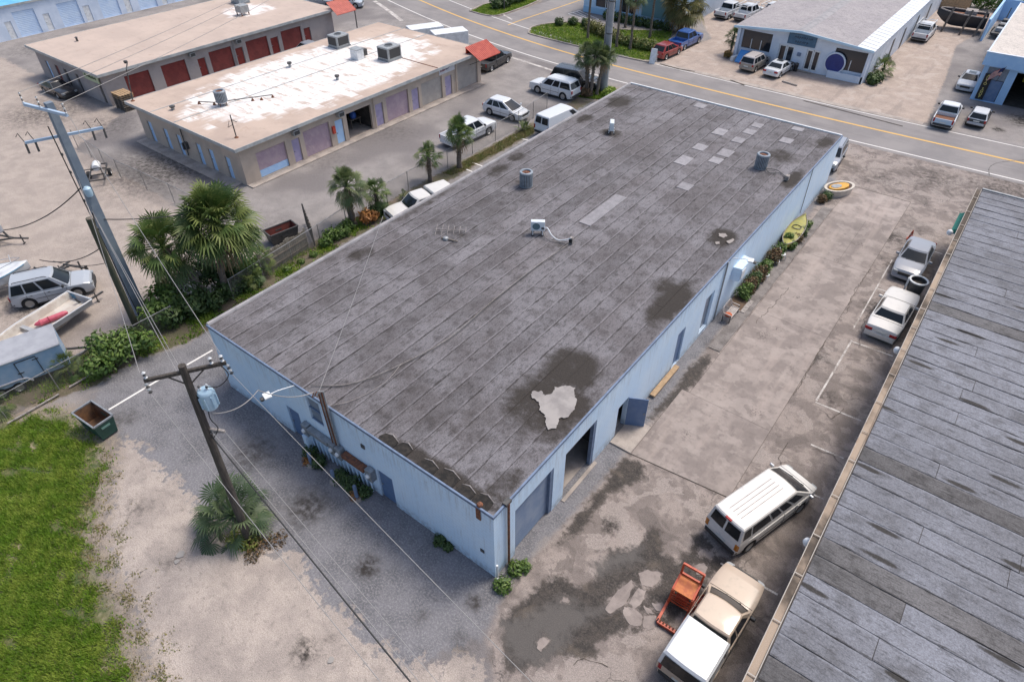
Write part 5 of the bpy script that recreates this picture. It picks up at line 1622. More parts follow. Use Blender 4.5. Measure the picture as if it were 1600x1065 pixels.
tyre_me = MB().lathe([(.24, -.1), (.335, -.11), (.36, -.075), (.365, 0), (.36, .075), (.335, .11), (.24, .1)], 22, axis='Y').mesh('tyre', M_TYRE, True)
mb = MB().lathe([(.24, -.1), (.245, .095), (.225, .1), (.2, .06), (0, .055)], 22, axis='Y')
for i in range(6):
    q = i * PI / 3
    mb.add([(math.cos(q + s) * r, .085 + (.0 if r > .1 else .01), math.sin(q + s) * r) for s, r in ((-.25, .06), (-.16, .225), (.16, .225), (.25, .06))], [(0, 1, 2, 3)])
mb.lathe([(.07, .1), (.0, .105)], 10, axis='Y')
rim_me = mb.mesh('rim', M_RIM, True)


def wheel(t, x, y, r):
    s = r / .365
    side = 1 if y > 0 else -1
    w = meshobj('wheel', tyre_me, t, (x, y, r), (0, 0, 0 if side > 0 else PI), (s, 1.05, s))
    meshobj('rim', rim_me, w)


def interp(tab, x):
    for (x0, v0), (x1, v1) in zip(tab, tab[1:]):
        if x <= x1:
            return v0 + (v1 - v0) * (x - x0) / (x1 - x0)
    return tab[-1][1]


SPECS = dict(
    sedan=dict(L=5.0, W=1.88, H=1.44, wb=2.85, r=.33, belt=.92, prof=[(-2.5, .55), (-2.47, .80), (-2.38, .93), (-1.5, .97), (1.0, .95), (1.9, .86), (2.34, .76), (2.46, .62), (2.5, .5)],
               cab=(-1.62, -.95, .25, 1.05), wt=.70, win=[(.10, .46), (.50, .90)], hl=.66, tl=.78),
    saloon=dict(L=5.35, W=1.96, H=1.44, wb=2.92, r=.34, belt=.92, prof=[(-2.67, .5), (-2.66, .84), (-2.58, .97), (-1.55, 1.0), (1.0, .97), (2.2, .92), (2.58, .84), (2.66, .62), (2.67, .5)],
                cab=(-1.55, -1.0, .22, .92), wt=.72, win=[(.10, .47), (.51, .90)], hl=.7, tl=.74),
    hatch=dict(L=4.1, W=1.72, H=1.46, wb=2.5, r=.31, belt=.92, prof=[(-2.05, .55), (-2.04, .85), (-1.98, .95), (.85, .95), (1.6, .86), (1.95, .74), (2.04, .58), (2.05, .5)],
               cab=(-2.0, -1.55, .1, .9), wt=.74, win=[(.08, .42), (.46, .90)], hl=.66, tl=.85),
    suv=dict(L=4.7, W=1.87, H=1.72, wb=2.75, r=.36, belt=1.02, prof=[(-2.35, .6), (-2.34, 1.0), (-2.28, 1.08), (.95, 1.06), (1.9, 1.0), (2.2, .9), (2.33, .7), (2.35, .55)],
             cab=(-2.3, -2.0, .3, 1.05), wt=.76, win=[(.04, .27), (.30, .56), (.60, .90)], hl=.78, tl=.98),
    bigsuv=dict(L=5.5, W=2.0, H=1.9, wb=3.25, r=.40, belt=1.15, prof=[(-2.75, .6), (-2.74, 1.1), (-2.68, 1.18), (1.15, 1.16), (2.3, 1.1), (2.62, 1.02), (2.73, .8), (2.75, .6)],
                cab=(-2.68, -2.35, .55, 1.3), wt=.78, win=[(.03, .37), (.41, .62), (.65, .91)], hl=.88, tl=1.02),
    crossover=dict(L=4.7, W=1.87, H=1.65, wb=2.75, r=.36, belt=1.0, prof=[(-2.35, .55), (-2.33, .95), (-2.25, 1.06), (1.2, 1.0), (1.95, .88), (2.22, .76), (2.33, .62), (2.35, .5)],
                   cab=(-2.25, -1.6, .1, 1.35), wt=.70, win=[(.10, .30), (.33, .60), (.63, .88)], hl=.74, tl=1.0),
    van=dict(L=5.6, W=2.0, H=2.07, wb=3.5, r=.37, belt=1.12, prof=[(-2.8, .55), (-2.79, 1.05), (-2.74, 1.14), (1.9, 1.14), (2.35, 1.1), (2.66, 1.0), (2.77, .8), (2.8, .6)],
             cab=(-2.76, -2.62, .9, 2.12), wt=.80, win=[(.03, .14), (.165, .44), (.465, .60), (.625, .76), (.79, .94)], hl=.84, tl=.95),
    pickup=dict(L=5.6, W=1.95, H=1.78, wb=3.5, r=.38, belt=1.08, prof=[(-2.8, .62), (-2.79, .74), (-.85, .76), (-.8, 1.08), (1.1, 1.1), (2.3, 1.06), (2.66, .98), (2.78, .75), (2.8, .6)],
                cab=(-.8, -.62, .5, 1.2), wt=.76, win=[(.10, .36), (.42, .88)], hl=.84, tl=.9, bed=(-2.79, -.86)),
    crew=dict(L=5.9, W=2.0, H=1.88, wb=3.6, r=.40, belt=1.12, prof=[(-2.95, .66), (-2.94, .8), (-1.25, .82), (-1.2, 1.12), (1.25, 1.14), (2.4, 1.1), (2.78, 1.02), (2.92, .8), (2.95, .64)],
              cab=(-1.2, -1.02, .62, 1.35), wt=.76, win=[(.07, .46), (.51, .90)], hl=.88, tl=.95, bed=(-2.94, -1.26)),
)


def make_vehicle(kind, label, cat, paint, loc, head, group='parked vehicles', name=None, **op):
    S = dict(SPECS[kind])
    S.update(op.get('spec', {}))
    t = thing(name or cat.replace(' ', '_'), label, cat, loc, R(head), group)
    L, W, H, wb, r = S['L'], S['W'], S['H'], S['wb'], S['r']
    hw = W / 2
    wx = (-wb / 2 - .05, wb / 2 - .05) if kind not in ('van',) else (-wb / 2 - .15, wb / 2 - .15)
    ra = r + .075
    xs_ = set(np.linspace(-L / 2, L / 2, 44).tolist()) | {p[0] for p in S['prof']}
    for w in wx:
        xs_ |= {w - ra, w + ra, w - ra * .999, w + ra * .999} | {w + ra * math.cos(q) for q in np.linspace(.15, PI - .15, 9)}
    xs_ = sorted(q for q in xs_ if -L / 2 <= q <= L / 2)
    vs = []
    for x in xs_:
        e = abs(x) / (L / 2)
        w = hw * (1 - .09 * e ** 8 - .05 * max(0, e - .6) / .4)
        zt_ = interp(S['prof'], x)
        zb = .26 + .10 * max(0, (e - .86)) / .14
        for q in wx:
            if abs(x - q) < ra:
                zb = max(zb, r * .95 + math.sqrt(max(0, ra * ra - (x - q) ** 2)))
        zb = min(zb, zt_ - .08)
        zs = zt_ - .04
        half = [(w * .95, zb), (w * .995, zb + .3 * (zs - zb)), (w, zb + .62 * (zs - zb)), (w * .975, zs - .03 * (zs - zb)), (w * .93, zs + .015), (w * .80, zt_), (w * .42, zt_ + .02), (0, zt_ + .025)]
        vs += [(x, -y, z) for y, z in half] + [(x, y, z) for y, z in half[-2::-1]]
    n = 15
    fs = []
    for i in range(len(xs_) - 1):
        for j in range(n - 1):
            fs.append((i * n + j, (i + 1) * n + j, (i + 1) * n + j + 1, i * n + j + 1))
    fs.append(tuple(range(n)))
    fs.append(tuple((len(xs_) - 1) * n + j for j in range(n - 1, -1, -1)))
    MB().add(vs, fs).build('body', paint, t, smooth=True, sharp=32)

    def section(x):
        i0 = min(range(len(xs_)), key=lambda q: abs(xs_[q] - x))
        return vs[i0 * 15:(i0 + 1) * 15]
    xr0, xr1, xf1, xf0 = S['cab']
    sm = MB()
    doors = [xr0 + (xf0 - xr0) * q for q in sorted({S['win'][-1][0] - .02, S['win'][-1][1] + .05, S['win'][-2][0] - .02})]
    for xd in doors:
        sc = section(xd)
        sm.tube([(xd, y * 1.003, z) for _, y, z in sc[:5]], .011, 4)
        sm.tube([(xd, y * 1.003, z) for _, y, z in sc[10:]], .011, 4)
    sc = section(min(L / 2 - .35, xf0 + .1))
    sm.tube([(x_, y, z + .004) for x_, y, z in sc[4:11]], .012, 4)
    if kind in ('sedan', 'saloon'):
        sc = section(xr0 - .12)
        sm.tube([(x_, y, z + .004) for x_, y, z in sc[4:11]], .012, 4)
    sm.build('panel_seams', M_TRIM, t)['kind'] = 'stuff'
    for sgn in (-1, 1):                          # rub strip and dark sill along each side
        zs_ = S['belt'] * .62
        MB().tube([(wx[0] + ra + .05, sgn * hw * 1.002, zs_), (0, sgn * hw * 1.004, zs_), (wx[1] - ra - .05, sgn * hw * 1.002, zs_)], .018, 5).build('rub_strip', M_TRIM, t)
        MB().bar((wx[0] + ra + .03, sgn * hw * .955, .27), (wx[1] - ra - .03, sgn * hw * .955, .27), .05, .1).build('sill', M_TRIM, t)
    MB().box(-L * .44, -hw * .84, .2, L * .44, hw * .84, .62).build('underbody', M_TRIM, t)
    # greenhouse
    xr0, xr1, xf1, xf0 = S['cab']
    zb = S['belt'] - .02
    yb, yt = hw * .93, hw * S['wt'] / .93 * .93
    roofp = op.get('roof', paint)
    zr = H - .07

    def ring(xr, xf, y, z, bow=.1, rb=.05):
        out = []
        for q in (-1, -.55, 0, .55, 1):
            out.append((xr - rb * (1 - q * q), q * y, z))
        for s_ in (.25, .5, .75):
            out.append((xr + (xf - xr) * s_, y * 1.012, z))
        for q in (1, .55, 0, -.55, -1):
            out.append((xf + bow * (1 - q * q), q * y, z))
        for s_ in (.75, .5, .25):
            out.append((xr + (xf - xr) * s_, -y * 1.012, z))
        return out
    lv = [ring(xr0, xf0, yb, zb), ring(xr1, xf1, yt, zr), ring(xr1 + .06, xf1 - .06, yt * .93, H - .018), ring(xr1 + .3, xf1 - .3, yt * .6, H)]
    k = len(lv[0])
    vs = [p for l_ in lv for p in l_]
    fs = []
    for a_ in range(3):
        for j in range(k):
            fs.append((a_ * k + (j + 1) % k, a_ * k + j, (a_ + 1) * k + j, (a_ + 1) * k + (j + 1) % k))
    fs.append(tuple(3 * k + j for j in range(k - 1, -1, -1)))
    MB().add(vs, fs).build('cabin', roofp, t, smooth=True, sharp=28)
    A_ = Vector

    def sidep(s_, tt, sgn):
        lo = A_((xr0 + (xf0 - xr0) * s_, sgn * yb * (1.012 if .1 < s_ < .9 else 1.006), zb))
        hi = A_((xr1 + (xf1 - xr1) * s_, sgn * yt * (1.012 if .1 < s_ < .9 else 1.006), zr))
        return lo.lerp(hi, tt) + A_((0, sgn * .012, .004))
    t0, t1 = (.12, .93)
    if kind == 'van':
        t0, t1 = .3, .90
    for sgn in (-1, 1):
        for i, (s0, s1) in enumerate(S['win']):
            if op.get('cargo') and i < len(S['win']) - 1:
                continue
            if op.get('dark_from') and i >= op['dark_from']:
                pass
            n_ = 4
            lo = [sidep(s0 + (s1 - s0) * q / n_, t0, sgn) for q in range(n_ + 1)]
            hi = [sidep(s0 + (s1 - s0) * q / n_, t1, sgn) for q in range(n_ + 1)]
            MB().add(lo + hi, [((q, q + 1, n_ + 2 + q, n_ + 1 + q) if sgn < 0 else (q + 1, q, n_ + 1 + q, n_ + 2 + q)) for q in range(n_)]).build('side_window', M_CGL, t)

    def endglass(nm, xb, xt, bow, sgn, q0, q1, e=.90):
        qs = np.linspace(-e, e, 9)
        lo, hi = [], []
        for q in qs:
            b_ = sgn * abs(bow) * (1 - q * q)
            p0 = A_((xb + b_, q * yb, zb))
            p1 = A_((xt + b_, q * yt, zr))
            off = A_((sgn * .014, 0, .012))
            lo.append(p0.lerp(p1, q0) + off)
            hi.append(p0.lerp(p1, q1) + off)
        m_ = len(qs)
        MB().add(lo + hi, [((i, i + 1, m_ + i + 1, m_ + i) if sgn > 0 else (i + 1, i, m_ + i, m_ + i + 1)) for i in range(m_ - 1)]).build(nm, M_CGL, t)
    endglass('windscreen', xf0, xf1, .1, 1, .06, .95)
    if not op.get('no_rear'):
        if kind == 'van':
            for a_, b_ in ((-.86, -.06), (.06, .86)):
                lo, hi = [], []
                for q in (a_, (a_ + b_) / 2, b_):
                    bo = -.05 * (1 - q * q)
                    p0, p1 = A_((xr0 + bo - .016, q * yb, zb)), A_((xr1 + bo - .016, q * yt, zr))
                    lo.append(p0.lerp(p1, .25))
                    hi.append(p0.lerp(p1, .9))
                MB().add(lo + hi, [(1, 0, 3, 4), (2, 1, 4, 5)]).build('rear_window', M_CGL, t)
        else:
            endglass('rear_window', xr0, xr1, .05, -1, .14 if kind not in ('sedan', 'saloon') else .06, .92)
    # wheels
    for w in wx:
        for sgn in (-1, 1):
            wheel(t, w, sgn * (hw * .97 - .11), r)
    # bumpers, lights, plates, mirrors
    zf = S['hl'] - .28
    bmat = op.get('bumper', paint)
    yy = hw * .90
    MB().prism([(L / 2 - .16, -yy), (L / 2 + .03, -yy * .82), (L / 2 + .075, 0), (L / 2 + .03, yy * .82), (L / 2 - .16, yy)], zf - .16, zf + .08).build('front_bumper', bmat, t, bevel=.03)
    MB().prism([(-L / 2 + .14, -yy), (-L / 2 - .05, -yy * .9), (-L / 2 - .08, 0), (-L / 2 - .05, yy * .9), (-L / 2 + .14, yy)], .40, .62).build('rear_bumper', op.get('rbumper', bmat), t, bevel=.03)
    MB().box(L / 2 - .05, -hw * .5, zf + .1, L / 2 + .028, hw * .5, S['hl'] + .03).build('grille', M_TRIM, t, bevel=.01)
    for sgn in (-1, 1):
        MB().prism([(L / 2 - .32, sgn * hw * .905), (L / 2 - .05, sgn * hw * .86), (L / 2 + .015, sgn * hw * .78), (L / 2 + .03, sgn * hw * .53), (L / 2 - .04, sgn * hw * .53), (L / 2 - .2, sgn * hw * .75)], S['hl'] - .09, S['hl'] + .07).build('headlight', M_HEAD, t, bevel=.012)
        tall = kind in ('van', 'suv', 'bigsuv', 'pickup', 'crew', 'hatch', 'crossover')
        tz = S['tl']
        h_ = .2 if tall else .09
        MB().prism([(-L / 2 - .022, sgn * hw * (.74 if tall else .5)), (-L / 2 - .022, sgn * hw * .875), (-L / 2 + .05, sgn * hw * .935), (-L / 2 + .05, sgn * hw * (.74 if tall else .5))], tz - h_, min(tz + h_, S['belt'] - .01)).build('tail_light', M_TAIL if not op.get('amber') else M_AMB, t, bevel=.01)
        mx = xf0 - .28
        MB().cbox((mx, sgn * (hw + .1), zb + .14), (.14, .22, .16)).build('mirror', op.get('mirror', M_TRIM), t, bevel=.04)
    MB().box(-L / 2 - .035, -.26, .68 if kind != 'sedan' else .72, -L / 2 - .012, .26, .8 if kind != 'sedan' else .84).build('licence_plate', M_PLATE, t)
    # open load bed
    if 'bed' in S:
        b0, b1 = S['bed']
        z0, z1 = .74, S['belt'] - .0
        w2 = hw * .965
        if not op.get('flat'):
            MB().box(b0, -w2, z0 - .15, b1, -w2 + .09, z1).build('bed_side', paint, t, bevel=.02)
            MB().box(b0, w2 - .09, z0 - .15, b1, w2, z1).build('bed_side', paint, t, bevel=.02)
            MB().box(b1 - .06, -w2 + .092, z0, b1, w2 - .092, z1).build('bulkhead', paint, t)
            MB().box(b0 - .03, -w2 + .092, z0 - .12, b0 + .05, w2 - .092, z1 - .01).build('tailgate', op.get('tailgate', paint), t, bevel=.015)
            MB().box(b0 + .052, -w2 + .095, z0 + .02, b1 - .062, w2 - .095, z0 + .05).build('bed_liner', op.get('liner', M_TRIM), t)
        if op.get('topper'):
            tp = op['topper']
            zt_ = H + .06
            lv = []
            for (xr, xf, y, z) in ((b0, b1 + .02, w2, z1 + .003), (b0 + .10, b1 + .02, w2 * .93, zt_ - .10), (b0 + .18, b1 - .04, w2 * .84, zt_), (b0 + .6, b1 - .4, w2 * .5, zt_ + .03)):
                lv.append(ring(xr, xf, y, z, .0, .04))
            vs = [p for l_ in lv for p in l_]
            fs = [(a_ * k + (j + 1) % k, a_ * k + j, (a_ + 1) * k + j, (a_ + 1) * k + (j + 1) % k) for a_ in range(3) for j in range(k)]
            fs.append(tuple(3 * k + j for j in range(k - 1, -1, -1)))
            tpo = MB().add(vs, fs).build('topper', tp, t, smooth=True, sharp=30)
            for sgn in (-1, 1):
                q = [A_((b0 + .3, sgn * (w2 * .985 + .008), z1 + .15)), A_((b1 - .2, sgn * (w2 * .985 + .008), z1 + .15)), A_((b1 - .22, sgn * (w2 * .935 + .01), zt_ - .13)), A_((b0 + .36, sgn * (w2 * .935 + .01), zt_ - .13))]
                MB().add(q, [(0, 1, 2, 3) if sgn < 0 else (1, 0, 3, 2)]).build('topper_window', M_CGL, tpo)
            q = [A_((b0 - .055, -w2 * .86, z1 + .04)), A_((b0 - .055, w2 * .86, z1 + .04)), A_((b0 + .045, w2 * .8, zt_ - .12)), A_((b0 + .045, -w2 * .8, zt_ - .12))]
            MB().add(q, [(1, 0, 3, 2)]).build('topper_window', M_CGL, tpo)
        if op.get('rack'):
            mt = op['rack']
            zt_ = H + .12
            for x in (b0 + .15, b1 - .1, xf1 + .1):
                zb_ = z1 if x < b1 else H - .1
                for sgn in (-1, 1):
                    MB().bar((x, sgn * w2 * .93, zb_), (x, sgn * w2 * .86, zt_), .06).build('rack_post', mt, t)
                MB().bar((x, -w2 * .9, zt_ + .03), (x, w2 * .9, zt_ + .03), .06).build('rack_bar', mt, t)
            for sgn in (-1, 1):
                MB().bar((b0, sgn * w2 * .86, zt_ + .09), (xf1 + .3, sgn * w2 * .86, zt_ + .09), .06).build('rack_rail', mt, t)
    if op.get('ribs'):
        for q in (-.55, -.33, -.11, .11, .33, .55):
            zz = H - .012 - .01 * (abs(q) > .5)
            MB().bar((xr1 + .35, q * yt * 1.2, zz), (xf1 - .4, q * yt * 1.2, zz), .03, .03).build('roof_rib', M_LIP, t)  # greyer than the roof: the ribs' shadow lines as colour
    if op.get('rails'):
        for sgn in (-1, 1):
            MB().tube([(xr1 + .15, sgn * yt * .88, H - .03), (xr1 + .25, sgn * yt * .88, H + .05), (xf1 - .35, sgn * yt * .88, H + .05), (xf1 - .2, sgn * yt * .88, H - .03)], .022, 6).build('roof_rail', op['rails'], t)
    if op.get('sunroof'):
        xm = (xr1 + xf1) / 2 + .15
        MB().box(xm - .35, -yt * .55, H - .004, xm + .35, yt * .55, H + .012).build('sunroof', M_CGL, t)
    if op.get('brake'):
        MB().box(xr1 - .1, -.16, H - .09, xr1 + .06, .16, H - .02).build('brake_light', M_TAIL, t, bevel=.02)
    if op.get('wiper', True):
        for q in (-.5, .15):
            MB().bar((xf0 + .06, q * yb, zb + .06), (xf0 - .12, (q + .55) * yb, zb + .13), .02).build('wiper', M_TRIM, t)
    for sgn in (-1, 1):      # door seams and handles
        for i, (s0, s1) in enumerate(S['win'][-2:]):
            if kind == 'van' and i == 0:
                continue
            xh = xr0 + (xf0 - xr0) * s0 + .1
            MB().box(xh, sgn * hw * .985 - .01, S['belt'] - .16, xh + .16, sgn * hw * .985 + .022, S['belt'] - .12).build('door_handle', op.get('mirror', M_TRIM), t)
    return t


V = make_vehicle
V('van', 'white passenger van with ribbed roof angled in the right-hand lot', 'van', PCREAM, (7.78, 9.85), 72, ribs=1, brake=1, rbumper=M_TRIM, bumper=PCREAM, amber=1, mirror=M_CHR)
V('pickup', 'beige pickup with white cargo topper beside the orange lift', 'pickup', PTAN, (8.35, 3.35), 87, topper=PW, bumper=M_CHR, rbumper=M_TRIM, mirror=M_TRIM)
V('saloon', 'white saloon parked with its boot toward the empty stall', 'car', PCREAM, (8.85, 28.75), 88, bumper=PCREAM, mirror=PCREAM)
V('sedan', 'steel grey sedan parked nose to the white saloon', 'car', PGRY, (8.45, 36.1), -90, bumper=PGRY, mirror=PGRY)
V('suv', 'silver car mostly hidden behind the far corner of the blue warehouse', 'car', PGRY, (-1.15, 48.9), -85, bumper=M_TRIM, rails=M_TRIM)
V('pickup', 'black and white work pickup nearest the road by the blue workshop', 'pickup', PW, (5.0, 65.2), 92, bumper=M_TRIM, rbumper=M_TRIM, tailgate=car_paint('light_blue_tailgate', (.42, .55, .68)), liner=M_RUST, sunroof=0)
V('hatch', 'dark hatchback with white roof beside the work pickup', 'car', PBLK, (7.6, 66.8), 90, roof=PW, rbumper=PSIL)
V('sedan', 'silver sedan facing the road near the blue workshop', 'car', PSIL, (4.95, 77.2), -90, sunroof=1, bumper=PSIL)
V('crew', 'white work pickup with ladder rack beside the white tin siding', 'pickup', PW, (-3.0, 93.2), 90, rack=M_WHITEM, rbumper=M_TRIM, bumper=M_TRIM)
V('suv', 'pewter SUV parked in front of the showroom window', 'SUV', PGOLD, (-16.0, 68.6), 86, roof=car_paint('pale_pewter_roof', (.50, .46, .45)), rails=M_TRIM, bumper=PGOLD)
V('sedan', 'white sedan with sunroof parked in front of the showroom doors', 'car', PW, (-13.1, 68.6), 86, sunroof=1, bumper=PW)
V('crew', 'bright blue pickup behind the red SUV', 'pickup', PBLU, (-26.1, 71.3), 87, bumper=PBLU, rbumper=M_CHR)
V('crossover', 'red SUV parked at the edge of the grass island', 'SUV', PRED, (-26.1, 66.2), 85, bumper=PRED)
V('crew', 'white pickup beside the grey-blue flank at the top', 'pickup', PW, (-27.2, 87.4), 86, bumper=M_TRIM, rbumper=M_TRIM)
V('crew', 'white work truck with ladder rack next to the showroom roof', 'pickup', PW, (-24.6, 87.9), 86, rack=M_WHITEM, bumper=M_TRIM, rbumper=M_TRIM, liner=M_WHITEM)
V('crew', 'white utility truck half hidden behind the showroom roof', 'pickup', PW, (-22.0, 90.5), 86, rack=M_WHITEM, liner=M_WHITEM)
V('bigsuv', 'long white SUV by the utility pole palms', 'SUV', PW, (-29.75, 47.5), 180, rails=M_WHITEM, bumper=PW, rbumper=M_TRIM, mirror=PW)
V('bigsuv', 'black SUV behind the long white SUV', 'SUV', PBLK, (-29.3, 51.0), 8, bumper=PBLK, roof=PBLK, rails=M_CHR)
V('van', 'white cargo van with rust streaked roof beside the dark roof', 'van', PW, (-24.2, 40.4), 84, cargo=1, rbumper=M_TRIM)
V('crossover', 'white crossover parked beyond the chain fence', 'SUV', PW, (-30.3, 39.75), 2, bumper=PW, mirror=PW)
V('crew', 'white pickup behind the tall fence palm', 'pickup', PW, (-29.8, 33.4), 86, bumper=PW)
V('pickup', 'white pickup with cream topper beside the roof edge', 'pickup', PCREAM, (-23.65, 20.4), -107, topper=PCREAM, bumper=PW, rbumper=M_CHR)
V('sedan', 'grey car between the two storage buildings', 'car', PGRY, (-61.2, 40.6), 92)
V('sedan', 'dark sedan parked at the far end of the storage yard', 'car', PGRY, (-77.4, 55.4), 40)
V('crossover', 'silver minivan at the far end of the storage yard', 'minivan', PSIL, (-73.6, 57.4), 38, spec=dict(H=1.75))
V('pickup', 'black pickup at the road end of the storage building', 'pickup', PBLK, (-40.6, 50.6), 96)
V('suv', 'silver SUV with roof rack between the boats', 'SUV', PSIL, (-35.4, -1.9), 63, rails=M_TRIM, bumper=M_TRIM, rbumper=M_TRIM, spec=dict(H=1.88, belt=1.08, r=.38))
V('sedan', 'dark car half hidden beside the end of the red door building', 'car', PBLK, (-72.0, 15.3), 2)


def box_truck(label, x, y, head):
    t = thing('box_trailer', label, 'box trailer', (x, y, 0), R(head), 'white box trailers')
    MB().box(-2.1, -1.05, .75, 2.1, 1.05, 2.75).build('box', M_WHITEM, t, bevel=.04)
    MB().box(-2.2, -.5, .55, 2.9, .5, .745).build('chassis', M_DARKM, t)
    MB().box(-2.13, -.95, .85, -2.103, .95, 2.65).build('rear_door', M_SIGNW, t)
    for s_ in (-1, 1):
        wheel(t, -.6, s_ * .92, .36)
        wheel(t, .3, s_ * .92, .36)


box_truck('white box trailer behind the roof, farther left one', -51.0, 50.2, 62)
box_truck('white box trailer behind the roof, nearer the black pickup', -47.4, 50.6, 60)
t = thing('forklift', 'small red forklift beside the white box trailers', 'forklift', (-53.6, 49.6, 0), R(60))
MB().box(-.9, -.5, .35, .8, .5, 1.1).build('body', M_REDTIN, t, bevel=.06)
MB().box(-.5, -.48, 1.95, .6, .48, 2.02).build('overhead_guard', M_DARKM, t)
for x in (-.45, .55):
    for y in (-.44, .44):
        MB().bar((x, y, 1.1), (x, y, 1.95), .06).build('guard_post', M_DARKM, t)
MB().bar((.95, -.35, .1), (.95, -.35, 2.3), .1).bar((.95, .35, .1), (.95, .35, 2.3), .1).build('mast', M_DARKM, t)
MB().box(1.0, -.35, .1, 2.0, -.22, .15).box(1.0, .22, .1, 2.0, .35, .15).build('fork', M_DARKM, t)
for x in (-.6, .6):
    for s_ in (-1, 1):
        wheel(t, x, s_ * .48, .28)


# ------------------------------------------------------------------ boats and trailers
def hull(mb, L, W, D, z0, open_=True, sheer=.15, n=22):
    """V hull along +x (bow at +L/2)"""
    secs = []
    for i in range(n + 1):
        s_ = i / n
        x = -L / 2 + L * s_
        w = W / 2 * (1 - max(0, (s_ - .45) / .55) ** 2.2 * .995)
        zk = z0 + D * .75 * max(0, (s_ - .55) / .45) ** 2.4
        zt_ = z0 + D + sheer * s_ ** 2
        secs.append([(x, -w, zt_), (x, -w * .92, z0 + D * .45 + (zk - z0) * .5), (x, -w * .6, zk + .06 * (1 - s_)), (x, 0, zk - .04), (x, w * .6, zk + .06 * (1 - s_)), (x, w * .92, z0 + D * .45 + (zk - z0) * .5), (x, w, zt_)])
    k = 7
    vs = [p for q in secs for p in q]
    fs = [(i * k + j, i * k + j + 1, (i + 1) * k + j + 1, (i + 1) * k + j) for i in range(n) for j in range(k - 1)]
    fs.append(tuple(range(k)))
    return mb.add(vs, fs), secs


M_HULL = mat('white_gelcoat', (.66, .68, .69), .35, c2=(.58, .60, .62), scale=1.5, world=False)
M_HULLG = mat('dull_grey_gelcoat', (.42, .43, .44), .5, c2=(.34, .35, .36), scale=1.5, world=False)
M_DECK = mat('dirty_boat_floor', (.50, .44, .38), .7, c2=(.60, .56, .50), scale=2, world=False)
M_BLUEL = mat('blue_gunwale', (.07, .22, .34), .4)
M_PINK = mat('pink_vinyl', (.55, .09, .14), .5, c2=(.62, .14, .18), scale=3)


def boat_trailer(parent_label, x, y, rz, L, group='boat trailers'):
    t = thing('boat_trailer', parent_label, 'trailer', (x, y, 0), rz, group)
    for s_ in (-1, 1):
        MB().bar((-L * .45, s_ * .62, .48), (L * .2, s_ * .62, .48), .1).bar((L * .2, s_ * .62, .48), (L * .56, 0, .48), .1).build('rail', M_GUTC if L > 6 else M_DARKM, t)
        wheel(t, -L * .15, s_ * .95, .32)
        MB().prism([(-L * .15 - .45, s_ * .82), (-L * .15 + .45, s_ * .82), (-L * .15 + .45, s_ * 1.1), (-L * .15 - .45, s_ * 1.1)], .7, .74).build('mudguard', M_DARKM, t)
    MB().bar((-L * .15, -.95, .4), (-L * .15, .95, .4), .08).build('axle', M_DARKM, t)
    MB().bar((L * .56, 0, .48), (L * .75, 0, .45), .1).build('tongue', M_DARKM, t)
    MB().bar((L * .66, 0, .75), (L * .66, 0, .05), .06).bar((L * .66, -.12, .05), (L * .66, .12, .05), .06).build('jack', M_DARKM, t)
    MB().bar((L * .5, 0, .5), (L * .46, 0, 1.1), .1).build('winch_post', M_DARKM, t)


# open skiff, stern to the right
rz = math.atan2(-4.8 + 1.55, -31.0 + 32.2) 
sk = thing('skiff', 'open grey skiff holding a pink buoy beside the silver SUV', 'boat', (-31.6, -4.6, .5), R(-76))
mb, secs = hull(MB(), 6.4, 2.15, .62, 0)
mb.build('hull', M_HULLG, sk, smooth=True, sharp=35)
vs, fs = [], []
for q in secs:
    (x, yl, zl), (_, yr, zr2) = q[0], q[-1]
    vs += [(x, yl, zl + .002), (x, yl * .88, zl + .002), (x, yl * .78, .2), (x, yr * .78, .2), (x, yr * .88, zl + .002), (x, yr, zl + .002)]
for i in range(len(secs) - 2):
    for j in range(5):
        fs.append((i * 6 + j, (i + 1) * 6 + j, (i + 1) * 6 + j + 1, i * 6 + j + 1))
MB().add(vs, fs).build('interior', M_DECK, sk)
gun = MB()
for s_ in (0, -1):
    gun.tube([(q[s_][0], q[s_][1], q[s_][2] + .02) for q in secs[:-1]], .035, 5)
gun.tube([(secs[0][0][0] - .02, secs[0][0][1], .64), (secs[0][0][0] - .02, secs[0][-1][1], .64)], .05, 5)
gun.build('gunwale', M_HULL, sk)
MB().box(.1, -.9, .4, .35, .9, .46).build('thwart', M_HULLG, sk)
MB().box(-3.28, -.95, .1, -3.19, -.5, .55).build('registration_panel', M_BLUEL, sk)
bu = thing('mooring_buoy', 'long pink cylindrical buoy lying in the open skiff', 'buoy', (-31.75, -3.6, .92), R(-100))
MB().lathe([(0, -.95), (.12, -.9), (.17, -.7), (.17, .5), (.19, .52), (.19, .62), (.15, .64), (.1, .85), (0, .95)], 12).build('body', M_PINK, bu, smooth=True, rot=(0, R(90), 0))
MB().lathe([(.19, .1), (.19, .16)], 12).build('band', mat('dark_red_band', (.30, .03, .05), .5), bu, rot=(0, R(90), 0))
boat_trailer('low trailer under the open grey skiff', -31.6, -4.6, R(104), 6.2)
b1 = thing('motorboat', 'white motorboat with blue gunwale at the left edge', 'boat', (-38.9, -4.6, .62), R(72))
mb, secs = hull(MB(), 5.6, 2.2, .75, 0, True, .3)
mb.build('hull', M_HULL, b1, smooth=True, sharp=35)
vs = []
for q in secs:
    (x, yl, zl), (_, yr, _) = q[0], q[-1]
    vs += [(x, yl, zl), (x, yl * .5, zl + .07), (x, yr * .5, zl + .07), (x, yr, zl)]
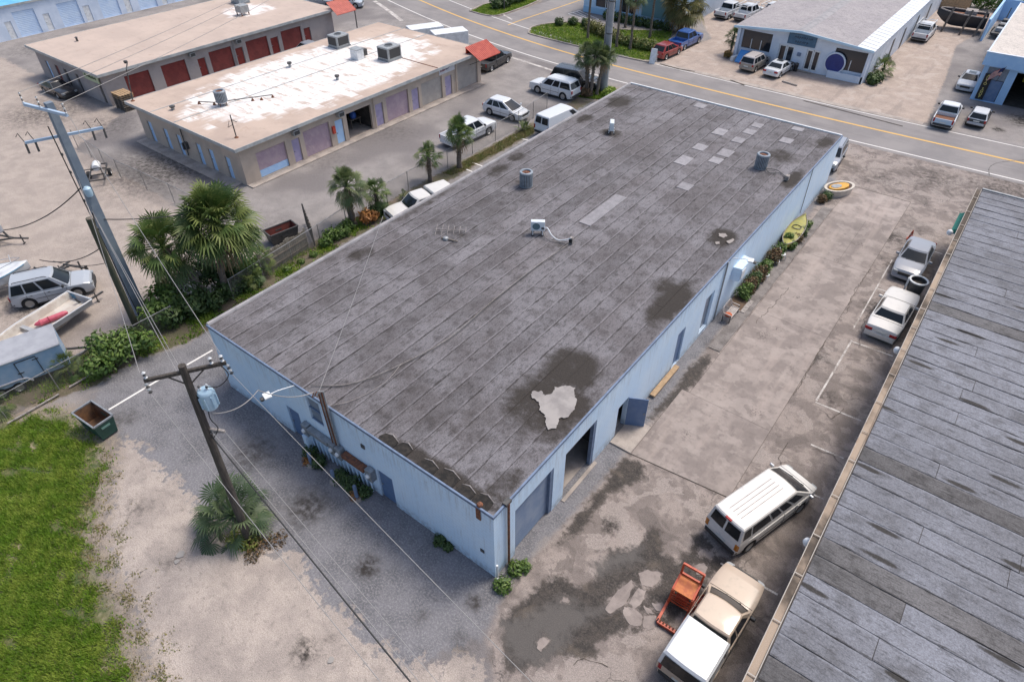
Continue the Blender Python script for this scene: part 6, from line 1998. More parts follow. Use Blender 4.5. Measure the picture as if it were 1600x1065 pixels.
MB().add(vs, [(i * 4 + j, (i + 1) * 4 + j, (i + 1) * 4 + j + 1, i * 4 + j + 1) for i in range(len(secs) - 1) for j in range(3)]).build('deck', M_HULL, b1, smooth=True)
gun = MB()
for s_ in (0, -1):
    gun.tube([(q[s_][0], q[s_][1] * 1.01, q[s_][2] - .03) for q in secs[:-1]], .04, 5)
gun.build('gunwale', M_BLUEL, b1)
MB().box(-1.6, -.75, .86, .2, .75, 1.0).build('cockpit_cover', M_SIGNW, b1, bevel=.05)
MB().tube([(1.2, -.6, 1.1), (1.3, -.58, 1.32), (2.2, -.25, 1.4), (2.5, 0, 1.4), (2.2, .25, 1.4), (1.3, .58, 1.32), (1.2, .6, 1.1)], .02, 5).build('bow_rail', M_CHR, b1)
MB().tube([(1.9, .15, 1.1), (2.0, .3, 1.65)], .025, 5).build('staff', M_WHITEM, b1)
boat_trailer('rusty tan trailer under the white motorboat', -38.9, -4.6, R(72), 6.4)
b0 = thing('motorboat', 'white motorboat cut off at the left edge, farthest up', 'boat', (-46.6, -2.6, .55), R(38))
mb, secs = hull(MB(), 5.2, 2.1, .7, 0, True, .3)
mb.build('hull', M_HULL, b0, smooth=True, sharp=35)
vs = []
for q in secs:
    (x, yl, zl), (_, yr, _) = q[0], q[-1]
    vs += [(x, yl, zl), (x, yl * .5, zl + .07), (x, yr * .5, zl + .07), (x, yr, zl)]
MB().add(vs, [(i * 4 + j, (i + 1) * 4 + j, (i + 1) * 4 + j + 1, i * 4 + j + 1) for i in range(len(secs) - 1) for j in range(3)]).build('deck', M_HULL, b0, smooth=True)
MB().box(-.6, -.2, .76, 1.2, .2, .86).build('deck_hatch', M_PLANK, b0)
boat_trailer('trailer under the farthest white motorboat', -46.6, -2.6, R(38), 5.4)
# enclosed cargo trailer
M_CT = mat('chalky_blue_trailer_side', (.24, .36, .50), .55, c2=(.32, .42, .54), scale=1.2, fine=.08)
M_CTR = mat('chalky_trailer_roof', (.36, .37, .40), .6, c2=(.30, .31, .34), scale=1, fine=.08)
ct = thing('cargo_trailer', 'chalky blue enclosed cargo trailer behind the chain fence', 'trailer', (-28.95, -7.35, 0), R(75))
MB().box(-3.2, -1.05, .55, 3.0, 1.05, 2.1).build('box', M_CT, ct, bevel=.03)
MB().prism([(-3.22, -1.07), (3.02, -1.07), (3.02, 1.07), (-3.22, 1.07)], 2.103, 2.2).build('roof', M_CTR, ct, bevel=.05)
for s_ in (-1, 1):
    MB().tube([(-3.2, s_ * 1.07, 2.12), (3.0, s_ * 1.07, 2.12)], .06, 6).build('corner_rail', M_CTR, ct)
MB().box(.7, -1.075, .7, 1.7, -1.053, 1.9).build('door', M_CT, ct)
MB().bar((.7, -1.085, .68), (.7, -1.085, 1.92), .035).bar((.7, -1.085, 1.92), (1.7, -1.085, 1.92), .035).bar((1.7, -1.085, .68), (1.7, -1.085, 1.92), .035).bar((.6, -1.09, 1.2), (.9, -1.09, 1.2), .04).bar((1.5, -1.09, 1.75), (1.8, -1.09, 1.75), .04).build('door_trim', M_TRIM, ct)
for s_ in (-1, 1):
    wheel(ct, -.55, s_ * .98, .34)
    wheel(ct, .3, s_ * .98, .34)
    pts = [(-1.3, s_ * 1.1, .5), (-1.1, s_ * 1.1, .78), (-.8, s_ * 1.1, .86), (.55, s_ * 1.1, .86), (.85, s_ * 1.1, .78), (1.05, s_ * 1.1, .5)]
    MB().tube(pts, .05, 6).build('mudguard', M_CTR, ct)
MB().bar((3.0, -.7, .5), (4.2, 0, .5), .1).bar((3.0, .7, .5), (4.2, 0, .5), .1).build('drawbar', M_DARKM, ct)
MB().lathe([(.3, 0), (.32, .08), (.2, .2), (0, .22)], 12, (-1.2, 0, 2.2)).build('roof_vent', M_WHITEM, ct, smooth=True)
t = thing('spare_tyre', 'old tyre lying flat in the sand behind the silver SUV', 'tyre', (-38.0, -1.3, 0), 0)
MB().lathe([(.22, .03), (.40, .0), (.44, .1), (.40, .22), (.22, .2), (.22, .03)], 18).build('rubber', M_TYRE, t, smooth=True)
t = thing('trailer_tongue', 'black trailer hitch frame standing in the sand near the tyre', 'trailer', (-37.0, .3, 0), R(20), None)
MB().bar((-1.2, 0, .35), (.8, 0, .45), .1).bar((.3, 0, 0), (.3, 0, .9), .08).bar((-1.2, -.5, .3), (-1.2, .5, .3), .1).build('frame', M_DARKM, t)
MB().lathe([(.1, 0), (.1, .25)], 8, (.8, 0, .35)).build('coupler', M_DARKM, t)
t = thing('scrap_frame', 'black scrap trailer frame with white tank by the yard fence', 'trailer frame', (-49.6, 8.2, 0), R(150))
MB().bar((-1.6, -.6, .5), (1.6, -.6, .5), .08).bar((-1.6, .6, .5), (1.6, .6, .5), .08).bar((-1.6, -.6, .5), (-1.6, .6, .5), .08).bar((1.6, -.6, .5), (1.6, .6, .5), .08).bar((-.5, -.6, .5), (-.5, .6, .5), .08).bar((.6, -.6, .5), (.6, .6, .5), .08).bar((-1.6, -.6, .5), (-1.6, -.6, 1.5), .06).bar((-1.6, .6, .5), (-1.6, .6, 1.5), .06).bar((-1.6, -.6, 1.5), (-1.6, .6, 1.5), .06).bar((-1.6, -.6, 1.5), (.6, -.6, .5), .05).build('frame', M_DARKM, t)
MB().lathe([(0, -.5), (.25, -.48), (.32, -.35), (.32, .35), (.25, .48), (0, .5)], 12).build('tank', M_WHITEM, t, smooth=True, loc=(.3, 0, .95), rot=(0, R(90), 0))
for s_ in (-1, 1):
    wheel(t, .2, s_ * .8, .3)
# workboat and trailer behind the far gate
fb = thing('workboat', 'dark hulled workboat propped on timber posts behind the far lot', 'boat', (-.2, 100.0, .5), R(185))
mb, secs = hull(MB(), 6.0, 2.8, 1.5, 0, True, .3)
mb.build('hull', mat('black_hull_paint', (.025, .03, .038), .4), fb, smooth=True, sharp=35)
gun = MB()
for s_ in (0, -1):
    gun.tube([(q[s_][0], q[s_][1], q[s_][2] + .02) for q in secs[:-1]], .09, 5)
gun.build('gunwale', M_LIP, fb)
MB().box(-2.8, -1.1, 1.25, 1.4, 1.1, 1.32).build('deck', M_RUST, fb)
MB().box(-1.6, -.8, 1.321, -.2, .8, 2.0).build('cuddy', M_LIP, fb, bevel=.05)
for i, (x, y) in enumerate(((-1.6, 97.4), (.6, 97.2), (2.2, 97.6))):
    t = thing('prop_post', 'slanted pale timber post propping the dark workboat, ' + ('left one', 'middle one', 'right one')[i], 'post', (x, y, 0), 0, 'timber boat props')
    MB().bar((0, 0, 0), (.35, .8, 2.9), .24).build('timber', M_WOODG, t)
ft = thing('flatbed_trailer', 'loaded equipment trailer beside the cream roof', 'trailer', (5.0, 101, 0), R(88))
MB().box(-3.2, -1.0, .6, 3.2, 1.0, .75).build('deck', M_DARKM, ft)
for i, (x, w) in enumerate(((-2.4, .9), (-1.2, .7), (.1, .8), (1.5, 1.0))):
    MB().box(x, -.8, .753, x + w, .7, 1.2 + .2 * (i % 2)).build('crate', (M_GREYM, M_DARKM)[i % 2], ft, bevel=.05)
MB().bar((2.6, -.5, .75), (3.6, -.5, 2.4), .12).bar((2.6, .5, .75), (3.6, .5, 2.4), .12).build('ramp_arm', M_DARKM, ft)
for s_ in (-1, 1):
    wheel(ft, -.7, s_ * 1.12, .36)
    wheel(ft, .2, s_ * 1.12, .36)
fw = wthing('boundary_wall', 'bright blue masonry wall closing the far yard', 'wall', (5, 112, 0))
MB().box(3.2, 96, 0, 3.45, 115, 2.6).build('panel', M_AUW, fw)
MB().box(3.46, 108.5, 0, 20, 108.75, 2.6).build('panel', M_AUW, fw)
ff = wthing('timber_fence', 'tan board fence at the head of the far lot', 'fence', (-3, 110, 0))
for i in range(10):
    MB().box(-4.4, 109.8, .1 + i * .2, -.6, 109.86, .28 + i * .2).build('board', M_PLANK, ff)
for x in (-4.4, -2.5, -.7):
    MB().box(x, 109.87, 0, x + .12, 109.99, 2.2).build('post', M_WOODG, ff)
# ================================================================== VEGETATION
def leaf_mat(name, a, b, c, scale=1.2, trans=.25):
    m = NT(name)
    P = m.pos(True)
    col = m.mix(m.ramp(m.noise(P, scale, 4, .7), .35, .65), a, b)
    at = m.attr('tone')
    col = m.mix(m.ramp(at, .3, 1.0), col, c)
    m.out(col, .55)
    tr = m.n('ShaderNodeBsdfTranslucent')
    m.L(col, tr.inputs['Color'])
    mx = m.n('ShaderNodeMixShader')
    mx.inputs[0].default_value = trans
    m.L(m.p.outputs[0], mx.inputs[1])
    m.L(tr.outputs[0], mx.inputs[2])
    m.L(mx.outputs[0], m.t.nodes['Material Output'].inputs[0])
    return m.m


LF_PALM = leaf_mat('palm_leaf', (.048, .095, .02), (.078, .13, .03), (.175, .215, .06))
LF_DARKP = leaf_mat('grey_green_palm_leaf', (.065, .105, .035), (.10, .14, .05), (.18, .21, .085))
LF_DEAD = leaf_mat('dead_palm_leaf', (.24, .16, .08), (.17, .115, .06), (.32, .22, .11))
LF_BUSH = leaf_mat('broad_leaf', (.042, .095, .016), (.075, .145, .024), (.17, .25, .055))
LF_DK = leaf_mat('dark_hedge_leaf', (.03, .07, .018), (.05, .095, .025), (.10, .15, .04))
LF_RED = leaf_mat('russet_leaf', (.075, .07, .028), (.11, .07, .034), (.20, .11, .05))
LF_ORG = leaf_mat('orange_dry_leaf', (.36, .15, .04), (.28, .12, .04), (.5, .24, .07))
LF_GRASS = leaf_mat('grass_blade', (.10, .195, .014), (.165, .29, .022), (.30, .38, .06), 1.6, .35)
LF_DRYG = leaf_mat('dry_grass_blade', (.22, .20, .08), (.30, .24, .11), (.16, .19, .05), .8, .25)
M_TRUNK = mat('palm_trunk_bark', (.19, .155, .125), .9, c2=(.11, .09, .075), scale=5, stretch=(1, 1, 2.5), fine=.25, bump=.03, bscale=9)
M_BOOT = mat('palm_leaf_base', (.26, .215, .17), .9, c2=(.16, .13, .10), scale=6)


def build_leaves(name, V_, F_, tone, material, parent):
    me_ = bpy.data.meshes.new(name)
    V_ = np.asarray(V_, np.float32)
    F_ = np.asarray(F_, np.int32)
    k = F_.shape[1]
    me_.vertices.add(len(V_))
    me_.vertices.foreach_set('co', V_.ravel())
    me_.loops.add(F_.size)
    me_.loops.foreach_set('vertex_index', F_.ravel())
    me_.polygons.add(len(F_))
    me_.polygons.foreach_set('loop_start', np.arange(0, F_.size, k, dtype=np.int32))
    a_ = me_.attributes.new('tone', 'FLOAT', 'POINT')
    a_.data.foreach_set('value', np.asarray(tone, np.float32))
    me_.materials.append(material)
    me_.update(calc_edges=True)
    return meshobj(name, me_, parent)


def fan(rs, base, az, el, pet, blade, V_, F_, T_, droop=.5, n=17, tone=None):
    """one costapalmate fan frond"""
    d = Vector((math.cos(az) * math.cos(el), math.sin(az) * math.cos(el), math.sin(el)))
    base = Vector(base)
    tip = base + d * pet + Vector((0, 0, -droop * pet * .28))
    fd = (d + Vector((0, 0, -droop * .55))).normalized()
    side = fd.cross(Vector((0, 0, 1)))
    side = side.normalized() if side.length > .01 else Vector((1, 0, 0))
    side = (Matrix.Rotation(rs.uniform(-.9, .9), 3, fd) @ side).normalized()
    nrm = side.cross(fd).normalized()
    tn = rs.random() if tone is None else tone
    o = len(V_)
    w = .03 + pet * .01
    V_ += [base - side * w, base + side * w, tip + side * w * .7, tip - side * w * .7]
    F_.append((o, o + 1, o + 2, o + 3))
    T_ += [tn * .6] * 4
    for i in range(n):
        a = (i / (n - 1) - .5) * R(235)
        ln = blade * (1 - .28 * abs(a) / R(117)) * rs.uniform(.88, 1.1)
        dr = fd * math.cos(a) + side * math.sin(a)
        pr = dr.cross(nrm).normalized()
        wid = ln * .055
        mid_ = tip + dr * ln * .55 + nrm * (.05 * ln)
        end = tip + dr * ln + Vector((0, 0, -ln * (.16 + droop * .5) * rs.uniform(.6, 1.3)))
        o = len(V_)
        V_ += [tip, mid_ + pr * wid, end, mid_ - pr * wid]
        F_.append((o, o + 1, o + 2, o + 3))
        q = min(1, max(0, tn + rs.uniform(-.2, .2)))
        T_ += [q * .6, q, min(1, q + .3), q]


def palm(label, x, y, h, rad, seed, lean=(0, 0), fronds=40, leaf=None, group='sabal palms', boots=True, tr=.17, dead=6, trunk=True):
    rs = random.Random(seed)
    t = thing('palm_tree', label, 'palm tree', (x, y, 0), 0, group)
    top = Vector((lean[0], lean[1], h))
    if trunk:
        pts, rr = [], []
        for i in range(13):
            s_ = i / 12
            pts.append((lean[0] * s_ ** 1.6 + .03 * math.sin(i * 1.7 + seed), lean[1] * s_ ** 1.6 + .03 * math.cos(i * 2.1), h * s_))
            rr.append(tr * (1.35 - .55 * s_ ** .4 + (.1 if i == 0 else 0)) + .012 * (i % 2))
        MB().tube(pts, rr, 12).build('trunk', M_TRUNK, t, smooth=True)
        if boots:
            mb = MB()
            for i in range(34):
                s_ = .3 + .68 * i / 33
                q = i * 2.4
                c_ = Vector((lean[0] * s_ ** 1.6, lean[1] * s_ ** 1.6, h * s_))
                d = Vector((math.cos(q), math.sin(q), 0))
                mb.bar(c_ + d * tr * .7, c_ + d * (tr * 1.45) + Vector((0, 0, .22)), .09, .035)
            mb.build('leaf_bases', M_BOOT, t)['kind'] = 'stuff'
    V_, F_, T_ = [], [], []
    fronds = int(fronds * 1.35)
    for i in range(fronds):
        s_ = (i + .5) / fronds
        el = R(88) - s_ ** .8 * R(122) + rs.uniform(-.3, .3)
        az = i * 2.39996 + rs.uniform(-.6, .6)
        fan(rs, top + Vector((0, 0, .15 * (1 - s_))), az, el, rad * rs.uniform(.40, .70), rad * rs.uniform(.33, .46), V_, F_, T_, droop=.05 + .42 * s_, tone=None if s_ < .8 else rs.uniform(0, .5))
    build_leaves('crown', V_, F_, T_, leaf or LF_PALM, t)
    if dead:
        V_, F_, T_ = [], [], []
        for i in range(dead):
            fan(rs, top + Vector((0, 0, -.15)), i * 2.4 + seed, R(-52 + rs.uniform(-15, 10)), rad * .38, rad * .45, V_, F_, T_, droop=.9, n=11)
        build_leaves('dead_fronds', V_, F_, T_, LF_DEAD, t)
    return t


def bush(label, x, y, blobs, seed, leaf, n=1400, size=.16, name='shrub', cat='shrub', group=None, stems=True):
    """leafy mass: blobs = (dx, dy, z, r) lumps"""
    rg = np.random.default_rng(seed)
    t = thing(name, label, cat, (x, y, 0), 0, group)
    tot = sum(b[3] ** 2 for b in blobs)
    V_, T_ = [], []
    for bx_, by_, bz_, br_ in blobs:
        k = max(20, int(n * br_ ** 2 / tot))
        d = rg.normal(size=(k, 3))
        d /= np.linalg.norm(d, axis=1)[:, None]
        rr = br_ * rg.uniform(.35, 1.08, k) ** .5
        lump = 1 + .22 * np.sin(d[:, 0] * 5 + seed) * np.cos(d[:, 1] * 4 + 2 * seed) + .1 * rg.normal(size=k)
        c_ = d * (rr * lump)[:, None] * np.array([1, 1, .85]) + np.array([bx_, by_, bz_])
        c_[:, 2] = np.maximum(c_[:, 2], .04)
        nrm = d + rg.normal(size=(k, 3)) * .55 + np.array([0, 0, .35])
        nrm /= np.linalg.norm(nrm, axis=1)[:, None]
        a_ = np.cross(nrm, rg.normal(size=(k, 3)))
        a_ /= np.linalg.norm(a_, axis=1)[:, None] + 1e-9
        b_ = np.cross(nrm, a_)
        s_ = size * rg.uniform(.55, 1.25, k)[:, None]
        quad = np.stack([c_ - a_ * s_, c_ + b_ * s_ * .45, c_ + a_ * s_, c_ - b_ * s_ * .45], 1)
        V_.append(quad.reshape(-1, 3))
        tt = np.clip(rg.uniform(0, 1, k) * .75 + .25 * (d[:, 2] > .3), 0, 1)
        T_.append(np.repeat(tt, 4))
    V_ = np.concatenate(V_)
    T_ = np.concatenate(T_)
    F_ = np.arange(len(V_)).reshape(-1, 4)
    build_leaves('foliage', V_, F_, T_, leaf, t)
    if stems:
        mb = MB()
        for bx_, by_, bz_, br_ in blobs:
            mb.tube([(bx_ * .4, by_ * .4, 0), (bx_ * .8, by_ * .8, bz_ * .6), (bx_, by_, bz_)], [.06, .04, .02], 5)
        mb.build('stems', M_WOODG, t)
    return t


def spiky(label, x, y, h, n, seed, leaf, group=None, name='agave', cat='plant', w=.07):
    rs = random.Random(seed)
    t = thing(name, label, cat, (x, y, 0), 0, group)
    V_, F_, T_ = [], [], []
    for i in range(n):
        az = i * 2.4
        el = R(rs.uniform(25, 80))
        d = Vector((math.cos(az) * math.cos(el), math.sin(az) * math.cos(el), math.sin(el)))
        s_ = d.cross(Vector((0, 0, 1))).normalized()
        ln = h * rs.uniform(.7, 1.1)
        p0, p1, p2 = Vector((0, 0, .03)), d * ln * .6, d * ln + Vector((0, 0, -ln * .15))
        o = len(V_)
        V_ += [p0 - s_ * w * .6, p0 + s_ * w * .6, p1 + s_ * w, p2, p1 - s_ * w]
        F_ += [(o, o + 1, o + 2, o + 4), (o + 4, o + 2, o + 3, o + 3)]
        q = rs.random()
        T_ += [q, q, q, min(1, q + .3), q]
    F_ = [f for f in F_]
    me_ = bpy.data.meshes.new('leaves')
    me_.from_pydata([tuple(v) for v in V_], [], [tuple(dict.fromkeys(f)) for f in F_])
    a_ = me_.attributes.new('tone', 'FLOAT', 'POINT')
    a_.data.foreach_set('value', T_)
    me_.materials.append(leaf)
    meshobj('leaves', me_, t)
    MB().lathe([(.09, 0), (.12, .1), (.06, .2), (0, .22)], 7).build('root_crown', M_BOOT, t)
    return t


# palms beside the concrete pole
palm('tallest palm with round crown beside the concrete pole', -26.5, 4.86, 5.2, 2.75, 1, (.35, .75), 100, tr=.2, dead=18)
palm('leaning palm with booted trunk next to the tallest palm', -26.75, 3.75, 4.1, 2.4, 2, (-1.4, -.9), 62, LF_PALM, tr=.23, dead=14)
palm('mid-height palm by the white topper pickup', -26.8, 16.1, 3.1, 1.75, 3, (0, .1), 42, LF_DARKP, tr=.24, dead=4)
palm('small palm squeezed against the front of the topper pickup', -26.3, 18.3, 1.9, 1.35, 4, (.1, 0), 26, tr=.15, dead=2)
palm('short palm left of the taller fence palm', -26.8, 24.8, 2.2, 1.35, 5, (0, 0), 30, tr=.16, dead=3)
palm('palm on the grass strip screening a white pickup', -26.5, 28.2, 3.2, 1.6, 6, (.1, .1), 40, tr=.2, dead=6)
palm('left palm of the trio at the utility pole', -27.0, 49.6, 3.8, 1.55, 7, (-.3, 0), 38, LF_DARKP, 'palms at the utility pole', tr=.2, dead=4)
palm('middle palm of the trio at the utility pole', -26.3, 49.3, 4.2, 1.5, 8, (.1, .1), 38, LF_DARKP, 'palms at the utility pole', tr=.16, dead=4)
palm('right palm of the trio at the utility pole', -25.9, 49.9, 4.0, 1.45, 9, (.5, .1), 36, LF_DARKP, 'palms at the utility pole', tr=.15, dead=3)
for i, (x, y, h, lab) in enumerate(((-37.5, 66.3, 7.2, 'leftmost slim palm of the grass island'), (-32.6, 65.3, 7.4, 'second slim palm of the grass island'), (-30.8, 65.6, 6.0, 'third slim palm of the grass island'),
                                    (-36.0, 73.4, 6.4, 'slim palm rising behind the concrete utility pole'), (-31.1, 71.2, 6.6, 'slim palm before the teal panel'))):
    palm(lab, x, y, h, 1.75, 20 + i, (.05, .05), 38, LF_DARKP, 'slim island palms', False, .14, 6)
palm('bushy olive palm at the right end of the grass island', -29.2, 76.0, 3.4, 3.3, 31, (0, 0), 74, leaf_mat('olive_palm_leaf', (.09, .10, .03), (.13, .13, .04), (.26, .22, .09)), 'island palms', True, .3, 14)
palm('stemless palmetto around the foot of the wooden pole', -10.9, -5.2, .8, 2.05, 33, (0, 0), 34, leaf_mat('blue_green_palmetto', (.045, .085, .035), (.07, .115, .05), (.13, .17, .085)), None, False, .12, 0, True)
palm('young palmetto at the left edge above the grass', -27.3, -8.9, .5, 1.3, 34, (0, 0), 20, LF_PALM, None, False, .12, 2)
palm('young palmetto in front of the chalky blue trailer', -27.0, -5.0, .6, 1.05, 35, (0, 0), 20, LF_PALM, None, False, .12, 2)
palm('short palmetto behind the board fence', -26.6, 7.9, 1.2, 1.15, 36, (0, 0), 22, LF_PALM, None, True, .14, 3)
palm('young palm between tallest palm and board fence', -26.2, 6.6, .9, 1.2, 37, (0, 0), 22, LF_PALM, None, True, .14, 3)
palm('tiny palm seedling by the fence before the topper pickup', -26.4, 21.2, .25, .55, 38, (0, 0), 9, LF_DARKP, None, False, .06, 0)
palm('potted palm at the right flank of the showroom', -3.4, 74.6, .9, 1.5, 39, (0, 0), 24, LF_PALM, None, False, .12, 0)
palm('palm at the left front corner of the showroom', -20.2, 71.6, 2.0, 1.3, 40, (0, 0), 24, LF_DARKP, None, True, .12, 3)

bush('rounded green shrub against the leaning old pole', -25.6, -3.0, [(0, 0, 1.1, .9), (.2, -1.0, .9, .8), (-.3, .8, 1.2, .9), (.3, 1.6, 1.0, .8), (-.7, -.2, 1.6, .7)], 51, LF_BUSH, 2600, .15)
bush('dark tangled shrub under the leaning palm', -26.3, 2.4, [(0, 0, .8, .9), (-.3, -1.4, .8, .9), (.3, 1.2, .7, .8), (-.8, .8, 1.2, .8), (-1.0, -.6, 1.0, .9)], 52, LF_DK, 2600, .17)
bush('dark undergrowth at the foot of the tallest palm', -26.2, 5.8, [(0, 0, .5, .7), (-.2, -1.0, .6, .7), (.2, .9, .45, .6)], 53, LF_DK, 1500, .16)
bush('tall wild shrub between the concrete pole and the leaning palm', -27.6, 1.4, [(0, 0, 1.3, 1.1), (.4, -.9, 1.0, .9), (-.5, .8, 1.7, .9), (.3, .9, .9, .9)], 150, LF_BUSH, 2400, .17)
bush('tall dark shrub between the two big palms', -27.5, 5.4, [(0, 0, 1.2, 1.0), (.3, .9, 1.0, .9), (-.4, -.8, 1.6, .9)], 151, LF_DK, 2000, .17)
bush('light green shrub right of the tallest palm', -26.6, 6.9, [(0, 0, .9, .8), (-.3, .8, .8, .7)], 152, LF_BUSH, 1400, .15)
bush('grey thorny shrub behind the leaning palm trunk', -27.4, 3.0, [(0, 0, 1.6, .8), (-.3, .6, 1.9, .6)], 54, leaf_mat('pale_grey_leaf', (.34, .32, .27), (.26, .25, .2), (.45, .43, .37)), 900, .12)
bush('orange flowering bush at the foot of the mid-height palm', -25.9, 16.8, [(0, 0, .7, .6), (.1, .5, .5, .45)], 55, LF_ORG, 700, .14)
bush('low green shrub behind the orange bush', -26.2, 18.0, [(0, 0, .5, .6), (.1, .8, .4, .5)], 56, LF_DK, 800, .13)
bush('leafy weeds beside the leaning pallet', -26.2, 13.6, [(0, 0, .5, .6), (.1, .9, .4, .6), (-.2, 1.7, .45, .5), (.2, -.8, .35, .5)], 57, LF_BUSH, 1500, .13)
bush('low hedge right of the pallet fence', -25.9, 10.3, [(.2, -1.2, .12, .32), (.2, 0, .12, .3), (.2, 1.1, .12, .32)], 58, LF_BUSH, 600, .08, 'weed_clump', 'weeds')
bush('yellow-green young shrub by the pole foot palmetto', -10.2, -5.7, [(0, 0, .35, .45), (.5, .3, .15, .5)], 59, leaf_mat('yellow_green_leaf', (.13, .18, .03), (.18, .21, .04), (.25, .27, .07)), 700, .09)
bush('russet weeds around the pole foot', -9.3, -5.2, [(0, 0, .12, .5), (.4, .6, .1, .5), (.2, -.5, .1, .4)], 60, LF_RED, 600, .07, 'weed_clump', 'weeds')
for i, (x, y, r_) in enumerate(((.55, -.15, .42), (.5, .75, .36), (.75, 1.1, .3))):
    bush(('lush green weed tuft at the corner drain', 'green weed tuft under the rusty downpipe', 'small weed tuft beside the roller door')[i], x, y, [(0, 0, r_ * .5, r_)], 61 + i, LF_BUSH, 420, .08, 'weed_clump', 'weeds', None, False)
for i, (x, y, r_) in enumerate(((-11.6, -.45, .4), (-10.7, -.6, .42), (-9.2, -.55, .45), (-8.4, -.5, .5), (-7.6, -.45, .35), (-3.0, -.2, .3), (-2.5, -.2, .2))):
    bush(('ivy-dark weed at the cabinet foot', 'grey-green weed under the first trough', 'weed between the meters and the second bollard', 'largest weed below the rusty trough', 'weed beside the right-hand bollard', 'weed strip on the shaded wall foot', 'tiny weed right of the wall foot strip')[i], x, y, [(0, 0, r_ * .6, r_)], 70 + i, LF_DK, 420, .08, 'weed_clump', 'weeds', 'weeds along the end wall', False)
# flower bed along the long wall
fb_y = [25.4, 26.2, 27.0, 27.9, 28.8, 29.7, 30.6, 31.4]
fb_l = [LF_BUSH, LF_RED, LF_DK, LF_RED, LF_BUSH, LF_DK, LF_RED, LF_BUSH]
for i, (yy, lf_) in enumerate(zip(fb_y, fb_l)):
    if i in (5,):
        continue
    bush(('green pot plant next to the doormat', 'russet croton beyond the first pot plant', 'dark shrub in the wall bed', 'reddish shrub in the middle of the wall bed', 'bright green bush in the wall bed', '', 'russet bush near the metal chair', 'green bush before the yellow canoe')[i], .55, yy, [(0, 0, .5, .5), (.12, .25, .75, .36), (.25, -.2, .3, .3)], 80 + i, lf_, 760, .1, 'flower_bed_plant', 'plant', 'plants in the wall bed')
for i, (x, y) in enumerate(((1.0, 33.0), (1.05, 34.2), (1.0, 35.4), (.9, 36.6), (.6, 41.2), (.75, 41.9))):
    bush(('leafy plant below the canoe bow', 'reddish leafy plant beside the canoe', 'green plant beside the canoe', 'green plant at the canoe stern', 'dark bush beside the boat-shaped planter', 'dark bush tucked under the boat-shaped planter')[i], x, y, [(0, 0, .35, .4)], 90 + i, (LF_BUSH, LF_RED, LF_DK)[i % 3], 420, .1, 'flower_bed_plant', 'plant', 'plants in the wall bed', False)
# island hedges
for i, (x, y, n_) in enumerate(((-43.6, 68.6, 3), (-42.2, 70.0, 3), (-40.6, 70.6, 3))):
    bush(('round clipped shrub at the left tip of the island', 'second clipped shrub of the island', 'third clipped shrub of the island')[i], x, y, [(0, 0, .5, .65)], 100 + i, LF_DK, 700, .13, 'shrub', 'shrub', 'clipped island shrubs', False)
bush('yellow-green hedge along the middle of the grass island', -36.5, 68.2, [(-2.6, 1.2, .6, .9), (-1.4, .7, .6, .9), (-.2, .2, .6, .9), (1.0, -.3, .6, .9), (2.2, -.7, .6, .9)], 104, leaf_mat('olive_hedge_leaf', (.085, .10, .025), (.12, .13, .035), (.22, .21, .06)), 3000, .16, 'hedge', 'hedge', None, False)
bush('flowering hedge along the right of the grass island', -30.5, 66.7, [(-2.6, .3, .5, .8), (-1.4, .2, .5, .8), (-.2, .1, .5, .8), (1.0, 0, .55, .85), (2.2, .2, .55, .8)], 105, leaf_mat('flowering_hedge_leaf', (.075, .13, .025), (.11, .16, .035), (.24, .23, .07)), 3000, .15, 'hedge', 'hedge', None, False)
bush('dark hedge at the foot of the pale blue office', -36.0, 75.4, [(q * 1.3 - 4, 0, .5, .8) for q in range(8)], 106, LF_DK, 3000, .16, 'hedge', 'hedge', None, False)
bush('dark shrubs on the upper left island', -55.6, 73.5, [(0, -3.4, .7, 1.0), (.2, -2, .8, 1.2), (-.2, -.4, .9, 1.3), (.1, 1.4, .9, 1.3), (0, 3, .8, 1.1)], 107, LF_DK, 3400, .2, 'hedge', 'hedge', None, False)
bush('green hedge behind the far yard', 2.0, 113.5, [(q * 1.6 - 8, 0, 1.2, 1.4) for q in range(11)], 108, LF_BUSH, 3800, .24, 'hedge', 'hedge', None, False)
bush('dark tree mass at the upper right corner', 11.0, 116, [(q * 2.4 - 6, (q % 2) * 1.5, 2.0 + (q % 3) * .5, 1.9) for q in range(7)], 109, LF_DK, 3200, .3, 'tree_clump', 'trees', None, True)
bush('broad-leaved bromeliads at the right showroom corner', -3.8, 71.9, [(0, 0, .5, .6), (.3, -.6, .45, .55), (.5, .6, .55, .6)], 110, LF_DK, 1000, .2, 'shrub', 'shrub')
bush('flowering pot at the left showroom corner', -19.9, 70.0, [(0, 0, .5, .45)], 111, leaf_mat('croton_leaf', (.25, .17, .04), (.16, .12, .03), (.4, .22, .07)), 420, .14, 'shrub', 'shrub')
bush('grass clump at the foot of the utility pole', -24.9, 50.4, [(0, 0, .25, .7), (.5, .6, .2, .6), (-.5, .9, .2, .6)], 112, LF_GRASS, 1600, .13, 'weed_clump', 'weeds', None, False)
bush('brown undergrowth between the trio of palms', -26.6, 49.0, [(0, 0, .35, .6), (-.6, .4, .3, .5)], 113, LF_RED, 900, .13, 'weed_clump', 'weeds', None, False)
for i, (u, v) in enumerate(((482, 722), (556, 776))):
    x, y = G(u, v)
    bush(('dry orange leaf pile by the left bollard', 'dry orange leaf pile by the right bollard')[i], x, y, [(0, 0, .08, .3)], 140 + i, LF_ORG, 260, .07, 'leaf_pile', 'leaves', 'dry leaf piles at the end wall', False)
spiky('upright snake plant by the white cargo van', -26.8, 37.9, 1.3, 16, 120, LF_DARKP)
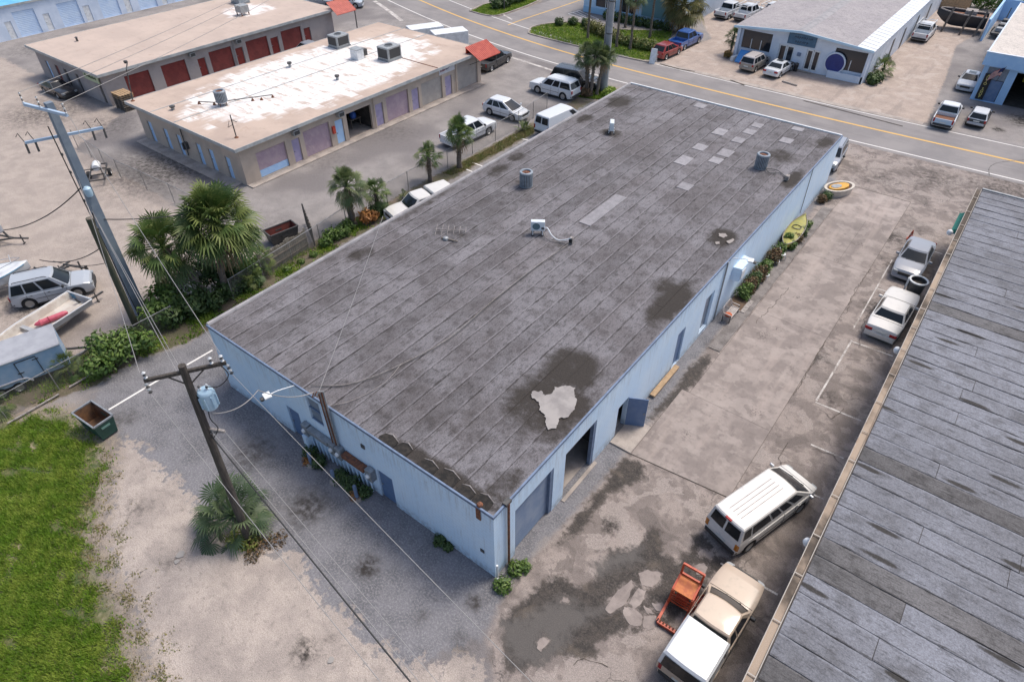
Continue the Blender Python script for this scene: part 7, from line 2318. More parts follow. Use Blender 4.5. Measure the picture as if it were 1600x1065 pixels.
spiky('agave at the meeting of fence and cargo van', -26.9, 38.6, .9, 14, 121, LF_DARKP)

# ------------------------------------------------------------------ grass and litter (stuff)
def scatter(poly_list, n, seed, inner=0.0, noise_edge=.5):
    rg = np.random.default_rng(seed)
    out = []
    for poly in poly_list:
        p = np.array(poly)
        lo, hi = p.min(0), p.max(0)
        k = n
        x = rg.uniform(lo[0], hi[0], k)
        y = rg.uniform(lo[1], hi[1], k)
        d = polysd(x, y, poly) + noise_edge * (np.sin(x * 2.1 + 1.3 * y) * .4 + np.sin(x * 5.3 - 3.1 * y) * .3 + rg.normal(size=k) * .25)
        ok = d > inner
        out.append(np.stack([x[ok], y[ok]], 1))
    return np.concatenate(out)


def blades(name, pts, h0, h1, w, seed, material, label, tilt=.5):
    rg = np.random.default_rng(seed)
    k = len(pts)
    az = rg.uniform(0, 2 * PI, k)
    h = rg.uniform(h0, h1, k)
    d = np.stack([np.cos(az), np.sin(az), np.zeros(k)], 1)
    s_ = np.stack([-np.sin(az), np.cos(az), np.zeros(k)], 1)
    b = np.concatenate([pts, np.zeros((k, 1))], 1)
    ww = (w * rg.uniform(.6, 1.4, k))[:, None]
    tip = b + d * (h * tilt * rg.uniform(.5, 1.6, k))[:, None] + np.array([0, 0, 1]) * h[:, None]
    V_ = np.stack([b - s_ * ww, b + s_ * ww, tip], 1).reshape(-1, 3)
    patch = .5 + .1 * np.sin(pts[:, 0] * 1.1 + 1.7 * np.sin(pts[:, 1] * .8)) + .16 * np.sin(pts[:, 1] * 2.7 + 1.9 * np.sin(pts[:, 0] * 1.7)) + .2 * np.sin(pts[:, 0] * 5.1 + 2 * np.sin(pts[:, 1] * 4.4))
    T_ = np.repeat(np.clip(patch * .8 + rg.uniform(-.2, .4, k), 0, 1), 3)
    T_[2::3] = np.clip(T_[2::3] + .15, 0, 1)
    o = build_leaves(name, V_, np.arange(3 * k).reshape(-1, 3), T_, material, None)
    return tag(o, label, 'grass', None, 'stuff')


VIEWG = [(-27, -9.6), (-25.7, -7.4), (-24.1, -6.3), (-20.6, -6.3), (-18.6, -7.3), (-17.3, -8.3), (-15.8, -9.3), (-13.4, -10.2), (-10.9, -10.6), (-7.8, -11.5), (-6.5, -12.6), (-7, -14.6), (-9, -16.5), (-16, -16.5), (-24, -13.6), (-28, -11.5)]
g = scatter([VIEWG], 300000, 5, .0, .7)
rg = np.random.default_rng(3)
bare_n = np.sin(g[:, 0] * 1.3 + 2.2 * np.sin(g[:, 1] * .9)) * np.sin(g[:, 1] * 1.7 + 1.6 * np.sin(g[:, 0] * .7)) + .45 * np.sin(g[:, 0] * 3.7 + 3 * np.sin(g[:, 1] * 2.9)) * np.sin(g[:, 1] * 4.1)
edge = polysd(g[:, 0], g[:, 1], VIEWG)
keep = (bare_n + rg.normal(size=len(g)) * .22 < .78) & (rg.random(len(g)) < np.clip((edge - .1) / 1.6 + .45 * np.sin(g[:, 0] * 2.9 + 2 * np.sin(g[:, 1] * 2.2)) * np.sin(g[:, 1] * 3.3), .04, 1))
g = g[keep]
blades('lawn_grass', g, .06, .19, .022, 6, LF_GRASS, 'bright green lawn grass at the lower left')
g = scatter([[(-20.5, -6.6), (-18.0, -6.9), (-16.4, -8.4), (-13, -9.4), (-10, -9.9), (-7, -10.8), (-5, -12.2), (-7, -12.6), (-11, -11.2), (-14, -10.8), (-17, -9.6), (-19, -8.0)]], 30000, 7, -.1, .9)
g = g[(np.sin(g[:, 0] * 3.1) * np.sin(g[:, 1] * 4.3 + g[:, 0]) + np.random.default_rng(1).normal(size=len(g)) * .35) > .25]
blades('dry_edge_grass', g, .04, .15, .025, 8, LF_DRYG, 'thin dry grass along the sandy edge of the lawn')
blades('island_grass', scatter([ISLE, ISLE2, POLEGRASS], 26000, 9, .15, .2), .08, .22, .06, 10, LF_GRASS, 'mown grass of the road islands')
blades('strip_grass', scatter([[(-27.0, 26.5), (-25.9, 26.5), (-25.6, 39.2), (-26.9, 39.2)]], 9000, 11, .05, .2), .06, .16, .035, 12, LF_DRYG, 'patchy yellow-green grass strip along the fence')
g = scatter([STRIP[:6] + [(-27.2, 19.5)], STRIP2], 17000, 13, .1, .5)
g = g[(np.sin(g[:, 0] * 2.3 + 1) * np.sin(g[:, 1] * 1.9) + np.random.default_rng(2).normal(size=len(g)) * .3) > .1]
blades('fence_weeds', g, .06, .22, .035, 14, LF_GRASS, 'weedy ground cover between the fence and the warehouse')
# ================================================================== FENCES, POLES, WIRES, SMALL THINGS
M_LINK = NT('chain_link_mesh')
P = M_LINK.pos()
wv = []
for a_ in (1, -1):
    s_ = M_LINK.n('ShaderNodeSeparateXYZ')
    M_LINK.L(P, s_.inputs[0])
    q = M_LINK.math('ADD', M_LINK.math('ADD', s_.outputs[0], s_.outputs[1]), M_LINK.math('MULTIPLY', s_.outputs[2], float(a_)))
    fr = M_LINK.math('FRACT', M_LINK.math('MULTIPLY', q, 14.0))
    wv.append(M_LINK.math('LESS_THAN', fr, .11))
al = M_LINK.math('MAXIMUM', wv[0], wv[1])
M_LINK.L(al, M_LINK.p.inputs['Alpha'])
M_LINK.out((.26, .26, .26), .5, .6)
M_LINK = M_LINK.m
M_GALV = mat('galvanised_tube', (.34, .34, .34), .5, .5, c2=(.25, .24, .23), scale=3)


def chain_fence(label, pts, h=1.7, step=3.0, skip=()):
    t = wthing('chain_link_fence', label, 'fence', (*pts[0], 0), 'chain link fences')
    for i in range(len(pts) - 1):
        a_, b_ = Vector((*pts[i], 0)), Vector((*pts[i + 1], 0))
        L_ = (b_ - a_).length
        k = max(1, round(L_ / step))
        for j in range(k + (1 if i == len(pts) - 2 else 0)):
            p = a_.lerp(b_, j / k)
            MB().tube([p, p + Vector((0, 0, h + .06))], .03, 7).build('post', M_GALV, t)
        MB().tube([a_ + Vector((0, 0, h)), b_ + Vector((0, 0, h))], .024, 6).build('top_rail', M_GALV, t)
        MB().add([a_ + Vector((0, 0, .03)), b_ + Vector((0, 0, .03)), b_ + Vector((0, 0, h)), a_ + Vector((0, 0, h))], [(0, 1, 2, 3)]).build('mesh_panel', M_LINK, t)
    return t


chain_fence('chain link fence before the chalky blue trailer', [(-26.2, -11.5), (-26.4, -6), (-26.3, 1.2)], 1.5, 2.6)
chain_fence('chain link fence beside the board fence and palms', [(-25.75, 4.9), (-26.2, 10), (-26.85, 15.6), (-27.0, 20)], 1.6)
chain_fence('chain link fence along the grass strip and parked cars', [(-27.0, 20.0), (-27.2, 27.5), (-27.4, 34.4), (-27.4, 38), (-28.0, 43.6)], 1.7)
chain_fence('chain link fence between the boat yard and the storage alley', [(-33, 9.7), (-40.5, 9.6), (-48, 9.2), (-57, 9.9)], 1.7, 3.2)
tb_ = wthing('pipe_rail', 'white pipe rail lying along the foot of the trailer fence', 'pipe', (-25.8, -7.5, 0))
MB().tube([(-25.85, -8.9, .12), (-25.9, -6.2, .12)], .05, 7).tube([(-26.0, -5.6, .12), (-26.1, -1.6, .12)], .05, 7).build('pipe', M_LIP, tb_)
# board fence, pallet leaning on it, two dumpsters
M_BOARD = mat('pale_weathered_board', (.27, .24, .195), .9, c2=(.17, .15, .115), scale=2, stretch=(4, 4, .6), fine=.2)
bf = wthing('board_fence', 'short weathered board fence beside the palms', 'fence', (-26.4, 9.6, 0))
rs = random.Random(2)
for i in range(26):
    yy = 7.6 + i * .165
    MB().box(-26.42 - .07 * i / 5, yy, .0, -26.39 - .07 * i / 5, yy + .145, 1.6 + rs.uniform(-.14, .14)).build('board', M_BOARD, bf)
MB().bar((-26.35, 7.6, .9), (-26.75, 11.9, .9), .06, .1).bar((-26.35, 7.6, .35), (-26.75, 11.9, .35), .06, .1).build('rail', M_WOODG, bf)
pf = wthing('slatted_gate', 'dark slatted gate standing askew behind the board fence', 'gate', (-28.4, 12.6, 0))
for i in range(11):
    q = i / 10
    x, y = -29.6 + 2.9 * q, 13.9 - 1.6 * q
    MB().box(x, y, .05, x + .13, y + .05, 1.75 - .05 * (i % 3)).build('slat', M_WOODG if i > 2 else M_DARKM, pf)
MB().bar((-29.6, 13.96, .4), (-26.6, 12.3, .4), .06, .09).bar((-29.6, 13.96, 1.4), (-26.6, 12.3, 1.4), .06, .09).build('rail', M_DARKM, pf)


def dumpster(label, x, y, rz, L_, W_, H_, body, inside, rim):
    t = thing('dumpster', label, 'dumpster', (x, y, 0), rz, 'open dumpsters')
    b0, b1 = (L_ / 2 * .9, W_ / 2 * .78), (L_ / 2, W_ / 2)
    lo = [(-b0[0], -b0[1], .12), (b0[0], -b0[1], .12), (b0[0], b0[1], .12), (-b0[0], b0[1], .12)]
    hi = [(-b1[0], -b1[1], H_), (b1[0], -b1[1], H_), (b1[0], b1[1], H_), (-b1[0], b1[1], H_)]
    MB().add(lo + hi, [(0, 3, 2, 1), (0, 1, 5, 4), (1, 2, 6, 5), (2, 3, 7, 6), (3, 0, 4, 7)]).build('shell', body, t)
    s_ = .965
    MB().add([(a_ * s_, b_ * s_, c_ + .1) for a_, b_, c_ in lo] + [(a_ * s_, b_ * s_, c_ - .02) for a_, b_, c_ in hi], [(0, 1, 2, 3), (0, 4, 5, 1), (1, 5, 6, 2), (2, 6, 7, 3), (3, 7, 4, 0)]).build('inside', inside, t)
    r_ = MB()
    for i in range(4):
        r_.bar(hi[i], hi[(i + 1) % 4], .08, .08)
    r_.build('rim', rim, t)
    for s2 in (-1, 1):
        MB().box(-.25, s2 * (b1[1] * .93) - .05, H_ * .55, .25, s2 * (b1[1] * .93) + .05, H_ * .7).build('fork_pocket', body, t)
        MB().box(s2 * b0[0] * .8 - .1, -b0[1], 0, s2 * b0[0] * .8 + .1, b0[1], .118).build('skid', M_DARKM, t)
    return t


M_DGRN = mat('dark_green_steel', (.012, .055, .042), .5, c2=(.02, .07, .055), scale=3, world=False, fine=.15)
M_DINS = mat('rusty_dumpster_inside', (.09, .05, .03), .85, c2=(.20, .10, .045), scale=1.8, world=False, fine=.25)
dm = dumpster('open dark green dumpster at the edge of the lawn', -21.6, -6.05, R(5), 1.9, 1.05, 1.2, M_DGRN, M_DINS, M_GREYM)
MB().box(.905, -.22, .78, .95, .22, .9).build('stencil', mat('faded_green_stencil', (.14, .26, .22), .6), dm)
dumpster('open black dumpster with red inside behind the board fence', -29.2, 11.5, R(80), 2.2, 1.1, .95, M_DARKM, mat('red_brown_steel', (.16, .04, .03), .7, c2=(.1, .03, .025), scale=2), M_DARKM)

# ------------------------------------------------------------------ utility poles
M_POLEW = mat('creosoted_pole_wood', (.045, .038, .033), .85, c2=(.085, .072, .06), scale=3, stretch=(5, 5, .5), bump=.01)
M_POLEG = mat('mossy_old_pole_wood', (.05, .06, .038), .9, c2=(.09, .085, .06), scale=3, stretch=(5, 5, .5), bump=.01)
M_POLEC = mat('blue_grey_concrete_pole', (.17, .21, .26), .8, c2=(.22, .26, .30), scale=1.3, fine=.1)
M_INSUL = mat('grey_porcelain', (.55, .57, .58), .25)
M_TRF = mat('pale_blue_transformer_paint', (.40, .55, .66), .4, c2=(.34, .49, .61), scale=4)
M_WIRE = mat('weathered_wire', (.30, .29, .285), .6, .3)
M_WIREB = mat('black_cable', (.03, .03, .03), .7)


def insulator(p, d, parent, n=3, r=.075):
    p, d = Vector(p), Vector(d).normalized()
    for i in range(n):
        MB().tube([p + d * (i * .11), p + d * (i * .11 + .04), p + d * (i * .11 + .085)], [.03, r, .03], 8).build('insulator', M_INSUL if i % 2 == 0 else M_DARKM, parent, smooth=True)


wp = wthing('utility_pole', 'dark wooden utility pole with pale blue transformer in front of the end wall', 'utility pole', (-9.84, -5.34, 0))
MB().tube([(-9.84, -5.34, 0), (-9.73, -4.92, 10.55)], [.19, .13], 12).build('pole', M_POLEW, wp, smooth=True)
ca, cb = Vector((-10.42, -6.02, 10.25)), Vector((-8.98, -3.76, 10.25))
MB().bar(ca, cb, .11, .13).build('crossarm', M_POLEW, wp)
MB().bar((-9.74, -4.95, 9.6), ca.lerp(cb, .25), .04).bar((-9.74, -4.95, 9.6), ca.lerp(cb, .75), .04).build('arm_brace', M_POLEW, wp)
tr_ = MB().lathe([(0, -.02), (.25, 0), (.27, .05), (.27, .72), (.29, .74), (.29, .8), (.24, .86), (0, .9)], 18, (-9.55, -4.62, 8.35)).build('transformer', M_TRF, wp, smooth=True)
for a_ in range(8):
    q = a_ * PI / 4
    MB().box(-.02, -.015, 0, .06, .015, .55).build('cooling_fin', M_TRF, tr_, loc=(-9.55 + .27 * math.cos(q), -4.62 + .27 * math.sin(q), 8.45), rot=(0, 0, q))
insulator((-9.5, -4.55, 9.2), (.2, .1, 1), tr_, 3, .06)
insulator((-9.65, -4.7, 9.22), (-.2, -.1, 1), tr_, 2, .05)
MB().bar((-9.73, -4.95, 8.8), (-9.62, -4.72, 8.8), .12).build('transformer_bracket', M_GREYM, wp)
for p in (ca + Vector((.05, .08, .08)), cb - Vector((.05, .08, -.08)), cb - Vector((.25, .38, -.08))):
    insulator(p, (0, 0, 1), wp, 3, .07)
insulator(ca + Vector((.05, 0, -.1)), (1, -.25, -.5), wp, 4, .08)
insulator(cb + Vector((.0, 0, -.1)), (1, -.25, -.5), wp, 4, .08)
MB().bar((-9.78, -5.0, 7.3), (-9.1, -4.7, 7.35), .1).bar((-9.8, -5.1, 7.1), (-9.1, -4.7, 7.35), .05).build('side_bracket', M_LIP, wp)
MB().tube(smooth([cb - Vector((.15, .2, 0)), cb + Vector((.05, -.1, -.5)), (-9.2, -4.2, 9.3), (-9.45, -4.5, 9.35)], 5), .02, 5).build('jumper', M_WIREB, wp)
MB().tube(smooth([(-9.6, -4.75, 8.3), (-9.5, -4.85, 7.9), (-9.3, -4.8, 7.5), (-9.5, -5.0, 7.0)], 4), .02, 5).build('jumper', M_WIREB, wp)

cp = wthing('utility_pole', 'tall square blue-grey concrete utility pole with two crossarms', 'utility pole', (-29.16, .43, 0))
vs = []
for z, w in ((0, .3), (13.5, .17)):
    cx_, cy_ = -29.16 + .09 * z / 13.5, .43 + .25 * z / 13.5
    vs += [(cx_ - w, cy_ - w, z), (cx_ + w, cy_ - w, z), (cx_ + w, cy_ + w, z), (cx_ - w, cy_ + w, z)]
MB().add(vs, [(0, 3, 2, 1), (4, 5, 6, 7), (0, 1, 5, 4), (1, 2, 6, 5), (2, 3, 7, 6), (3, 0, 4, 7)]).build('pole', M_POLEC, cp)
a1, a2 = Vector((-30.7, .1, 13.2)), Vector((-27.5, .75, 13.2))
a3, a4 = Vector((-29.9, -.9, 11.7)), Vector((-28.6, 2.5, 11.7))
M_ARM = mat('pale_blue_crossarm', (.40, .52, .66), .5)
MB().bar(a1, a2, .13, .15).build('crossarm', M_ARM, cp)
MB().bar(a3, a4, .11, .13).build('crossarm', M_ARM, cp)
for p in (a1, a1.lerp(a2, .4), a2):
    insulator(p + Vector((0, 0, .06)), (-.1, .05, 1), cp, 5, .06)
for p in (a3, a3.lerp(a4, .12), a3.lerp(a4, .85), a4):
    MB().tube([p, p + Vector((-.1, -.1, .5)), p + Vector((-.25, -.2, .3))], .02, 5).build('jumper', M_WIREB, cp)
    MB().tube([p + Vector((0, 0, -.05)), p + Vector((.05, -.05, -.55))], .055, 7).build('fuse_cutout', M_DARKM, cp)
MB().lathe([(0, -.3), (.16, -.26), (.2, -.1), (.2, .2), (.1, .3), (0, .3)], 10, (-28.75, .5, 8.7)).build('switch_box', M_TRF, cp, smooth=True)
for z in (10.9, 9.9, 8.2, 6.4):
    MB().box(-28.92, .1, z, -28.82, .2, z + .12).build('bolt_plate', M_DARKM, cp)
MB().tube([(-28.85, .12, 12.5), (-28.78, .1, 0.1)], .03, 6).build('ground_wire', M_WIREB, cp)
op_ = wthing('old_pole', 'shorter mossy timber pole leaning beside the concrete pole', 'utility pole', (-28.1, -.5, 0))
MB().tube([(-28.1, -.5, 0), (-27.75, -.35, 7.8)], [.2, .17], 12).build('pole', M_POLEG, op_, smooth=True)
MB().lathe([(.172, 7.79), (.0, 7.83)], 12, (-27.75, -.35, 0)).build('weathered_top', M_WOODG, op_)
up = wthing('utility_pole', 'heavy grey concrete utility pole by the road and palms', 'utility pole', (-25.75, 51.1, 0))
MB().tube([(-25.75, 51.1, 0), (-25.75, 51.1, 15)], [.36, .24], 10).build('pole', mat('grey_concrete_pole', (.30, .31, .32), .8, c2=(.25, .26, .27), scale=1), up, smooth=True)
MB().tube([(-26.2, 51.2, 0), (-26.2, 51.2, 13)], [.16, .13], 8).build('riser_pipe', M_GREYM, up, smooth=True)
for z in (3, 6, 9):
    MB().lathe([(.34, 0), (.36, .05), (.34, .1)], 12, (-25.75, 51.1, z)).build('strap', M_DARKM, up)
lp = thing('lamp_post', 'thin dark lamp post on the upper left island', 'lamp post', (-54.3, 70.2, 0))
MB().tube([(0, 0, 0), (0, 0, 7)], [.1, .07], 8).build('pole', M_DARKM, lp)
MB().cbox((.4, 0, 7.0), (.9, .25, .1)).build('lamp_head', M_DARKM, lp)


def wire(label, pts, r=.018, sag=.0, material=None, name='overhead_wire'):
    """pts: attachment points, catenary-like sag between them"""
    out = []
    for i in range(len(pts) - 1):
        a_, b_ = Vector(pts[i]), Vector(pts[i + 1])
        for k in range(13):
            s_ = k / 12
            p = a_.lerp(b_, s_)
            p.z -= sag * 4 * s_ * (1 - s_)
            out.append(p)
    mb = MB().tube(out, r, 5)
    o = mb.build(name, material or M_WIRE)
    return tag(o, label, 'wire', 'overhead wires')


END = Vector((24, -9.5, 9.6))
wire('upper wire from the near crossarm end past the camera, left strand', [ca + Vector((.35, -.1, -.3)), END + Vector((0, -1.2, .6))], .011, .35)
wire('upper wire from the far crossarm end past the end wall', [cb + Vector((.4, -.1, -.3)), END + Vector((0, 1.4, .8))], .011, .3)
wire('black telephone cable below the transformer', [(-9.75, -5.0, 7.0), END + Vector((0, -.4, -2.6))], .026, .3, M_WIREB)
wire('pale lower wire beside the telephone cable, left strand', [(-9.7, -4.95, 7.3), END + Vector((0, -.2, -2.2))], .012, .25)
wire('pale lower wire beside the telephone cable, right strand', [(-9.1, -4.7, 7.35), END + Vector((0, .15, -2.2))], .011, .2)
wire('wire from concrete pole to the near end of the wooden crossarm', [(-29.0, .4, 9.4), ca + Vector((-.05, 0, .35))], .013, .3)
wire('wire from concrete pole to the far end of the wooden crossarm', [a2 + Vector((0, 0, .5)), cb + Vector((-.2, 0, .35))], .013, .35)
wire('lower wire from concrete pole to the wooden pole, upper strand', [(-28.9, .3, 7.6), (-9.8, -4.95, 9.9)], .013, .4)
wire('lower wire from concrete pole to the wooden pole, lower strand', [(-28.9, .3, 7.2), (-9.8, -5.0, 7.4)], .016, .4)
wire('black cable bundle from the old pole to the concrete pole', [(-27.8, -.4, 6.2), (-29.0, .3, 7.4)], .04, .1, M_WIREB)
wire('service drop from the transformer to the masts on the end wall', [(-9.6, -4.7, 8.0), (-10.4, -2.4, 6.9), (-9.9, -.3, 5.4)], .02, .35, M_WIRE)
wire('thin wire from the masts across the dark roof', [(-9.75, -.2, 5.3), (-19.3, 12.9, 4.8)], .014, .1)
wire('black cable from concrete pole to the boats at the left', [(-29.05, .3, 8.9), (-44.4, -1.0, 1.2)], .035, .5, M_WIREB)
wire('drooping cable from the old pole down to the boat yard, upper strand', [(-27.9, -.4, 5.9), (-38.4, -1.2, 1.2)], .03, .5, M_WIREB)
wire('drooping cable from the old pole down to the boat yard, lower strand', [(-27.9, -.4, 4.9), (-36.2, -1.0, 1.9)], .022, .3, M_WIREB)
wire('cable from concrete pole into the tallest palm', [(-29.0, .5, 6.9), (-26.6, 4.5, 6.3)], .03, .15, M_WIREB)
for i, (p, q, s_) in enumerate(((a1 + Vector((0, 0, .6)), (-62, 52, 12.0), .8), (a1.lerp(a2, .4) + Vector((0, 0, .6)), (-61, 52.6, 12.0), .8), (a2 + Vector((0, 0, .6)), (-60, 53.2, 12.0), .8))):
    wire(('topmost', 'middle', 'nearest')[i] + ' of three wires running to the storage buildings', [p, q], .016, s_)
wire('road wire over the white SUVs, left strand', [(-25.75, 51.1, 11.5), (-64, 33, 9.5)], .02, .5)
wire('road wire over the white SUVs, right strand', [(-25.75, 51.1, 10.9), (-66, 32, 8.9)], .02, .5)
wire('wire from the road pole to the showroom side, upper strand', [(-25.75, 51.1, 11.8), (-20, 112, 10.5)], .02, .6)
wire('wire from the road pole to the showroom side, lower strand', [(-25.75, 51.1, 10.8), (-24, 112, 9.5)], .02, .6)

# ------------------------------------------------------------------ small things along the long wall
M_BENCH = mat('faded_bench_paint', (.46, .42, .39), .7, c2=(.34, .30, .28), scale=4)
bn = thing('garden_bench', 'slatted metal bench with orange cushion against the long wall', 'bench', (.55, 22.9, 0), R(-90))
for i in range(5):
    MB().box(-.7, -.02 + i * .1, .44, .7, .06 + i * .1, .47).build('seat_slat', M_BENCH, bn)
for i in range(9):
    MB().bar((-.62 + i * .155, -.04, .5), (-.62 + i * .155, -.16, .92), .03).build('back_slat', M_BENCH, bn)
MB().tube(smooth([(-.68, -.04, .5), (-.6, -.17, .95), (0, -.18, 1.05), (.6, -.17, .95), (.68, -.04, .5)], 4), .025, 6).build('back_frame', M_BENCH, bn)
for s_ in (-1, 1):
    MB().bar((s_ * .68, .42, 0), (s_ * .68, .42, .62), .05).build('leg', M_DARKM, bn)
    MB().bar((s_ * .68, -.05, 0), (s_ * .68, -.05, .5), .05).build('leg', M_DARKM, bn)
    MB().bar((s_ * .68, .44, .63), (s_ * .68, -.1, .66), .05).build('armrest', M_BENCH, bn)
cu_ = tag(MB().lathe([(0, 0), (.2, .02), (.24, .08), (.18, .15), (0, .17)], 12, (.75, 22.4, .47)).build('cushion', mat('orange_cushion', (.42, .10, .04), .8), None, smooth=True), 'round orange cushion on the metal bench', 'cushion')
dmt = thing('door_mat', 'brown mat on a pale timber frame beside the bench', 'mat', (.65, 24.55, 0))
MB().box(-.55, -.75, .055, .4, .7, .075).build('mat', mat('brown_coir', (.13, .085, .055), .95, c2=(.09, .06, .04), scale=6), dmt)
MB().box(.405, -.8, .052, .7, .75, .09).box(-.55, -.87, .052, .4, -.755, .09).build('frame', M_LIP, dmt)
pt = [(.5, 26.6), (.95, 28.3), (.6, 30.0), (.9, 30.4)]
for i, (x, y) in enumerate(pt):
    t = thing('flower_pot', ('terracotta pot near the doormat', 'white bowl pot in the middle of the wall bed', 'dark round pot near the metal chair', 'white glazed pot near the metal chair')[i], 'flower pot', (x, y, .05 if x > .9 else 0), 0, 'pots along the wall')
    mt = (M_RUST, M_WHITEM, M_DARKM, M_WHITEM)[i]
    MB().lathe([(.13, 0), (.2, .28), (.22, .28), (.22, .33), (.17, .33), (.16, .26)], 12).build('pot', mt, t, smooth=True)
    MB().lathe([(.16, .27), (0, .28)], 12).build('soil', M_DARKJ, t)
ch = thing('garden_chair', 'small white wire chair standing before the yellow canoe', 'chair', (.95, 31.3, 0), R(-60))
for x, y in ((-.2, -.2), (.2, -.2), (-.2, .2), (.2, .2)):
    MB().bar((x * 1.15, y * 1.15, 0), (x, y, .45), .03).build('leg', M_WHITEM, ch)
MB().lathe([(.24, 0), (.24, .03), (0, .035)], 14, (0, 0, .44)).build('seat', M_WHITEM, ch)
MB().tube(smooth([(-.2, -.2, .45), (-.2, -.26, .8), (0, -.28, .95), (.2, -.26, .8), (.2, -.2, .45)], 4), .02, 5).bar((0, -.22, .46), (0, -.28, .93), .02).build('back', M_WHITEM, ch)
# yellow canoe stood on edge as a planter
M_CANOE = mat('sun_bleached_yellow_hull', (.34, .31, .07), .5, c2=(.25, .25, .08), scale=2, world=False)
cn = thing('canoe', 'sun-bleached yellow canoe lying as a planter against the wall', 'canoe', (.62, 34.6, .15), R(93))
vs, fs = [], []
n = 18
for i in range(n + 1):
    s_ = i / n * 2 - 1
    w = .58 * (1 - abs(s_) ** 2.6) + .01
    zt_ = .5 + .18 * s_ ** 4
    for q in range(7):
        a_ = PI * q / 6
        vs.append((2.6 * s_, -w * math.cos(a_), zt_ - (zt_ - .03 - .1 * s_ ** 4) * math.sin(a_) ** .7))
for i in range(n):
    for q in range(6):
        fs.append((i * 7 + q, (i + 1) * 7 + q, (i + 1) * 7 + q + 1, i * 7 + q + 1))
MB().add(vs, fs).build('hull', M_CANOE, cn, smooth=True)
vd_ = []
for i in range(n + 1):
    s_ = i / n * 2 - 1
    w = .55 * (1 - abs(s_) ** 2.6) + .01
    vd_ += [(2.6 * s_, -w, .47 + .18 * s_ ** 4), (2.6 * s_, 0, .56 + .18 * s_ ** 4), (2.6 * s_, w, .47 + .18 * s_ ** 4)]
MB().add(vd_, [(i * 3 + q, (i + 1) * 3 + q, (i + 1) * 3 + q + 1, i * 3 + q + 1) for i in range(n) for q in range(2)]).build('deck', M_CANOE, cn, smooth=True)
g2 = MB()
for s2 in (-1, 1):
    g2.tube([(2.6 * (i / n * 2 - 1), s2 * (.58 * (1 - abs(i / n * 2 - 1) ** 2.6) + .01), .51 + .18 * (i / n * 2 - 1) ** 4) for i in range(n + 1)], .03, 5)
g2.build('gunwale', M_LIP, cn)
MB().lathe([(.3, .0), (.34, .05), (.3, .07)], 14, (.4, 0, .545)).build('cockpit_rim', M_DARKM, cn)
bush('green plant growing over the canoe cockpit', .62, 33.4, [(0, 0, .75, .32)], 130, LF_BUSH, 320, .1, 'flower_bed_plant', 'plant', 'plants in the wall bed', False)
# boat-shaped concrete planter
bp = thing('boat_planter', 'pale boat-shaped tub with yellow kayak at the far corner of the warehouse', 'planter', (1.1, 43.6, 0), R(60))
pl_o = [(1.35 * math.cos(q) * (1 if math.cos(q) < 0 else 1.1), .82 * math.sin(q)) for q in np.linspace(0, 2 * PI, 28, endpoint=False)]
vs = [(x * .85, y * .85, 0) for x, y in pl_o] + [(x, y, .62) for x, y in pl_o] + [(x * .84, y * .82, .62) for x, y in pl_o] + [(x * .78, y * .75, .25) for x, y in pl_o]
n = 28
fs = [(a_ * n + i, a_ * n + (i + 1) % n, (a_ + 1) * n + (i + 1) % n, (a_ + 1) * n + i) for a_ in range(3) for i in range(n)] + [tuple(3 * n + i for i in range(n))]
MB().add(vs, fs).build('tub', mat('pale_fibreglass', (.56, .51, .44), .6, c2=(.47, .43, .38), scale=3, world=False), bp, smooth=True, sharp=45)
ky = [(1.0 * math.cos(q), .46 * math.sin(q)) for q in np.linspace(0, 2 * PI, 24, endpoint=False)]
MB().prism(ky, .45, .68).build('yellow_hull', mat('kayak_yellow', (.62, .33, .03), .4, c2=(.55, .27, .02), scale=4), bp, bevel=.06)
MB().prism([(x * .5 - .3, y * .62) for x, y in ky], .683, .72).build('cockpit_cover', M_GREYM, bp, bevel=.02)
MB().prism([(x * 1.08, y * 1.18) for x, y in ky], .36, .44).build('orange_cradle', M_RUST, bp)

# ------------------------------------------------------------------ small things in the lot
cone = thing('traffic_cone', 'orange traffic cone behind the steel grey sedan', 'traffic cone', (7.55, 39.7, 0))
M_CONE = mat('faded_orange_cone', (.40, .07, .03), .6)
MB().box(-.2, -.2, 0, .2, .2, .05).build('base', M_CONE, cone, bevel=.02)
MB().lathe([(.15, .05), (.11, .34)], 14).build('lower_body', M_CONE, cone, smooth=True)
MB().lathe([(.11, .34), (.085, .5)], 14).build('band', mat('dull_cone_band', (.38, .2, .16), .6), cone, smooth=True)
MB().lathe([(.085, .5), (.03, .75), (0, .76)], 14).build('upper_body', M_CONE, cone, smooth=True)
tk = thing('round_bin', 'tall round dark bin with white rim beside the gutter', 'bin', (9.35, 32.3, 0))
MB().lathe([(.42, 0), (.5, 1.25)], 24).build('body', M_DARKM, tk, smooth=True)
MB().lathe([(.5, 1.2), (.57, 1.22), (.58, 1.3), (.5, 1.32), (.46, 1.26)], 24).build('rim', M_WHITEM, tk, smooth=True)
MB().lathe([(.49, 1.0), (.3, .98), (.1, 1.04), (0, 1.05)], 24).build('contents', M_DARKJ, tk)
MB().box(-.62, -.12, .0, -.5, .12, 1.2).build('side_panel', M_WHITEM, tk)
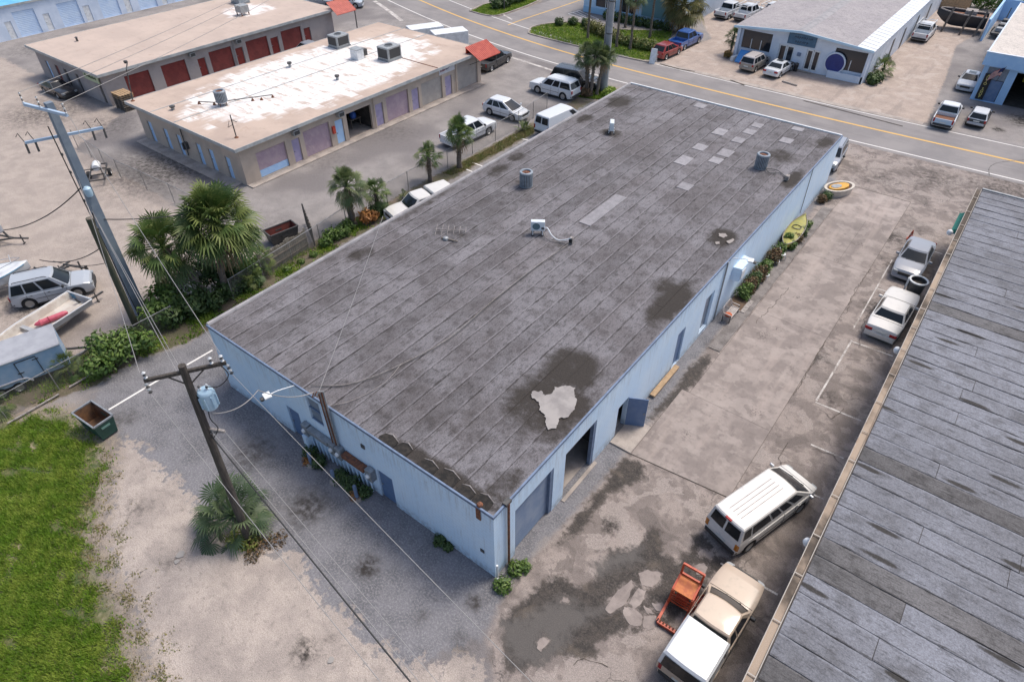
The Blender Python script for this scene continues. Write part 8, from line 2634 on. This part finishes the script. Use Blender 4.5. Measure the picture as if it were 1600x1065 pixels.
# orange lift truck / engine stand
M_ORANGE = mat('orange_steel_paint', (.50, .075, .025), .45, c2=(.36, .05, .02), scale=5, fine=.12)
M_ORANGEP = mat('orange_tray', (.58, .17, .04), .5, c2=(.46, .11, .03), scale=4)
lf_ = thing('hand_lift', 'orange steel lift trolley with tray beside the beige pickup', 'lift trolley', (6.85, 3.5, 0), R(92))
for s_ in (-.45, .45):
    MB().bar((-1.05, s_, .14), (.9, s_, .14), .11).build('base_rail', M_ORANGE, lf_)
    MB().bar((.7, s_ * .95, .14), (.8, s_ * .95, 1.95), .085).build('upright', M_ORANGE, lf_)
    MB().bar((-.05, s_ * .95, .14), (.0, s_ * .95, 1.15), .08).build('upright', M_ORANGE, lf_)
    MB().bar((.0, s_ * .95, .2), (.72, s_ * .95, 1.2), .06).build('brace', M_ORANGE, lf_)
    MB().bar((.0, s_ * .95, 1.1), (.7, s_ * .95, .25), .06).build('brace', M_ORANGE, lf_)
    MB().bar((.0, s_ * .95, 1.15), (.76, s_ * .95, 1.3), .08).build('side_rail', M_ORANGE, lf_)
    for x in (-1.0, .85):
        MB().lathe([(.1, -.03), (.12, 0), (.1, .03)], 10, (x, s_, .12), 'Y').build('castor', M_BLACK, lf_)
MB().bar((-1.05, -.45, .14), (-1.05, .45, .14), .13).build('front_bar', M_ORANGE, lf_)
MB().bar((.8, -.45, 1.95), (.8, .45, 1.95), .085).build('top_bar', M_ORANGE, lf_)
MB().bar((.75, -.43, 1.36), (.75, .43, 1.36), .08).build('cross_bar', M_ORANGE, lf_)
MB().add([(.0, -.42, 1.16), (.72, -.42, 1.3), (.72, .42, 1.3), (.0, .42, 1.16), (.0, -.42, 1.1), (.72, -.42, 1.24), (.72, .42, 1.24), (.0, .42, 1.1)], [(0, 1, 2, 3), (4, 7, 6, 5), (0, 4, 5, 1), (1, 5, 6, 2), (2, 6, 7, 3), (3, 7, 4, 0)]).build('tray', M_ORANGEP, lf_)
for q in (.3, .5, .7, .9):
    MB().bar((-.02, -.42, q), (-.02, .42, q), .05).build('rung', M_ORANGE, lf_)
    MB().bar((.73, -.42, q), (.73, .42, q), .05).build('rung', M_ORANGE, lf_)
MB().cbox((.35, 0, .55), (.45, .5, .7)).build('jack_body', M_REDTIN, lf_, bevel=.03)
for i in range(6):
    MB().bar((-1.05, -.36 + i * .14, .2), (-.98, -.36 + i * .14, .27), .06).build('lug', M_RUST, lf_)
# A-frame board at the road
ab = thing('sandwich_board', 'white folding sandwich board at the road behind the red SUV', 'sign board', (-26.2, 62.95, 0), R(10))
MB().add([(-.35, -.45, 0), (.35, -.45, 0), (.35, -.04, 1.6), (-.35, -.04, 1.6), (-.35, -.41, 0), (.35, -.41, 0), (.35, 0, 1.6), (-.35, 0, 1.6)], [(0, 1, 2, 3), (4, 7, 6, 5), (0, 3, 7, 4), (1, 5, 6, 2), (3, 2, 6, 7)]).build('front_panel', M_WHITEM, ab)
MB().add([(-.35, .45, 0), (.35, .45, 0), (.35, .04, 1.6), (-.35, .04, 1.6), (-.35, .41, 0), (.35, .41, 0), (.35, .005, 1.6), (-.35, .005, 1.6)], [(1, 0, 3, 2), (4, 5, 6, 7), (0, 4, 7, 3), (1, 2, 6, 5), (3, 7, 6, 2)]).build('rear_panel', M_SIGNW, ab)
# loose litter
rs = random.Random(77)
M_LITTER = mat('pale_litter', (.30, .28, .26), .8)
for i, (x, y, s_) in enumerate(((-11.7, -7.6, .22), (-11.5, -7.9, .16), (-2.9, -6.6, .16))):
    pts = [(x + s_ * math.cos(q) * rs.uniform(.6, 1.1), y + s_ * math.sin(q) * rs.uniform(.6, 1.1)) for q in np.linspace(0, 2 * PI, 7, endpoint=False)]
    tag(MB().prism(pts, .0, .05).build('rubble_piece', M_LITTER, bevel=.015), ('pale rubble lump left of the palmetto', 'smaller rubble lump left of the palmetto', 'white scrap on the sand at the bottom edge')[i], 'rubble')
